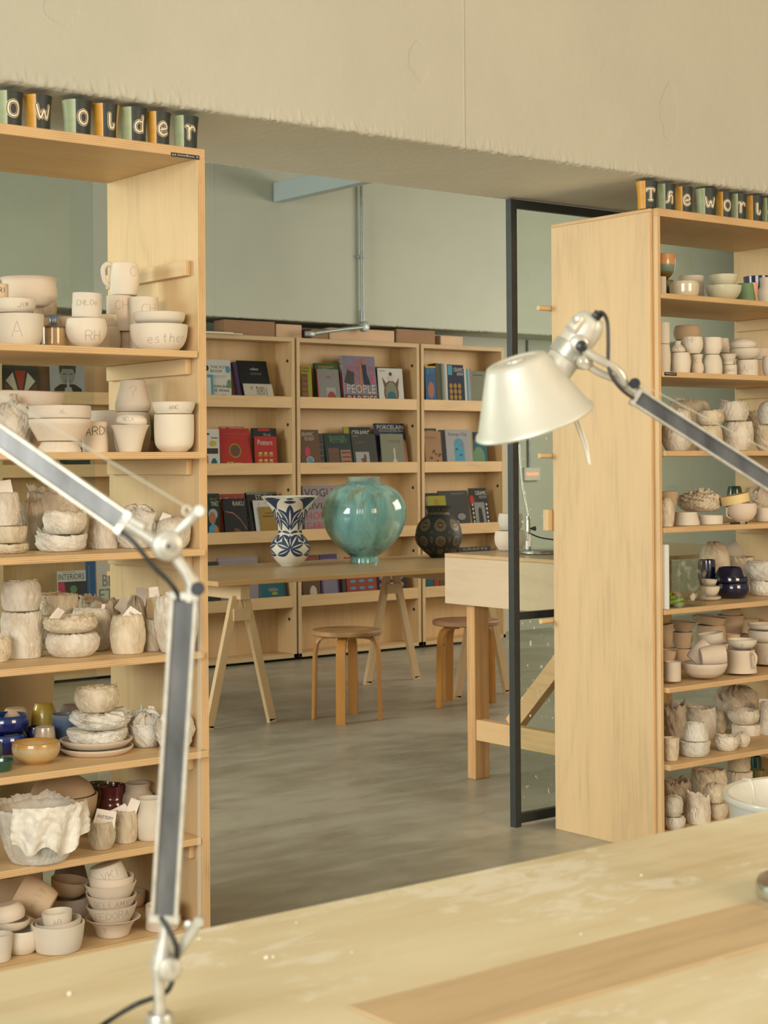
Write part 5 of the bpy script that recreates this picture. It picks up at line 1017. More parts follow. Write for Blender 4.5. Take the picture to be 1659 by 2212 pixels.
pot('tall tan bowl leaning at the left of the sixth shelf', 1440, 44, 1350, 1400, 'cone', M2, 'bisque_tan', group=G, tilt=-8)
pot('tan pot under the leaning tall bowl', 1444, 40, 1401, 1450, 'cyl', M2, 'bisque_tan', z=z, group=G)
pot('tan bowl with a slumped rim, top of the rear left pair', 1474, 58, 1345, 1366, 'cone', M2+.03, 'bisque_tan', group=G, tilt=5)
pot('deep tan bowl below the slumped bowl', 1474, 45, 1367, 1402, 'cup', M2+.03, 'bisque_tan', group=G)
pot('shadowed pot at the bottom of the rear left pile', 1478, 50, 1403, 1448, 'wround', M2+.03, 'bisque_tan', z=z, group=G)
yw = at(z, 1521, 1471, 80)
pot('wide shallow bowl full of tumbled pots', 1521, 99, 1437, 1471, [(.46, 0), (.56, .04), (.82, .3), (.97, .7), (1, .9), (.99, 1)], yw, 'bisque_pink', z=z, group=G)
pot('rounded cup lying on its side in the wide bowl', 1527, 46, 1388, 1442, 'barrel', yw-.01, 'bisque_pink', tilt=83, group=G, name='cup', closed=True)
pot('cup tilted backwards behind the lying cup', 1506, 44, 1384, 1434, 'barrel', yw+.06, 'bisque_pink', tilt=42, group=G, name='cup', closed=True)
pot('open bowl tilted above the lying cup', 1538, 56, 1370, 1402, 'deep', M1+.03, 'bisque', group=G, tilt=-8)
for k in range(3):
    pot(['highest nested bowl behind the wide bowl', 'middle nested bowl behind the wide bowl', 'lowest nested bowl behind the wide bowl'][k], 1550, 48, 1392+k*17, 1418+k*17, 'lean', M1+.06, 'bisque', z=z+.0 if k == 2 else None, group=G)
pot('wide based mug with a big handle facing front', 1601, 67, 1407, 1459, [(1, 0), (1, .05), (.94, .4), (.86, 1)], at(z, 1601, 1458, 66), 'bisque_pink', z=z, handle=(.75, .22, .88, .022, .006), group=G, name='mug', cat='mug')
pot('shallow bowl marked S on the wide based mug', 1603, 65, 1384, 1406.5, 'bowl', at(z, 1601, 1458, 66), 'bisque', txt='S', group=G)
yr = M1-.02
pot('large pot marked D at the right frame edge', 1662, 72, 1390, 1452, 'cyl', yr, 'bisque', z=z, txt='D', group=G, ty=.25, tx=-.1)
pot('middle bowl stacked on the large D pot', 1658, 84, 1365, 1389.5, 'deep', yr, 'bisque', group=G)
pot('top bowl stacked at the right frame edge', 1656, 80, 1351, 1364.5, 'deep', yr, 'bisque', group=G)
pot('cup crowning the rear column of the sixth shelf', 1580, 42, 1317, 1330, 'cyl', B_-.03, 'bisque_tan', group=G, name='cup')
pot('straight bowl in the rear column', 1578, 58, 1331, 1371, 'cup', B_-.03, 'bisque_tan', group=G)
pot('round pot at the bottom of the rear column', 1592, 54, 1372, 1425, 'wround', B_-.03, 'bisque_tan', z=z, group=G)
pot('shadowed straight pot at the back right of the sixth shelf', 1625, 40, 1338, 1420, 'cyl', B_+.03, 'bisque_tan', z=z, group=G)
pot('upturned cup with a loop handle at the back', 1534, 66, 1334, 1352, 'cup', B_-.06, 'bisque_tan', tilt=8, handle=(-1.4, .2, .8, .014, .004), group=G, name='cup')
pot('bowl under the upturned loop handled cup', 1536, 64, 1353, 1425, 'wround', B_-.06, 'bisque_tan', z=z, group=G)
pot('little bowl in front of the rear column', 1582, 34, 1371, 1400, 'deep', M2-.01, 'bisque_tan', group=G)
z = .29; G = 'wrapped pots on the seventh shelf of the right rack'; z = .29
wrap('straight wrapped cup in the front left corner of the seventh shelf', 1449, 38, 1597, 1649, 'cup', YF+.045, 'film_tan', z=z, group=G, fold=.04, twist=.2)
wrap('wrapped bowl carrying a whiter wrapped cup', 1500, 70, 1606, 1647, 'deep', at(z, 1500, 1647, 70), 'film_cool', z=z, group=G, top='flat', fold=.05)
wrap('white wrapped cup on the wrapped bowl', 1503, 56, 1566, 1605, 'taper', at(z, 1500, 1647, 70), 'film_cool', group=G, fold=.05)
wrap('large wrapped round pot behind the white wrapped cup', 1513, 70, 1534, 1630, 'wround', M1+.07, 'film', z=z, group=G, fold=.08)
wrap('wrapped bowl in front at the centre of the seventh shelf', 1570, 54, 1594, 1636, 'wround', at(z, 1570, 1635, 54), 'film', z=z, group=G, ragged=.15, tags=[(-8, 4, 20, 8, 10, '')])
wrap('lumpy wrapped bundle beside the centre wrapped bowl', 1603, 34, 1590, 1631, 'wround', at(z, 1603, 1631, 34)+.01, 'film', z=z, group=G, top='dome', fold=.12)
yv = M1+.03
wrap('lowest wrapped ring of the triple wrapped stack', 1616, 56, 1602, 1627, 'cyl', yv+.03, 'film', z=z, group=G, top='flat')
wrap('middle wrapped ring of the triple wrapped stack', 1612, 64, 1569, 1601, 'cyl', yv+.03, 'film', group=G, top='flat')
wrap('top wrapped ring of the triple wrapped stack', 1607, 68, 1538, 1568, 'wround', yv+.03, 'film', group=G)
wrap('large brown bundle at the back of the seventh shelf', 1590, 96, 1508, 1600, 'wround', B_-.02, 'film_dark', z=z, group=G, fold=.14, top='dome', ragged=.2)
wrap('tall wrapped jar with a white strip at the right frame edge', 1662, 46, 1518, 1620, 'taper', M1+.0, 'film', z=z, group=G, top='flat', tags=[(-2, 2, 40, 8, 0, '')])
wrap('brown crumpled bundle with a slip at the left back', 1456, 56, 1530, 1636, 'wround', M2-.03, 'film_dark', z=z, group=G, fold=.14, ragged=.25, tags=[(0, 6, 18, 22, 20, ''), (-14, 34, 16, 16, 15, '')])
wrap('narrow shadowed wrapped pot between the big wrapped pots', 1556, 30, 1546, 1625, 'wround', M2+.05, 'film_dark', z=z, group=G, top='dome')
z = .05; G = 'wrapped pots on the bottom shelf of the right rack'
wrap('wrapped bowl supporting a wrapped pot at the bottom right', 1598, 57, 1672, 1740, 'deep', M2-.02, 'film', z=z, group=G, top='flat')
wrap('creased film pot high on the bottom shelf', 1597, 48, 1636, 1671, 'cyl', M2-.02, 'film_tan', group=G, top='flat', rough=2)
wrap('lower left wrapped bundle on the bottom shelf', 1458, 46, 1768, 1812, 'wround', YF+.06, 'film_cool', z=z, group=G, top='flat')
wrap('upper left wrapped bundle on the bottom shelf', 1454, 44, 1731, 1767, 'wround', YF+.06, 'film', group=G, fold=.08, top='dome')
wrap('tall film bag hanging in folds in front', 1509, 52, 1724, 1800, 'cyl', YF+.075, 'film', z=z, group=G, twist=.2, fold=.1, ragged=.2)
wrap('broad brown wrapped bowl in the middle of the bottom shelf', 1532, 80, 1672, 1765, 'wround', M1+.05, 'film_tan', z=z, group=G, fold=.1, twist=2.5)
wrap('lower tan bundle beside the throwing pan', 1552, 42, 1738, 1790, 'wround', R_F-.02, 'film_tan', z=z, group=G, top='flat')
wrap('upper tan bundle beside the throwing pan', 1545, 48, 1704, 1737, 'wround', R_F-.02, 'film_tan', group=G, top='dome', fold=.1)
wrap('dark brown bundle at the left back of the bottom shelf', 1460, 66, 1694, 1765, 'wround', M2-.02, 'film_dark', z=z, group=G, fold=.15, ragged=.2)
pot('black glazed bowl at the back of the bottom shelf', 1543, 42, 1653, 1668, 'bowl', B_-.0, 'navy_black', z=z+.13, name='glazed_bowl', cat='bowl')
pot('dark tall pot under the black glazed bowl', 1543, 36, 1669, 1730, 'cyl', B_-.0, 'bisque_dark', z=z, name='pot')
pot('dark green bowl at the right back of the bottom shelf', 1640, 28, 1665, 1720, 'deep', M2+.02, 'olive', z=z, name='glazed_bowl', cat='bowl')
pot('near black jar at the right back of the bottom shelf', 1633, 24, 1636, 1705, 'wround', B_+.01, 'dark_teal', z=z, name='glazed_jar', cat='jar')
# ================================================================ books and magazines leaning on the wall shelving
PALT = {'white': (.72, .70, .64), 'cream': (.66, .60, .48), 'black': (.018, .019, .018), 'char': (.05, .05, .045), 'red': (.50, .03, .02), 'brick': (.38, .06, .03), 'green': (.04, .12, .03), 'lime': (.38, .36, .02), 'grey': (.28, .27, .25), 'lilac': (.25, .22, .30), 'maroon': (.14, .03, .05),
 'pink': (.62, .06, .12), 'blue': (.03, .12, .30), 'sky': (.08, .36, .50), 'teal': (.02, .14, .17), 'sage': (.24, .25, .17), 'orange': (.60, .22, .03), 'yellow': (.60, .48, .05), 'brown': (.16, .08, .04), 'tan': (.42, .24, .11), 'navy': (.012, .02, .06), 'mauve': (.36, .30, .32), 'ochre': (.40, .24, .03), 'skin': (.42, .18, .10), 'dgreen': (.015, .04, .03), 'violet': (.10, .06, .16), 'silver': (.42, .42, .42), 'pgreen': (.15, .3, .16)}
for k, c in PALT.items(): mat('print_'+k, tuple(x*.62 for x in c), .5, 0, .05, 8, spec=.15)
mat('book_pages', (.66, .60, .48), .8, 0, .12, 300, (.05, 1, 1))
TXC = {}
def text_polys(s):
    if s not in TXC:
        cu = bpy.data.curves.new('lettering', 'FONT'); cu.body = s; cu.size = 1; cu.resolution_u = 2
        o = bpy.data.objects.new('lettering', cu); COL.objects.link(o); dg = bpy.context.evaluated_depsgraph_get(); dg.update()
        me = bpy.data.meshes.new_from_object(o.evaluated_get(dg)); vs = [tuple(v.co) for v in me.vertices]; fs = [tuple(p.vertices) for p in me.polygons]
        bpy.data.objects.remove(o); bpy.data.curves.remove(cu); bpy.data.meshes.remove(me); x = [v[0] for v in vs]; y = [v[1] for v in vs]
        TXC[s] = (vs, fs, min(x), max(x), min(y), max(y))
    return TXC[s]
def lay_text(bm, s, mapf, xl, xr, y0, y1, mi):
    """fit the lettering into the box xl..xr, y0..y1 of a surface"""
    vs, fs, a, b, c, d = text_polys(s); V = [bm.verts.new(mapf(xl+(x-a)/(b-a)*(xr-xl), y0+(y-c)/(d-c)*(y1-y0))) for x, y, z in vs]
    for f in fs:
        try: bm.faces.new([V[i] for i in f]).material_index = mi
        except ValueError: pass
ROWZ = [1.679, 1.244, .804, .370]; LIPY = [857.2, 999.5, 1146, 1287]
def book(label, pl, pr, pt, row, cover, lean=.10, th=.012, art=(), dy=0, spine=None, name='book', cat='book', rz=0, group=None, pagew=True):
    """pl/pr: px at the lip; pt: px of the visible top edge; lean: how far the top falls back (m per m)"""
    zb = ROWZ[row]; y0 = YK+.026+dy
    lim = YK+DK-.0185-th-y0; pyl = LIPY[row]
    for q_ in (653, 921):
        if q_-30 < pl < q_: pl = q_
    a = onY(pl, pyl, y0); b_ = onY(pr, pyl, y0); w = b_.x-a.x
    ang = math.atan(lean); H = .3
    for _ in range(8):
        zt = onY((pl+pr)/2-12, pt, y0+H*math.sin(ang)).z; H = (zt-zb)/math.cos(ang)
        if H*math.sin(ang) > lim-.001: ang = math.asin(max(.0, lim-.001)/H)
    R_ = Matrix.Rotation(-ang, 4, 'X'); root = thing(name, label, cat, (a.x, y0, zb+.001+th*math.sin(ang)), group, rz=rz)
    mats = []
    def mi_(n):
        n = 'print_'+n if 'print_'+n in MATS else n
        if n not in mats: mats.append(n)
        return mats.index(n)
    bm = bmesh.new(); c = mi_(cover); ins = .0015 if th > .008 else 0
    bx(bm, 0, w, 0, .0012, 0, H, .0003, c); bx(bm, 0, w, th-.0012, th, 0, H, .0003, c); bx(bm, 0, .0012, .0012, th-.0012, 0, H, 0, mi_(spine) if spine else c)
    T = Matrix.Translation((0, th*math.sin(ang)*0, 0))
    bmesh.ops.transform(bm, matrix=R_, verts=bm.verts)
    obj('cover', bm, mats, root, world=False)
    bm = bmesh.new(); bx(bm, .0014, w-ins, .0014, th-.0014, .001, H-ins, 0); bmesh.ops.transform(bm, matrix=R_, verts=bm.verts); obj('pages', bm, 'book_pages', root, world=False)
    if art:
        bm = bmesh.new(); mats = []; lv = 0
        for it in art:
            lv += 1; off = -.0003-.00018*lv
            f = lambda u, v: R_ @ Vector((u*w, off, v*H))
            if it[0] == 'r':
                _, x0, y0_, x1, y1_, cc = it; vs = [bm.verts.new(f(x, y)) for x, y in ((x0, y0_), (x1, y0_), (x1, y1_), (x0, y1_))]; bm.faces.new(vs).material_index = mi_(cc)
            elif it[0] == 'e':
                _, cx, cy, rx, ry, cc = it; vs = [bm.verts.new(f(cx+rx*math.cos(k*PI/12), cy+ry*math.sin(k*PI/12))) for k in range(24)]; bm.faces.new(vs).material_index = mi_(cc)
            elif it[0] == 'p':
                _, pts, cc = it; vs = [bm.verts.new(f(x, y)) for x, y in pts]; bm.faces.new(vs).material_index = mi_(cc)
            elif it[0] == 't':
                _, s, x0, x1, y0_, y1_, cc = it; lay_text(bm, s, f, x0, x1, y0_, y1_, mi_(cc))
            elif it[0] == 's':      # spine lettering, reading down the spine
                _, s, v0, v1, cc = it; g = lambda u, v: R_ @ Vector((-.0004, th*(.2+.6*v), H*(v1+(v0-v1)*u))); lay_text(bm, s, g, 0, 1, 0, 1, mi_(cc))
        for fc in bm.faces:
            if fc.calc_area() and (R_.inverted() @ fc.normal).y > .5: fc.normal_flip()
        obj('cover_print', bm, mats, root, world=False)
    return root
G = 'books and magazines on the wall shelving'
# --- unit beside the left rack, top row
book('white book with black capitals by the left rack, top row', 440, 501, 777, 0, 'white', .06, .012, [('t', 'THE POT', .28, .86, .80, .86, 'char'), ('t', 'BOOK', .28, .70, .71, .77, 'char'), ('t', 'EDMUND', .34, .93, .36, .42, 'char'), ('t', 'DE WAAL', .34, .95, .27, .33, 'char'), ('e', .12, .80, .10, .07, 'char'), ('e', .9, .78, .08, .08, 'sky'), ('e', .93, .45, .08, .10, 'pgreen'), ('e', .72, .12, .22, .09, 'grey'), ('r', .28, .62, .80, .63, 'grey'), ('r', .28, .58, .72, .585, 'grey')], dy=.012, group=G)
book('thin cyan edged magazine in front of the white book with black capitals', 436, 462, 809, 0, 'white', .06, .005, [('r', .5, 0, 1, 1, 'sky'), ('r', .5, .05, .8, .9, 'white')], dy=.002, name='magazine', cat='magazine', group=G)
book('dark violet spined book leaning left of the black catalogue', 517, 526, 785, 0, 'violet', .30, .026, [('s', 'CERAMICS', .2, .8, 'silver')], dy=.02, spine='violet', group=G)
book('black catalogue with a small white title leaning far back', 528, 592, 781, 0, 'black', .32, .010, [('t', 'collect', .40, .68, .78, .84, 'white'), ('r', .38, .71, .76, .715, 'silver'), ('r', .38, .68, .76, .685, 'silver')], dy=.012, name='catalogue', cat='catalogue', group=G)
book('cream booklet with sideways lettering in front of the black catalogue', 533, 595, 830, 0, 'cream', .32, .006, [('t', 'FO', .58, .70, .45, .85, 'char'), ('t', 'TU', .42, .52, .45, .85, 'char'), ('t', 'Y', .22, .32, .7, .85, 'char'), ('r', .76, .3, .78, .8, 'grey'), ('r', .55, .1, .56, .8, 'grey')], dy=.0, name='booklet', cat='booklet', group=G)
# second row
book('white magazine with small vessel pictures by the left rack', 440, 476, 927, 1, 'white', .05, .010, [('e', .60, .66, .22, .07, 'yellow'), ('r', .2, .42, .9, .55, 'char'), ('e', .65, .18, .18, .14, 'teal'), ('r', .15, .20, .3, .38, 'orange'), ('r', .15, .02, .3, .18, 'sky'), ('r', .1, .86, .4, .90, 'char'), ('r', .5, .78, .9, .8, 'char')], name='magazine', cat='magazine', group=G)
book('tan backed book tucked behind the red illustrated book', 482, 536, 922, 1, 'tan', .16, .008, [('r', .1, .9, .9, .97, 'cream'), ('r', .25, .90, .4, .97, 'char')], dy=.024, group=G)
book('red illustrated book with a gold disc on its cover', 480, 546, 926, 1, 'red', .16, .012, [('t', 'North Nouveau Italy', .10, .90, .84, .89, 'skin'), ('e', .48, .48, .20, .17, 'ochre'), ('e', .48, .48, .16, .135, 'brown'), ('r', .18, .0, .40, .22, 'yellow'), ('r', .44, .0, .66, .20, 'yellow'), ('r', .70, .0, .92, .18, 'yellow'), ('e', .29, .1, .08, .1, 'brown'), ('e', .55, .08, .08, .1, 'brown'), ('e', .81, .08, .08, .09, 'brown'), ('r', .10, .78, .9, .785, 'skin')], dy=.004, spine='silver', group=G)
book('black book with a small red band behind the bright red book', 552, 603, 926, 1, 'black', .12, .022, [('t', 'Shoji', .44, .74, .80, .88, 'silver'), ('r', .22, .93, .70, .985, 'red'), ('s', 'SHOJI HAMADA POTTER', .15, .95, 'silver')], dy=.012, group=G)
book('bright red book with orange grid squares', 552, 600, 943, 1, 'red', .06, .006, [('t', 'Potters', .14, .80, .75, .90, 'white')]+[('r', .14+.24*i, .02+.20*j, .34+.24*i, .15+.20*j, 'orange') for i in range(3) for j in range(3)]+[('e', .24+.24*i, .12+.20*j, .06, .025, 'cream') for i in range(3) for j in range(3)], dy=.0, group=G)
# third row
book('dark green book picturing a grey haired figure in blue, third row', 440, 478, 1067, 2, 'dgreen', .08, .012, [('t', 'TINEZ', .50, .92, .74, .83, 'cream'), ('t', 'tion of', .44, .86, .86, .92, 'ochre'), ('e', .60, .56, .26, .12, 'silver'), ('e', .55, .48, .20, .13, 'skin'), ('p', [(.25, 0), (.95, 0), (.86, .28), (.6, .38), (.35, .30)], 'sky'), ('p', [(.6, .16), (.72, .34), (.86, .28), (.9, .1)], 'orange')], group=G)
book('rust red book behind the black bronze arc book', 480, 536, 1068, 2, 'brick', .16, .014, [('t', 'Pof The ndbook', .06, .95, .80, .92, 'cream')], dy=.022, group=G)
book('black book with a bronze arc on its cover', 489, 538, 1078, 2, 'black', .16, .018, [('t', 'RAKU', .42, .92, .82, .93, 'cream'), ('p', [(.06, .70), (.4, .66), (.7, .5), (.95, .26), (.95, .22), (.7, .47), (.4, .63), (.06, .68)], 'skin'), ('p', [(.4, .30), (.6, .26), (.92, .04), (.9, 0), (.35, 0)], 'brown'), ('s', 'RAKU', .72, .93, 'cream')], dy=.0, group=G)
book('black book with a sage top band leaning back, third row', 546, 612, 1065, 2, 'black', .26, .022, [('t', 'STUDIO', .28, .86, .84, .94, 'cream'), ('r', 0, .95, 1, 1, 'sage'), ('s', 'STUDIO PORCELAIN', .08, .88, 'cream')], dy=.012, group=G)
book('white paper folder in front of the sage banded black book', 557, 616, 1081, 2, 'white', .24, .004, [('r', .2, .86, .22, .95, 'grey'), ('r', .3, .92, .8, .925, 'grey')], dy=.003, name='folder', cat='folder', group=G)
book('mustard coloured exhibition booklet behind the patterned vase', 568, 622, 1095, 2, 'ochre', .22, .004, [('r', .2, .78, .5, .81, 'brown'), ('r', .1, .68, .7, .72, 'brown'), ('p', [(.62, .1), (.78, .6), (.9, .62), (.95, .1)], 'silver'), ('e', .78, .3, .06, .12, 'pgreen')], dy=-.004, name='booklet', cat='booklet', group=G)
# fourth row (under the table)
book('pale lilac album standing on the fourth row', 478, 562, 1205, 3, 'mauve', .10, .03, [('r', 0, .94, 1, .95, 'silver')], dy=.012, group=G)
book('dark charcoal book at the far left of the fourth row', 438, 475, 1215, 3, 'char', .10, .02, (), dy=.0, group=G)
book('slate blue book with yellow flecks behind the trestle', 565, 620, 1226, 3, 'lilac', .14, .014, [('r', 0, 0, 1, 1, 'teal'), ('e', .5, .4, .2, .05, 'sage'), ('e', .55, .3, .12, .04, 'lime')], dy=.0, group=G)
# --- middle unit, top row
book('yellow encyclopaedia of potters at the left of the middle top row', 640, 676, 791, 0, 'lime', .07, .014, [('r', -.0, .0, .62, .80, 'brown')]+[('t', 'tters', .1, .56, .10+.135*k, .19+.135*k, 'orange') for k in range(5)]+[('t', 'YCLOPAEDIA', .05, .78, .92, .97, 'brown'), ('t', 'OF BRITISH', .05, .75, .84, .89, 'brown')], group=G)
book('dark green tall book behind the grey catalogue', 688, 739, 786, 0, 'green', .17, .016, [('r', .15, .90, .8, .93, 'ochre'), ('t', 'ANCIENT', .15, .6, .83, .88, 'cream')], dy=.014, group=G)
book('grey catalogue with a red round fruit picture', 690, 737, 798, 0, 'grey', .13, .008, [('t', 'collect', .40, .62, .76, .81, 'char'), ('r', .38, .0, .80, .50, 'silver'), ('e', .60, .22, .19, .17, 'brick'), ('r', 0, 0, .03, 1, 'pink')], dy=.0, spine='pink', name='catalogue', cat='catalogue', group=G)
book('deep pink slim book right of the grey catalogue', 743, 746, 805, 0, 'pink', .12, .008, (), dy=.012, group=G)
book('large lilac fashion book with pink and cream capitals, tallest on the top row', 747, 818, 771, 0, 'lilac', .14, .034, [('t', 'THE', .32, .62, .84, .94, 'pink'), ('t', 'WORLD IN', .10, .95, .68, .80, 'pink'), ('t', 'VOGUE', .06, .97, .46, .64, 'pink'), ('p', [(.52, .42), (.60, .90), (.72, .90), (.72, .66), (.82, .42)], 'navy'), ('e', .66, .88, .07, .06, 'skin'), ('p', [(.46, .3), (.5, .82), (.58, .82), (.60, .3)], 'skin'), ('p', [(.02, .46), (.14, .72), (.34, .66), (.30, .40)], 'char'), ('r', 0, 0, 1, .22, 'maroon'), ('t', 'PEOPLE', .08, .94, .25, .42, 'cream'), ('t', 'PARTIES', .08, .97, .04, .20, 'cream'), ('s', 'THE WORLD IN VOGUE', .1, .95, 'maroon')], spine='white', group=G)
book('black album behind the white vase catalogue', 814, 866, 794, 0, 'black', .13, .018, [('r', .3, .96, .6, .985, 'brown')], dy=.014, group=G)
book('white catalogue with an ornate lidded vase on it', 821, 874, 796, 0, 'white', .10, .008, [('e', .5, .36, .30, .32, 'brown'), ('e', .5, .36, .23, .28, 'sage'), ('e', .5, .26, .18, .14, 'teal'), ('p', [(.22, .5), (.16, .76), (.24, .68), (.34, .58)], 'brown'), ('p', [(.78, .5), (.84, .76), (.76, .68), (.66, .58)], 'brown'), ('e', .5, .74, .12, .08, 'cream'), ('e', .5, .85, .06, .05, 'char'), ('r', .05, .92, .3, .935, 'skin')], dy=-.002, name='catalogue', cat='catalogue', group=G)
# second row
book('brown magazine with a seated figure holding a dish', 640, 695, 929, 1, 'brown', .14, .008, [('t', 'ERAMIC', .12, .72, .84, .94, 'cream'), ('t', 'REVIEW', .26, .74, .73, .82, 'cream'), ('e', .35, .46, .14, .12, 'pink'), ('e', .45, .26, .2, .09, 'silver'), ('e', .45, .26, .14, .06, 'sky'), ('p', [(.3, 0), (.5, .22), (.8, .18), (.9, 0)], 'blue')], name='magazine', cat='magazine', group=G)
book('charcoal brick patterned magazine behind the seated figure magazine', 676, 706, 937, 1, 'char', .15, .006, [('r', .3, .1+.15*k, .9, .11+.15*k, 'grey') for k in range(5)], dy=.012, name='magazine', cat='magazine', group=G)
book('dark green book with green lettering and shelves of ware', 708, 765, 937, 1, 'dgreen', .19, .012, [('t', 'Electric Kiln', .20, .80, .86, .95, 'pgreen'), ('t', 'POTTERY', .22, .86, .74, .85, 'pgreen'), ('r', .10, 0, .50, .60, 'brown'), ('r', .56, .04, .94, .55, 'skin')]+[('r', .14, .05+.13*k, .48, .06+.13*k, 'char') for k in range(4)]+[('r', .60, .1+.12*k, .92, .13+.12*k, 'char') for k in range(4)], group=G)
book('black and lime magazine poking up behind the grey brown catalogue', 752, 810, 923, 1, 'black', .19, .006, [('t', 'CERAMIC', .30, .96, .80, .92, 'white'), ('r', 0, .7, .2, 1, 'lime')], dy=.016, name='magazine', cat='magazine', group=G)
book('grey brown auction catalogue with a bronze vessel picture', 767, 819, 938, 1, 'char', .19, .006, [('r', .10, .0, .66, .50, 'silver'), ('p', [(.30, 0), (.34, .26), (.28, .30), (.42, .34), (.46, .46), (.54, .40), (.52, .2), (.58, .06), (.56, 0)], 'brown'), ('r', .05, .93, .3, .95, 'sage'), ('r', .1, .78, .6, .785, 'ochre'), ('r', .1, .74, .5, .745, 'ochre')], name='catalogue', cat='catalogue', group=G)
book('large navy book with cream capitals behind the sage bottle catalogue', 821, 884, 916, 1, 'navy', .18, .020, [('t', 'PORCELAIN', .06, .96, .87, .96, 'cream'), ('t', 'TRADITIONS AND NEW VISIONS', .10, .95, .82, .85, 'cream'), ('p', [(.0, 0), (.15, .66), (.5, .78), (.85, .70), (1, .6), (1, 0)], 'skin'), ('s', 'PORCELAIN', .5, .95, 'cream')], dy=.012, group=G)
book('sage catalogue showing a slender bottle', 827, 876, 938, 1, 'sage', .12, .006, [('t', 'LUCIE RIE', .28, .86, .76, .83, 'brown'), ('p', [(.46, 0), (.46, .2), (.54, .32), (.53, .60), (.60, .60), (.61, .32), (.70, .2), (.70, 0)], 'cream')], name='catalogue', cat='catalogue', group=G)
# third row, behind the turquoise vase
book('mauve book with large black and pink capitals behind the vases', 660, 740, 1050, 2, 'mauve', .10, .024, [('t', 'VOGUE', .04, .94, .78, .94, 'char'), ('t', 'LIVING', .10, .90, .54, .66, 'char'), ('t', 'HOUSES', .06, .95, .34, .48, 'pink'), ('t', 'GARDENS', .06, .95, .14, .28, 'pink'), ('t', 'PEOPLE', .06, .9, .0, .10, 'pink')], group=G)
# fourth row
for (a_, b2_, t_, cv, lb, art) in [(656, 694, 1200, 'brown', 'brown portrait book low on the middle unit', [('e', .6, .2, .2, .15, 'cream'), ('r', .2, .9, .9, .94, 'brick')]), (697, 735, 1198, 'violet', 'violet textured book low on the middle unit', [('r', .1, .1, .9, .9, 'lilac')]),
        (742, 750, 1240, 'char', 'thin olive dark book low on the middle unit', []), (752, 818, 1203, 'brick', 'red book with pale blue scroll pattern low on the middle unit', [('e', .2+.28*i, .10+.16*j, .10, .035, 'sky') for i in range(3) for j in range(5)]), (816, 880, 1206, 'navy', 'dark blue book with round pots pictured on it', [('e', .2+.3*i, .30+.2*j, .11, .07, 'skin') for i in range(3) for j in range(3)]+[('e', .2+.3*i, .33+.2*j, .05, .03, 'cream') for i in range(3) for j in range(3)])]:
    book(lb, a_, b2_, t_, 3, cv, .12, .012, art, group=G)
# --- right unit, top row
book('blue book with a face on its cover', 918, 944, 791, 0, 'blue', .05, .012, [('e', .5, .42, .30, .20, 'skin'), ('t', 'SAVER', .10, .75, .09, .15, 'silver'), ('r', 0, .96, 1, 1, 'yellow'), ('t', 'ET', .2, .8, .82, .93, 'sky')], group=G)
for k, (x, cv, pt) in enumerate([(945, 'brown', 786), (949, 'green', 787), (953, 'char', 787), (957, 'sage', 787), (961, 'silver', 788), (965, 'white', 789)]):
    book(['first brown spine of the upright magazine run', 'second green spine of the upright magazine run', 'third charcoal spine of the upright magazine run', 'fourth sage spine of the upright magazine run', 'fifth silver spine of the upright magazine run', 'sixth white spine of the upright magazine run'][k], x, x+4, pt, 0, cv, .06, .09, (), name='magazine', cat='magazine', group=G)
book('deep blue magazine with golden scrolls', 969, 1005, 788, 0, 'navy', .07, .006, [('t', 'CERAMIC', .40, .98, .84, .93, 'white'), ('t', 'REVIEW', .60, .98, .75, .82, 'white'), ('r', .06, .76, .32, .98, 'sky')]+[('e', .2+.25*i, .12+.13*j, .10, .06, 'ochre') for i in range(3) for j in range(4)], dy=-.002, name='magazine', cat='magazine', group=G)
for k, (x, cv) in enumerate([(1006, 'white'), (1010, 'sky'), (1014, 'silver'), (1018, 'grey')]):
    book(['white spine just right of the golden scroll magazine', 'pale blue spine right of the golden scroll magazine', 'silver spine right of the golden scroll magazine', 'grey spine right of the golden scroll magazine'][k], x, x+4, 799, 0, cv, .07, .09, (), name='magazine', cat='magazine', group=G)
book('sage green magazine next to the lamp shade', 1022, 1052, 802, 0, 'sage', .08, .006, [('r', .1, .88, .8, .90, 'char')], name='magazine', cat='magazine', group=G)
book('navy magazine partly hidden behind the lamp shade', 1054, 1076, 812, 0, 'navy', .10, .006, [('r', .1, .5, .5, .8, 'blue')], name='magazine', cat='magazine', group=G)
# second row
book('olive backed book behind the orange patterned book', 918, 948, 926, 1, 'dgreen', .10, .010, [('r', .2, .92, .8, .95, 'ochre')], dy=.012, group=G)
book('orange brown book with dark blossoms', 918, 957, 932, 1, 'tan', .10, .008, [('t', 'minute', .0, .66, .80, .88, 'brick')]+[('e', .2+.17*i, .12+.09*((i*7) % 5), .07, .035, 'maroon') for i in range(5)]+[('e', .3+.17*i, .30+.05*((i*3) % 4), .06, .03, 'brown') for i in range(4)], group=G)
book('black spined book left of the blue lump book', 957, 964, 930, 1, 'black', .10, .03, (), dy=.01, group=G)
book('grey book with a blue and orange lump on its cover', 968, 1023, 929, 1, 'silver', .12, .022, [('t', 'Strange Clay', .12, .84, .82, .92, 'char'), ('e', .5, .62, .19, .16, 'sky'), ('r', .31, .2, .69, .62, 'sky'), ('e', .4, .5, .06, .03, 'blue'), ('e', .6, .6, .05, .03, 'pink'), ('e', .55, .35, .06, .03, 'blue'), ('e', .42, .7, .04, .02, 'pink'), ('r', .36, 0, .64, .13, 'orange'), ('r', 0, 0, .34, .06, 'char'), ('r', .66, 0, 1, .06, 'char'), ('s', 'Strange Clay', .4, .95, 'char')], group=G)
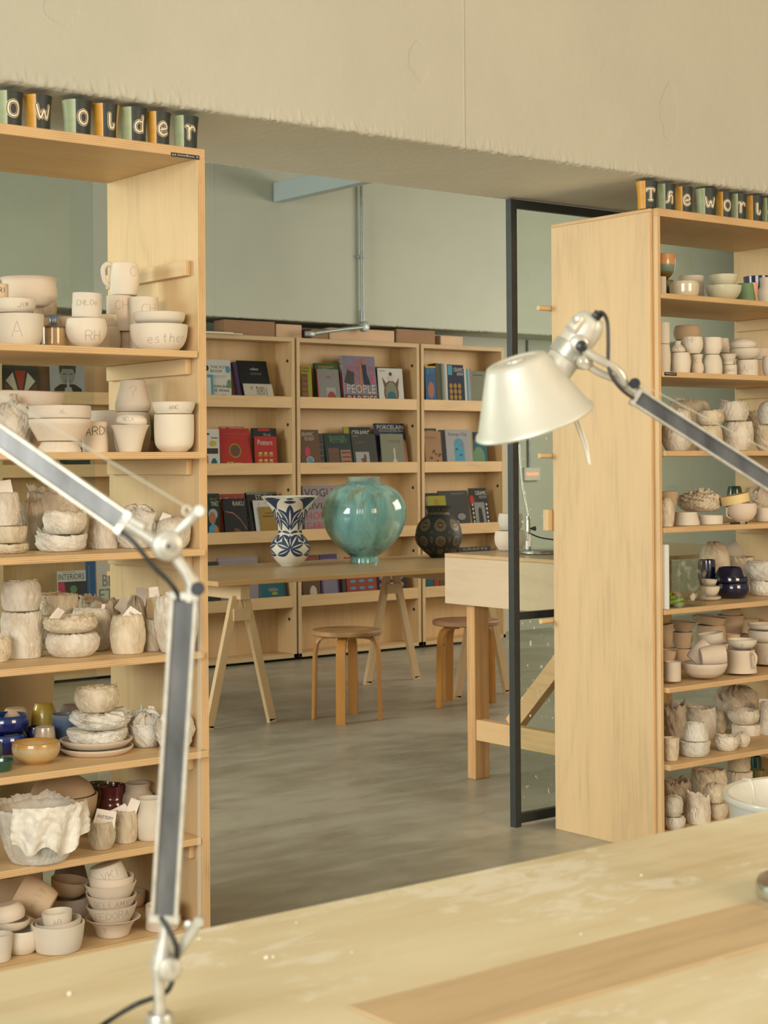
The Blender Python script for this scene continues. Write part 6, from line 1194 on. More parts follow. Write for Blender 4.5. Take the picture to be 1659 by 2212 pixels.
book('dark teal record shaped cover beside the blue lump book', 1027, 1055, 934, 1, 'teal', .10, .006, [('e', .35, .3, .45, .3, 'pgreen'), ('r', 0, .8, 1, 1, 'navy')], dy=.006, group=G)
# third row
book('yellow covered small book above the eye patterned vase', 930, 970, 1072, 2, 'lime', .16, .012, [('p', [(.3, .5), (.4, .9), (.6, .92), (.7, .5)], 'ochre')], dy=.0, group=G)
book('black frame like book behind the yellow book', 918, 953, 1066, 2, 'black', .10, .010, [('r', .1, .1, .9, .9, 'grey')], dy=.016, group=G)
book('large dark grey book with line drawings on the third row', 956, 1018, 1061, 2, 'char', .16, .012, [('r', .4, .93, .9, .94, 'grey'), ('r', .45, .9, .8, .905, 'grey'), ('e', .72, .35, .16, .10, 'black'), ('e', .72, .35, .14, .085, 'grey'), ('e', .5, .2, .14, .08, 'black'), ('e', .5, .2, .12, .065, 'grey')], dy=.016, group=G)
book('black magazine with a film strip cover and red dot', 1024, 1062, 1055, 2, 'black', .20, .005, [('t', 'CERAMIC', .34, .98, .84, .93, 'white'), ('t', 'REVIEW', .55, .98, .75, .82, 'silver'), ('e', .12, .72, .13, .11, 'red'), ('r', .2, .06, .78, .66, 'grey'), ('p', [(.36, .1), (.4, .5), (.5, .55), (.6, .5), (.64, .1)], 'black')]+[('r', .85, .08+.1*k, .93, .13+.1*k, 'white') for k in range(6)]+[('r', .06, .08+.1*k, .13, .13+.1*k, 'white') for k in range(6)], name='magazine', cat='magazine', group=G)
book('dark magazine with silver capitals low on the right unit', 996, 1066, 1182, 3, 'char', .10, .005, [('t', 'CRAFTS', .15, .9, .93, .975, 'silver')], name='magazine', cat='magazine', group=G)
book('pinkish brown book left of the dark silver lettered magazine', 972, 1000, 1180, 3, 'maroon', .10, .006, [('e', .5, .95, .2, .02, 'mauve')], dy=.008, group=G)
for k, (a_, b2_, cv) in enumerate([(921, 940, 'teal'), (938, 952, 'brick'), (950, 964, 'brown')]):
    book(['dark teal spine low at the left of the right unit', 'brick red spine low on the right unit', 'brown spine low on the right unit beside the brick red one'][k], a_, b2_, 1200, 3, cv, .08, .02, (), group=G)
# --- unit seen through the left rack
book('fan patterned dark magazine seen through the left rack', 6, 86, 790, 0, 'char', .10, .010, [('p', [(.5, .1), (.35, .85), (.65, .85)], 'brick'), ('p', [(.45, .1), (.1, .55), (.3, .8)], 'cream'), ('p', [(.55, .1), (.9, .55), (.7, .8)], 'cream'), ('p', [(.5, .05), (.05, .2), (.08, .48)], 'brown'), ('p', [(.5, .05), (.95, .2), (.92, .48)], 'brown')], name='magazine', cat='magazine', group=G)
book('dark album behind the portrait magazine seen through the rack', 84, 118, 792, 0, 'brown', .06, .012, (), dy=.012, group=G)
book('black and white portrait magazine with a hushing gesture', 110, 184, 788, 0, 'silver', .06, .006, [('p', [(.06, 0), (.12, .34), (.30, .46), (.70, .46), (.90, .34), (.96, 0)], 'black'), ('e', .50, .68, .21, .24, 'grey'), ('p', [(.28, .72), (.26, .96), (.44, 1), (.62, 1), (.76, .96), (.73, .72), (.66, .88), (.36, .88)], 'char'), ('r', .36, .73, .46, .75, 'black'), ('r', .55, .73, .65, .75, 'black'), ('p', [(.48, .60), (.50, .72), (.53, .60)], 'silver'), ('r', .42, .53, .60, .55, 'char'), ('p', [(.46, .2), (.485, .58), (.535, .58), (.56, .2)], 'silver'), ('p', [(.38, .08), (.42, .36), (.60, .38), (.68, .12)], 'silver')], name='magazine', cat='magazine', group=G)
book('green dark book on the second row seen through the rack', 132, 196, 968, 1, 'dgreen', .10, .012, [('e', .4, .6, .2, .1, 'sage')], group=G)
book('white topped magazine with a pink figure seen through the rack', 127, 188, 1234, 3, 'white', .05, .008, [('t', 'INTERIORS', .02, .94, .82, .94, 'char'), ('t', 'THE WORLD OF', .16, .64, .96, .985, 'grey'), ('r', .0, 0, 1, .78, 'char'), ('p', [(0, .1), (.0, .76), (.22, .78), (.28, .5), (.46, .3), (.44, .18)], 'pink'), ('e', .55, .62, .12, .08, 'pgreen'), ('e', .7, .3, .16, .1, 'violet'), ('r', .4, .0, .9, .08, 'red')], name='magazine', cat='magazine', group=G)
book('tall blue spined folder leaning beside the pink figure magazine', 190, 208, 1210, 3, 'blue', .04, .02, [('r', .2, .1, .3, .9, 'sage')], name='folder', cat='folder', group=G)
book('pale yellow booklet with green lettering at the pane edge', 211, 250, 1212, 3, 'cream', .03, .006, [('t', 'BL', .3, .9, .55, .75, 'sage'), ('t', 'ET', .1, .9, .3, .5, 'pgreen')], name='booklet', cat='booklet', group=G)
# lettering on the embossed shelf labels
for o, txt, a, b_, yy in TXT_LATER:
    bm = bmesh.new(); lay_text(bm, txt, lambda u, v: Vector((a.x+.004+u*(b_.x-a.x-.008), yy-.0019, a.z-.0028+v*.005)), 0, 1, 0, 1, 0); obj('tape_lettering', bm, 'ink_white', o)
# ================================================================ vases on the trestle table
def at_table(px, py, Z, r=0):
    p = onZ(px, py, Z); return p
def vase_prof(cx, rows, Yc, z):
    """rows of (px y, px half width) from the top down -> lathe profile in metres"""
    out = []; a = onY(cx, 1200, Yc); d = dep((a.x, Yc, 1.0)); ys = rows[-1][0]; zt = [onY(cx, y, Yc).z for y, h in rows]; zb = zt[-1]
    return [(h*d/FPX, zz-zb) for (y, h), zz in zip(rows, zt)][::-1], a.x
def fillp(bm, pts, mapf, mi, n=1):
    vs = [bm.verts.new(mapf(u, v)) for u, v in pts]; f = bm.faces.new(vs); f.material_index = mi
def leaf(bm, u0, v0, u1, v1, w, mapf, mi, n=10, bend=0, su=.08):
    """pointed leaf between two points of the surface (u in radians, v in metres); w = width in metres"""
    du, dv = (u1-u0)*su, v1-v0; L = math.hypot(du, dv); nx, ny = -dv/L, du/L; rows = []
    for i in range(n+1):
        t = i/n; b = math.sin(PI*t)*bend; h = w/2*math.sin(PI*t)**.8
        cu, cv = u0*su+du*t+nx*b, v0+dv*t+ny*b; rows.append([bm.verts.new(mapf((cu+nx*h*g)/su, cv+ny*h*g)) for g in (1, .5, 0, -.5, -1)])
    for a, b in zip(rows, rows[1:]):
        for g in range(4): bm.faces.new((a[g], a[g+1], b[g+1], b[g])).material_index = mi
def lathe_vase(name, label, cx, Yc, z, rows, mats, th=.006, seg=64, inner=None):
    pf, X = vase_prof(cx, rows, Yc, z); o = [(p.x, p.y) for p in catmull([Vector((a, b, 0)) for a, b in pf], 6)]
    root = thing(name, label, 'vase', (X, Yc, z+.0008)); inn = [(max(.004, r-th), zz) for r, zz in o if zz > .012]
    prof = [(0, .002), (o[0][0]*.86, .002), (o[0][0]*.9, 0)]+o+[(o[-1][0]-th*.5, o[-1][1]+.001)]+inn[::-1]+[(0, .012)]
    bm = bmesh.new(); lathe(bm, prof, seg); obj('body', bm, mats, root, 60, world=False)
    d = Vector((X, Yc, 0)); return root, o, math.atan2(-d.y, -d.x), X
mat('porcelain', (.76, .72, .60), .45, 0, .02, 6); mat('navy_slip', (.025, .045, .11), .5, 0, .08, 30)
Y1 = onZ(628, 1223, TZ).y
root, o, face, X = lathe_vase('patterned_vase', 'navy and white vase with a wide trumpet mouth on the trestle table', 627, Y1, TZ, [(1078, 61), (1082, 59), (1092, 51), (1105, 41), (1120, 34.5), (1135, 30), (1150, 26), (1157, 25.5), (1163, 29), (1172, 37), (1184, 42), (1193, 42.5), (1205, 39), (1217, 31), (1225, 23), (1229, 19)], 'porcelain')
bm = bmesh.new(); H = o[-1][1]; pc = H/151.0   # metres per photo pixel
sf = surfmap(o, face, .0006)
def V(y): return (1229-y)*pc
def polar(n, f):        # repeat a motif round the vase; u is measured on the local circumference
    for k in range(n): f(2*PI*k/n)
def S(ang, off=.0006, q=1.5):  # maps (angle offset in rad, height) so that motifs close round the pot
    return lambda a, v: Vector(((rad(o, v)+off)*math.cos(face+ang+a*q), (rad(o, v)+off)*math.sin(face+ang+a*q), v))
N = 4
Q = 1.5
def motif(ang):
    m0 = S(ang); m1 = S(ang, .0012); w = 2*PI/6
    # dark spandrels between pale arches under the mouth
    for s in (-1, 1):
        rows = []
        for i in range(9):
            t = i/8; v = V(1079.5)+(V(1108)-V(1079.5))*t; inner_ = .10+(w/2-.10)*(t**.55); rows.append([bm.verts.new(m0(s*(inner_+(w/2-inner_)*g/8), v)) for g in range(9)])
        for a, b in zip(rows, rows[1:]):
            for g in range(8): bm.faces.new((a[g], a[g+1], b[g+1], b[g])).material_index = 0
    A = dict(su=.127); B2 = dict(su=.15)
    leaf(bm, -.17, V(1090), .17, V(1090), 0.0184, m0, 0, **A); leaf(bm, -.10, V(1083), .10, V(1083), 0.0102, m0, 0, **A)
    leaf(bm, 0, V(1145), 0, V(1095), 0.0409, m0, 0, **A); leaf(bm, 0, V(1142), 0, V(1106), 0.0084, m1, 1, **A)
    for s in (-1, 1):
        leaf(bm, s*.02, V(1147), s*.46, V(1104), 0.0369, m0, 0, bend=s*.012, **A); leaf(bm, s*.07, V(1140), s*.42, V(1108), 0.0050, m1, 1, bend=s*.009, **A)
        leaf(bm, s*.04, V(1151), s*.51, V(1122), 0.0306, m0, 0, bend=s*.010, **A); leaf(bm, s*.10, V(1145), s*.48, V(1125), 0.0041, m1, 1, bend=s*.008, **A)
        leaf(bm, s*.52, V(1110), s*.52, V(1152), 0.0348, m0, 0, **A); leaf(bm, s*.52, V(1115), s*.52, V(1148), 0.0076, m1, 1, **A); leaf(bm, s*.52, V(1122), s*.52, V(1141), 0.0033, S(ang, .0016), 0, **A)
        leaf(bm, 0, V(1158), s*.51, V(1154), 0.0144, m0, 0, bend=s*.004, **A)
        leaf(bm, 0, V(1190), s*.36, V(1160), 0.0491, m0, 0, bend=s*.008, **B2); leaf(bm, s*.04, V(1186), s*.33, V(1163), 0.0084, m1, 1, bend=s*.007, **B2)
        leaf(bm, 0, V(1190), s*.52, V(1178), 0.0369, m0, 0, bend=s*.004, **B2); leaf(bm, s*.05, V(1188.5), s*.47, V(1180), 0.0059, m1, 1, bend=s*.003, **B2)
        leaf(bm, 0, V(1191), s*.50, V(1204), 0.0348, m0, 0, bend=-s*.006, **B2); leaf(bm, s*.06, V(1192.5), s*.45, V(1202), 0.0050, m1, 1, bend=-s*.005, **B2)
        leaf(bm, s*.38, V(1160), s*.52, V(1176), 0.0184, m0, 0, **B2)
    leaf(bm, 0, V(1186), 0, V(1161), 0.0265, m0, 0, **B2); leaf(bm, 0, V(1183), 0, V(1165), 0.0050, m1, 1, **B2)
polar(N, motif); obj('painted_pattern', bm, ['navy_slip', 'porcelain'], root, world=False)
# turquoise vase
m, nt, b = newmat('turquoise_glaze'); tc = nt.nodes.new('ShaderNodeTexCoord'); sp = nt.nodes.new('ShaderNodeSeparateXYZ'); nt.links.new(tc.outputs['Generated'], sp.inputs[0])
n1 = noise_node(nt, 14, 4, (1, 1, .18), .6, .5); n2 = noise_node(nt, 26, 4, (1, 1, .14), .6, .3); n3 = noise_node(nt, 3, 4)
base = ramp(nt, n1.outputs[0], [(.30, (.13, .33, .33)), (.50, (.21, .46, .44)), (.70, (.40, .58, .52))])
def mth(op, a, bb, c=None):
    q = nt.nodes.new('ShaderNodeMath'); q.operation = op
    for i, v in enumerate((a, bb, c)):
        if v is None: continue
        if isinstance(v, (int, float)): q.inputs[i].default_value = v
        else: nt.links.new(v, q.inputs[i])
    return q.outputs[0]
def mixc(fac, c1, c2):
    q = nt.nodes.new('ShaderNodeMixRGB'); nt.links.new(fac, q.inputs[0])
    if isinstance(c1, tuple): q.inputs[1].default_value = (*c1, 1)
    else: nt.links.new(c1, q.inputs[1])
    q.inputs[2].default_value = (*c2, 1); return q.outputs[0]
zr = sp.outputs[2]
st = ramp(nt, n2.outputs[0], [(.50, (0,)*3), (.62, (1,)*3)]); up = ramp(nt, zr, [(.55, (0,)*3), (.80, (1,)*3), (.93, (.3,)*3)]); lo_ = ramp(nt, zr, [(.05, (0,)*3), (.10, (1,)*3), (.24, (0,)*3)])
c = mixc(mth('MULTIPLY', mth('MULTIPLY', st.outputs[0], up.outputs[0]), .75), base.outputs[0], (.30, .22, .09))
c = mixc(mth('MULTIPLY', mth('MULTIPLY', st.outputs[0], lo_.outputs[0]), .95), c, (.035, .05, .07))
lip = ramp(nt, zr, [(.945, (0,)*3), (.955, (1,)*3)]); c = mixc(mth('MULTIPLY', lip.outputs[0], .6), c, (.42, .38, .26))
nt.links.new(c, b.inputs['Base Color']); b.inputs['Roughness'].default_value = .12; b.inputs['Coat Weight'].default_value = .6; b.inputs['Coat Roughness'].default_value = .04; bump(nt, b, n3.outputs[0], .15, .006); MATS['turquoise_glaze'] = m
Y2 = onZ(787, 1215, TZ).y
root, o, face, X = lathe_vase('turquoise_vase', 'large round turquoise glazed jar with brown drips on the trestle table', 787, Y2, TZ, [(1036, 34.5), (1040, 34), (1046, 33), (1050, 38), (1057, 58), (1068, 73), (1080, 82), (1094, 88.5), (1108, 91), (1122, 91), (1138, 88), (1155, 81), (1172, 70), (1188, 55), (1199, 42), (1206, 33), (1210, 30.5), (1216, 31), (1221, 31.5)], 'turquoise_glaze', th=.008, seg=96)
me = root.children[0].data
H = o[-1][1]
for v in me.vertices:          # shallow vertical flutes pulled up from the foot
    zn = v.co.z/H
    if .08 < zn < .42:
        k = math.sin((zn-.08)/.34*PI)*.016; a = math.atan2(v.co.y, v.co.x); f = 1+k*math.cos(a*16); v.co.x *= f; v.co.y *= f
# collar of thicker glaze round the shoulder
bm = bmesh.new(); n = 160; sf2 = lambda a, v, off: Vector(((rad(o, v)+off)*math.cos(a), (rad(o, v)+off)*math.sin(a), v)); rows = []
for i in range(n):
    a = 2*PI*i/n; zl = H*(.925-.022*(1+NZ.noise(Vector((math.cos(a)*3, math.sin(a)*3, 1.3))))-.02*max(0, NZ.noise(Vector((math.cos(a)*9, math.sin(a)*9, 7)))))
    rows.append([bm.verts.new(sf2(a, zl+(H*.952-zl)*t, off)) for t, off in ((0, -.001), (.12, .0018), (.5, .0022), (1, .0))])
for i in range(n):
    a, b_ = rows[i], rows[(i+1) % n]
    for j in range(3): bm.faces.new((a[j], b_[j], b_[j+1], a[j+1]))
mat('thick_turquoise', (.16, .36, .36), .14, 0, .18, 25, (1, 1, .4), coat=.5); obj('glaze_collar', bm, 'thick_turquoise', root, True, world=False)
# black vase with gold medallions
mat('black_slip', (.022, .028, .030), .55, 0, .1, 20); mat('gold_line', (.40, .27, .12), .45, .25, .15, 60)
Y3 = onZ(948, 1204, TZ).y
root, o, face, X = lathe_vase('medallion_vase', 'black vase covered in gold eye medallions beside the workbench', 948, Y3, TZ, [(1098, 29.5), (1101, 28), (1107, 25), (1114, 23.5), (1120, 29), (1128, 38), (1140, 46), (1155, 50), (1168, 51), (1180, 47), (1192, 37), (1202, 25), (1209, 18)], 'black_slip')
bm = bmesh.new(); H = o[-1][1]
def ringm(ca, cv, r, w, n=28, asp=1.0, off=.0008):
    rr = rad(o, cv); pts = [(ca+math.cos(2*PI*k/n)*r/rr*asp, cv+math.sin(2*PI*k/n)*r) for k in range(n+1)]
    mp = lambda u, v: Vector(((rad(o, min(max(v, 0), H))+off)*math.cos(face+u), (rad(o, min(max(v, 0), H))+off)*math.sin(face+u), v))
    rows = []
    for (u, v) in pts:
        ku, kv = (u-ca), (v-cv); s0, s1 = 1-w/r/2, 1+w/r/2; rows.append((bm.verts.new(mp(ca+ku*s0, cv+kv*s0)), bm.verts.new(mp(ca+ku*s1, cv+kv*s1))))
    for a, b in zip(rows, rows[1:]): bm.faces.new((a[0], a[1], b[1], b[0]))
def eye(ca, cv, s):
    mp = lambda u, v: Vector(((rad(o, v)+.0009)*math.cos(face+u), (rad(o, v)+.0009)*math.sin(face+u), v)); rr = rad(o, cv)
    for sg in (1, -1):
        ribbon(bm, [(ca+(-1+2*k/8)*s/rr, cv+sg*math.sin(PI*k/8)*s*.45) for k in range(9)], .0016, lambda u, v: mp(u, v), step=9)
    ringm(ca, cv, s*.28, s*.2, 12)
for k in range(8):
    a = 2*PI*k/8+.08; v1 = H*.64; r1 = .030
    for q, w in ((1.15, .0014), (1.0, .0022), (.86, .0012), (.72, .0016), (.60, .0010)): ringm(a, v1, r1*q, w)
    eye(a, v1, r1*.48)
    v2 = H*.33; a2 = a
    for q, w in ((1.05, .0014), (.90, .0020), (.70, .0012), (.45, .0014), (.25, .0012)): ringm(a2, v2, .027*q, w)
    v3 = H*.10
    for q, w in ((1.0, .0014), (.75, .0014), (.45, .0012)): ringm(a2, v3+.008, .014*q, w, 16)
    a3 = a+PI/8
    for q in (1, .7, .4): ringm(a3, H*.36, .018*q, .0013, 14, asp=.45)
    ringm(a3, H*.17, .007, .0016, 10); ringm(a3, H*.50, .006, .0014, 10)
for k in range(14):
    a = 2*PI*k/14; mp = lambda u, v: Vector(((rad(o, min(v, H))+.0009)*math.cos(face+u), (rad(o, min(v, H))+.0009)*math.sin(face+u), v))
    for q in (1, .6): ribbon(bm, [(a-.2*q, H*.875), (a-.12*q, H*(.875+.06*q)), (a, H*(.875+.095*q)), (a+.12*q, H*(.875+.06*q)), (a+.2*q, H*.875)], .0014, mp, step=9)
for v in (H*.868, H*.845): ribbon(bm, [(2*PI*k/48, v) for k in range(49)], .0016, mp, step=9)
obj('medallion_pattern', bm, 'gold_line', root, world=False)
# ================================================================ things on the workbench
p = onZ(1102, 1190, WZ); 
SEEDp = pot('lower bulging cup of the pale double cup on the workbench', 1102, 68, 1148, 1193, 'wround', p.y+.02, 'bisque_pink', z=WZ, name='cup', cat='cup')
pot('upper cup stacked upright on the workbench behind the steel post', 1103, 54, 1110, 1147.5, 'wround', p.y+.02, 'bisque', name='cup', cat='cup')
mat('chrome', (.55, .55, .50), .22, .9, .06, 20)
q = onZ(1168, 1196, WZ); t = thing('bench_lamp', 'chrome lamp base with a thin stem on the workbench behind glass', 'lamp', (q.x, q.y, WZ)); zz = WZ+.001
bm = bmesh.new(); lathe(bm, [(0, 0), (.088, 0), (.092, .004), (.090, .014), (.084, .018), (0, .019)], 44, mx=Matrix.Translation((q.x, q.y, zz))); obj('base', bm, 'chrome', t, 50)
e = onY(1141, 1190, q.y); mpp = dep(q)/FPX
def hz(y): return onY(1141, y, q.y).z
bm = bmesh.new(); tube(bm, [(e.x, q.y, zz+.019), (e.x, q.y, hz(1168)), (e.x, q.y, hz(1167)), (e.x, q.y, hz(1150)), (e.x, q.y, hz(1149)), (e.x, q.y, hz(1122)), (e.x, q.y, hz(1121)), (e.x, q.y, hz(1115))], [.014, .013, .007, .007, .010, .008, .011, .009], 16); obj('stem', bm, 'chrome', t, 40)
bm = bmesh.new(); tube(bm, [(e.x, q.y, hz(1115)), (e.x-.012, q.y+.02, hz(1050)), (e.x-.02, q.y+.03, hz(960))], .0045, 10); obj('arm', bm, 'chrome', t, 50)
bm = bmesh.new(); tube(bm, [(e.x+.008, q.y-.004, hz(1142)), (e.x+.030, q.y-.01, hz(1142))], [.003, .010], 10); obj('knob', bm, 'dark_plastic', t, 50)
bm = bmesh.new(); tube(bm, catmull([(e.x, q.y-.01, hz(1152)), (e.x+.05, q.y-.02, hz(1162)), (e.x+.12, q.y-.03, hz(1168)), (e.x+.2, q.y-.05, hz(1176)), (e.x+.3, q.y-.05, zz+.02), (e.x+.4, q.y-.05, zz+.006)], 6), .003, 8); obj('cable', bm, 'dark_plastic', t, 50)
# ================================================================ potter's wheel between worktable and rack
mat('white_abs', (.74, .74, .68), .3, 0, .02, 8, coat=.3); mat('wheel_grey', (.40, .40, .37), .4, .5, .08, 40)
PZ_ = .56; pc_ = onZ(1775, 1718, PZ_); PR_ = abs((onZ(1560, 1722, PZ_)-onZ(1775, 1722, PZ_)).length)
t = thing('potters_wheel', 'white splash pan of a potters wheel behind the right end of the worktable', 'potters wheel', (pc_.x, pc_.y, 0))
T = Matrix.Translation((pc_.x, pc_.y, 0))
bm = bmesh.new(); R = PR_; lathe(bm, [(.10, PZ_-.10), (R*.86, PZ_-.10), (R*.90, PZ_-.09), (R*.935, PZ_-.02), (R*.955, PZ_-.008), (R*.985, PZ_-.010), (R, PZ_-.003), (R*.985, PZ_+.004), (R*.93, PZ_+.002), (R*.905, PZ_-.012), (R*.87, PZ_-.082), (.10, PZ_-.088), (.10, PZ_-.10)], 80, mx=T); obj('splash_pan', bm, 'white_abs', t, 50)
s = onZ(1628, 1690, PZ_); ang = math.atan2(s.y-pc_.y, s.x-pc_.x); d = Vector((math.cos(ang), math.sin(ang), 0)); c = Vector((pc_.x, pc_.y, 0))
bm = bmesh.new(); tube(bm, [c+d*R*.872+Vector((0, 0, PZ_-.08)), c+d*R*.90+Vector((0, 0, PZ_-.012)), c+d*R*.935+Vector((0, 0, PZ_+.004)), c+d*R*1.0+Vector((0, 0, PZ_+.003)), c+d*(R*1.03)+Vector((0, 0, PZ_+.002))], .0035, 8); obj('pan_seam', bm, 'white_abs', t, 50)
bm = bmesh.new(); lathe(bm, [(0, PZ_-.05), (.03, PZ_-.05), (.03, PZ_-.046), (R*.62, PZ_-.046), (R*.63, PZ_-.05), (R*.62, PZ_-.062), (.03, PZ_-.062), (.03, PZ_-.10), (0, PZ_-.10)], 64, mx=T)
for q in (.2, .35, .5): lathe(bm, [(R*q-.001, PZ_-.0459), (R*q, PZ_-.0452), (R*q+.001, PZ_-.0459)], 64, mx=T)
obj('wheel_head', bm, 'wheel_grey', t, 50)
bm = bmesh.new(); bx(bm, pc_.x-.24, pc_.x+.24, pc_.y-.24, pc_.y+.24, .28, PZ_-.11, .02, seg=2); obj('motor_housing', bm, 'white_abs', t)
for sx in (-1, 1):
    for sy in (-1, 1): bm = bmesh.new(); tube(bm, [(pc_.x+sx*.2, pc_.y+sy*.2, .29), (pc_.x+sx*.23, pc_.y+sy*.23, 0)], .016, 12); obj('leg', bm, 'wheel_grey', t, 50)
# ================================================================ jointed desk lamps on the worktable
mat('alu', (.50, .50, .45), .36, .55, .06, 60, bmp=.05); mat('alu_pale', (.52, .51, .46), .42, .45, .16, 70); mat('channel_reflection', (.10, .105, .11), .38, .35, .45, 30, (1, 1, .3)); mat('alu_polish', (.60, .62, .60), .10, .95, .05, 30); mat('cable_black', (.018, .02, .022), .4); mat('wire', (.62, .62, .55), .35, .5)  # channel colour carries the dark surroundings that polished metal would reflect
mat('clear_joint', (.56, .54, .47), .2, .4, .1, 40)
def arm(name, a, b, side, w, th, root):
    """extruded arm: two bright flanges and a channel whose colour holds dark reflections"""
    a, b = Vector(a), Vector(b); d = (b-a).normalized(); up = Vector(side); up = (up-d*up.dot(d)).normalized(); n = d.cross(up)
    for s in (-1, 1):
        bm = bmesh.new(); bar(bm, a+up*s*w*.5, b+up*s*w*.5, th, w*.17, up=up, bev=.0008); obj(name+'_flange', bm, 'alu_pale', root)
    bm = bmesh.new(); bar(bm, a, b, th*.35, w*.8, up=up, bev=0); obj(name+'_web', bm, 'channel_reflection', root)
    bm = bmesh.new()
    for q in (a, b): bar(bm, q-d*.004, q+d*.004, th*1.15, w*1.3, up=up, bev=.001)
    obj(name+'_end_cap', bm, 'alu_pale', root)
def P(x, y, D): return onD(x, y, D)
def disc(bm, c, r, t, axis, mi=0, bev=.25):
    lathe(bm, [(0, -t), (r*(1-bev*.4), -t), (r, -t*(1-bev)), (r, t*(1-bev)), (r*(1-bev*.4), t), (0, t)], 32, mi, mx=Matrix.Translation(c) @ rotz_to(axis))
D = 1.60; k = D/FPX; TOC = -FW
t = thing('desk_lamp', 'jointed aluminium desk lamp rising at the left of the worktable', 'desk lamp', onZ(345, 2240, FZ))
b0 = P(345, 2190, D); base = Vector((b0.x, b0.y, FZ))
bm = bmesh.new(); lathe(bm, [(0, 0), (.014, 0), (.014, b0.z-FZ-.004), (.0125, b0.z-FZ), (0, b0.z-FZ)], 28, mx=Matrix.Translation(base+Vector((0, 0, .0008)))); obj('collar', bm, 'alu', t, 50)
bm = bmesh.new(); tube(bm, [P(345, 2192, D), P(343, 2130, D), P(341, 2088, D), P(347, 2050, D)], [.0060, .0058, .0062, .0075], 16); obj('post', bm, 'alu_pale', t, 50)
bm = bmesh.new(); disc(bm, P(367, 2093, D-.012), .0112, .005, TOC+RT*.25); disc(bm, P(367, 2093, D-.018), .0095, .002, TOC+RT*.25); disc(bm, P(367, 2093, D-.020), .0025, .003, TOC+RT*.25); obj('tilt_knob', bm, 'alu_pale', t, 50)
bm = bmesh.new(); tube(bm, [P(348, 2090, D), P(352, 2060, D), P(358, 2020, D), P(360, 1982, D)], [.0115, .0105, .0070, .0062], 14); obj('lower_fork', bm, 'alu_pale', t, 50)
bm = bmesh.new(); bar(bm, P(376, 2072, D), P(430, 1990, D), .006, .0098, up=UP, bev=.002); obj('tension_lever', bm, 'alu', t)
bm = bmesh.new(); disc(bm, P(430, 1990, D), .0052, .005, TOC); disc(bm, P(408, 1999, D+.004), .0048, .002, TOC); obj('lever_roller', bm, 'alu', t, 50)
arm('lower_arm', P(355, 1984, D), P(398, 1287, D), RT, .0225, .010, t)
bm = bmesh.new(); tube(bm, [P(431, 1984, D), P(431, 1290, D)], .0008, 6); obj('tension_wire', bm, 'wire', t)
bm = bmesh.new(); tube(bm, [P(410, 1300, D), P(414, 1262, D), P(400, 1232, D), P(366, 1186, D)], [.0055, .0058, .0056, .0056], 12); tube(bm, [P(420, 1296, D+.01), P(424, 1262, D+.01), P(408, 1236, D+.01), P(374, 1190, D+.01)], .0050, 12); obj('elbow_bracket', bm, 'alu_pale', t, 50)
bm = bmesh.new(); disc(bm, P(427, 1272, D-.010), .0065, .006, TOC); obj('elbow_knob', bm, 'dark_plastic', t, 50)
bm = bmesh.new(); disc(bm, P(361, 1179, D-.003), .0148, .007, TOC+RT*.35); disc(bm, P(370, 1180, D-.012), .0100, .003, TOC+RT*.35); disc(bm, P(366, 1180, D-.018), .0042, .003, TOC+RT*.35); obj('spring_drum', bm, 'alu_pale', t, 50)
bm = bmesh.new(); disc(bm, P(364, 1180, D-.0232), .0018, .001, TOC+RT*.35); obj('drum_hole', bm, 'dark_plastic', t, 50)
bm = bmesh.new(); bar(bm, P(368, 1165, D), P(434, 1100, D), .007, .0095, up=UP, bev=.002); disc(bm, P(432, 1103, D-.002), .0058, .006, TOC); obj('upper_lever', bm, 'alu_pale', t, 50)
bm = bmesh.new(); ring_ = [P(404+9*math.cos(a*PI/8), 1103+10*math.sin(a*PI/8), D) for a in range(17)]; tube(bm, ring_, .0012, 8); obj('wire_ring', bm, 'wire', t)
bm = bmesh.new(); tube(bm, [P(262, 1124, D), P(300, 1148, D), P(345, 1176, D)], [.0068, .0060, .0068], 12); tube(bm, [P(275, 1118, D), P(312, 1140, D)], .0058, 10); obj('upper_fork', bm, 'alu_pale', t, 50)
ua, ub = P(268, 1130, D), P(-190, 812, D+.05); arm('upper_arm', ua, ub, UP+RT*.6, .0195, .010, t)
bm = bmesh.new(); tube(bm, [P(404, 1096, D), P(-160, 760, D+.05)], .0008, 6); obj('upper_wire', bm, 'wire', t)
bm = bmesh.new(); tube(bm, catmull([P(262, 1148, D-.012), P(290, 1172, D-.016), P(330, 1222, D-.016), P(365, 1256, D-.012), P(382, 1280, D-.006), P(386, 1296, D-.004)], 6), .0024, 10); obj('joint_cable', bm, 'cable_black', t, 50)
cz = lambda x, y: onZ(x, y, FZ+.0060)
bm = bmesh.new(); tube(bm, catmull([P(347, 1980, D-.004), P(366, 2012, D-.010), P(380, 2040, D-.012), P(382, 2062, D-.008), P(378, 2090, D+.012), P(372, 2120, D+.010), P(360, 2142, D+.006), P(330, 2156, D+.0), P(290, 2172, D-.02)]+[cz(235, 2205), cz(190, 2240), cz(140, 2290)], 6), .0026, 10); obj('power_cable', bm, 'cable_black', t, 50)
mat('shade_alu', (.68, .67, .60), .42, .35, .03, 20); 
# head of the left lamp, out of the picture to the left, and its shade
bm = bmesh.new(); c = ub+Vector((-.02, 0, -.02)); lathe(bm, [(.030, .05), (.075, -.06), (.074, -.06), (.029, .049)], 40, mx=Matrix.Translation(c)); lathe(bm, [(0, .052), (.030, .05)], 40, mx=Matrix.Translation(c)); obj('lamp_shade', bm, 'shade_alu', t, 50)
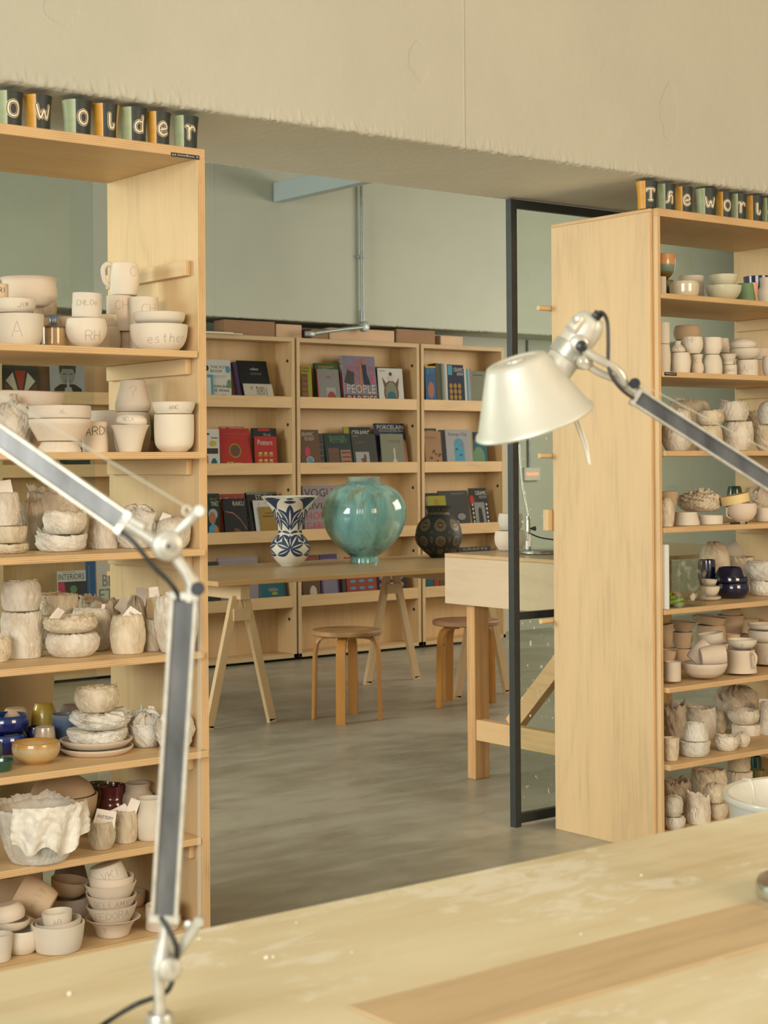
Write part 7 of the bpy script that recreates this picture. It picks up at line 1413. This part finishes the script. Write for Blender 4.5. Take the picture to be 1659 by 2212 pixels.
# ---- right lamp
D = 2.30; k = D/FPX; t = thing('desk_lamp', 'jointed aluminium desk lamp with a conical shade reaching in from the right', 'desk lamp', onZ(1785, 1905, FZ), None)
cb = P(1156, 915, D); ct = P(1110, 776, D+.0); axi = ((ct-cb).normalized()+TOC*.20).normalized(); Hs = (ct-cb).length*.99; r1, r0 = 128*k, 64*k
Mx = Matrix.Translation(cb) @ rotz_to(axi)
bm = bmesh.new(); lathe(bm, [(r1-.006, .006), (r1+.0015, -.0005), (r1+.0035, .002), (r1+.002, .006), (r1-.002, .009), (r0+.004, Hs-.006), (r0+.001, Hs-.001), (r0-.004, Hs+.001), (r0*.75, Hs+.0005), (r0*.72, Hs-.001), (r0*.3, Hs-.001), (r0*.28, Hs+.001), (0, Hs+.001)], 72, mx=Mx)
lathe(bm, [(r1-.006, .006), (r1-.004, .010), (r0+.001, Hs-.008), (r0-.004, Hs-.004), (0, Hs-.004)], 72, mx=Mx); obj('lamp_shade', bm, 'shade_alu', t, 45)
bm = bmesh.new(); lathe(bm, [(0, Hs-.004), (.010, Hs-.006), (.012, Hs-.03), (.022, Hs-.05), (.020, Hs-.066), (.008, Hs-.076), (0, Hs-.078)], 24, mx=Mx); obj('bulb', bm, mat('bulb_glass', (.8, .8, .75), .2), t, 60)
hb, ht = P(1196, 806, D+.02), P(1268, 706, D+.02); ax = (ht-hb).normalized(); L = (ht-hb).length; Hm = Matrix.Translation(hb) @ rotz_to(ax)
bm = bmesh.new(); lathe(bm, [(.016, -.030), (.0225, -.018), (.0228, L*.30), (.0205, L*.36)], 40, mx=Hm); obj('neck', bm, 'shade_alu', t, 45)
bm = bmesh.new(); lathe(bm, [(.0228, L*.30), (.0262, L*.32), (.0262, L*.56), (.0235, L*.58)], 40, mx=Hm); obj('neck_ring', bm, 'alu', t, 45)
bm = bmesh.new(); lathe(bm, [(.0235, L*.58), (.0240, L*.95), (.0225, L*1.10), (.017, L*1.20), (.008, L*1.24), (0, L*1.245)], 40, mx=Hm); obj('socket_housing', bm, 'shade_alu', t, 60)
pv = P(1239, 678, D-.002); bm = bmesh.new(); tube(bm, [P(1252, 688, D), P(1232, 712, D-.006)], [.009, .0085], 14); obj('vent_boss', bm, 'shade_alu', t, 60); bm = bmesh.new(); disc(bm, P(1243, 690, D-.018), .0055, .0015, TOC-RT*.6); obj('switch_button', bm, 'clear_joint', t, 60)
bm = bmesh.new(); disc(bm, P(1256, 748, D-.016), .0078, .004, TOC); disc(bm, P(1250, 742, D-.006), .0125, .006, TOC, 1); obj('neck_knob', bm, ['dark_plastic', 'alu_pale'], t, 60)
bm = bmesh.new(); disc(bm, P(1263, 782, D-.004), .011, .006, TOC+RT*.5); obj('swivel_joint', bm, 'clear_joint', t, 60)
bm = bmesh.new(); tube(bm, catmull([P(1262, 756, D-.008), P(1290, 774, D-.010), P(1320, 790, D-.010), P(1340, 808, D-.008), P(1350, 832, D-.004)], 5), .0062, 10); obj('upper_link', bm, 'clear_joint', t, 60)
bm = bmesh.new(); tube(bm, catmull([P(1270, 790, D), P(1296, 806, D), P(1326, 818, D), P(1360, 838, D), P(1376, 850, D)], 5), .0052, 10); obj('lower_link', bm, 'clear_joint', t, 60)
bm = bmesh.new(); disc(bm, P(1371, 828, D-.010), .0072, .006, TOC); obj('elbow_knob', bm, 'dark_plastic', t, 60)
AE = P(1860, 1168, D+.02); arm('upper_arm', P(1374, 856, D), AE, UP+RT*.6, .0215, .010, t)
bm = bmesh.new(); tube(bm, [P(1380, 826, D), P(1870, 1085, D+.02)], .0007, 6); obj('tension_wire', bm, 'wire', t)
bm = bmesh.new(); tube(bm, catmull([P(1289, 676, D), P(1302, 676, D-.004), P(1312, 696, D-.010), P(1314, 740, D-.012), P(1314, 780, D-.012), P(1320, 810, D-.014), P(1342, 840, D-.014), P(1368, 860, D-.008)], 6), .0026, 10); bar(bm, P(1282, 675, D), P(1298, 688, D), .006, .010); obj('head_cable', bm, 'cable_black', t, 50)
for s in (0, 1):
    bm = bmesh.new(); tube(bm, [P(1240+s*7, 903-s*2, D-.01), P(1262+s*6, 962, D-.012), P(1272+s*2, 1003, D-.013)], .0016, 8); obj('pull_rod', bm, 'alu', t, 50)
bc = onZ(1785, 1905, FZ+.02); Bz = Vector((bc.x, bc.y, FZ+.0008))
rr2 = (onZ(1634, 1905, FZ+.02)-bc).length
bm = bmesh.new(); lathe(bm, [(0, 0), (rr2*.99, 0), (rr2, .003), (rr2, .016), (rr2*.97, .020), (0, .021)], 64, mx=Matrix.Translation(Bz)); obj('base', bm, 'alu_polish', t, 50)
bm = bmesh.new(); tube(bm, [Bz+Vector((0, 0, .02)), Bz+Vector((0, 0, .11))], .011, 16); obj('post', bm, 'alu', t, 50)
arm('lower_arm', Bz+Vector((0, 0, .11)), AE+Vector((.0, 0, -.02)), RT, .0215, .010, t)
bm = bmesh.new(); disc(bm, AE+Vector((0, 0, -.005)), .017, .009, TOC); obj('spring_drum', bm, 'alu_pale', t, 60)
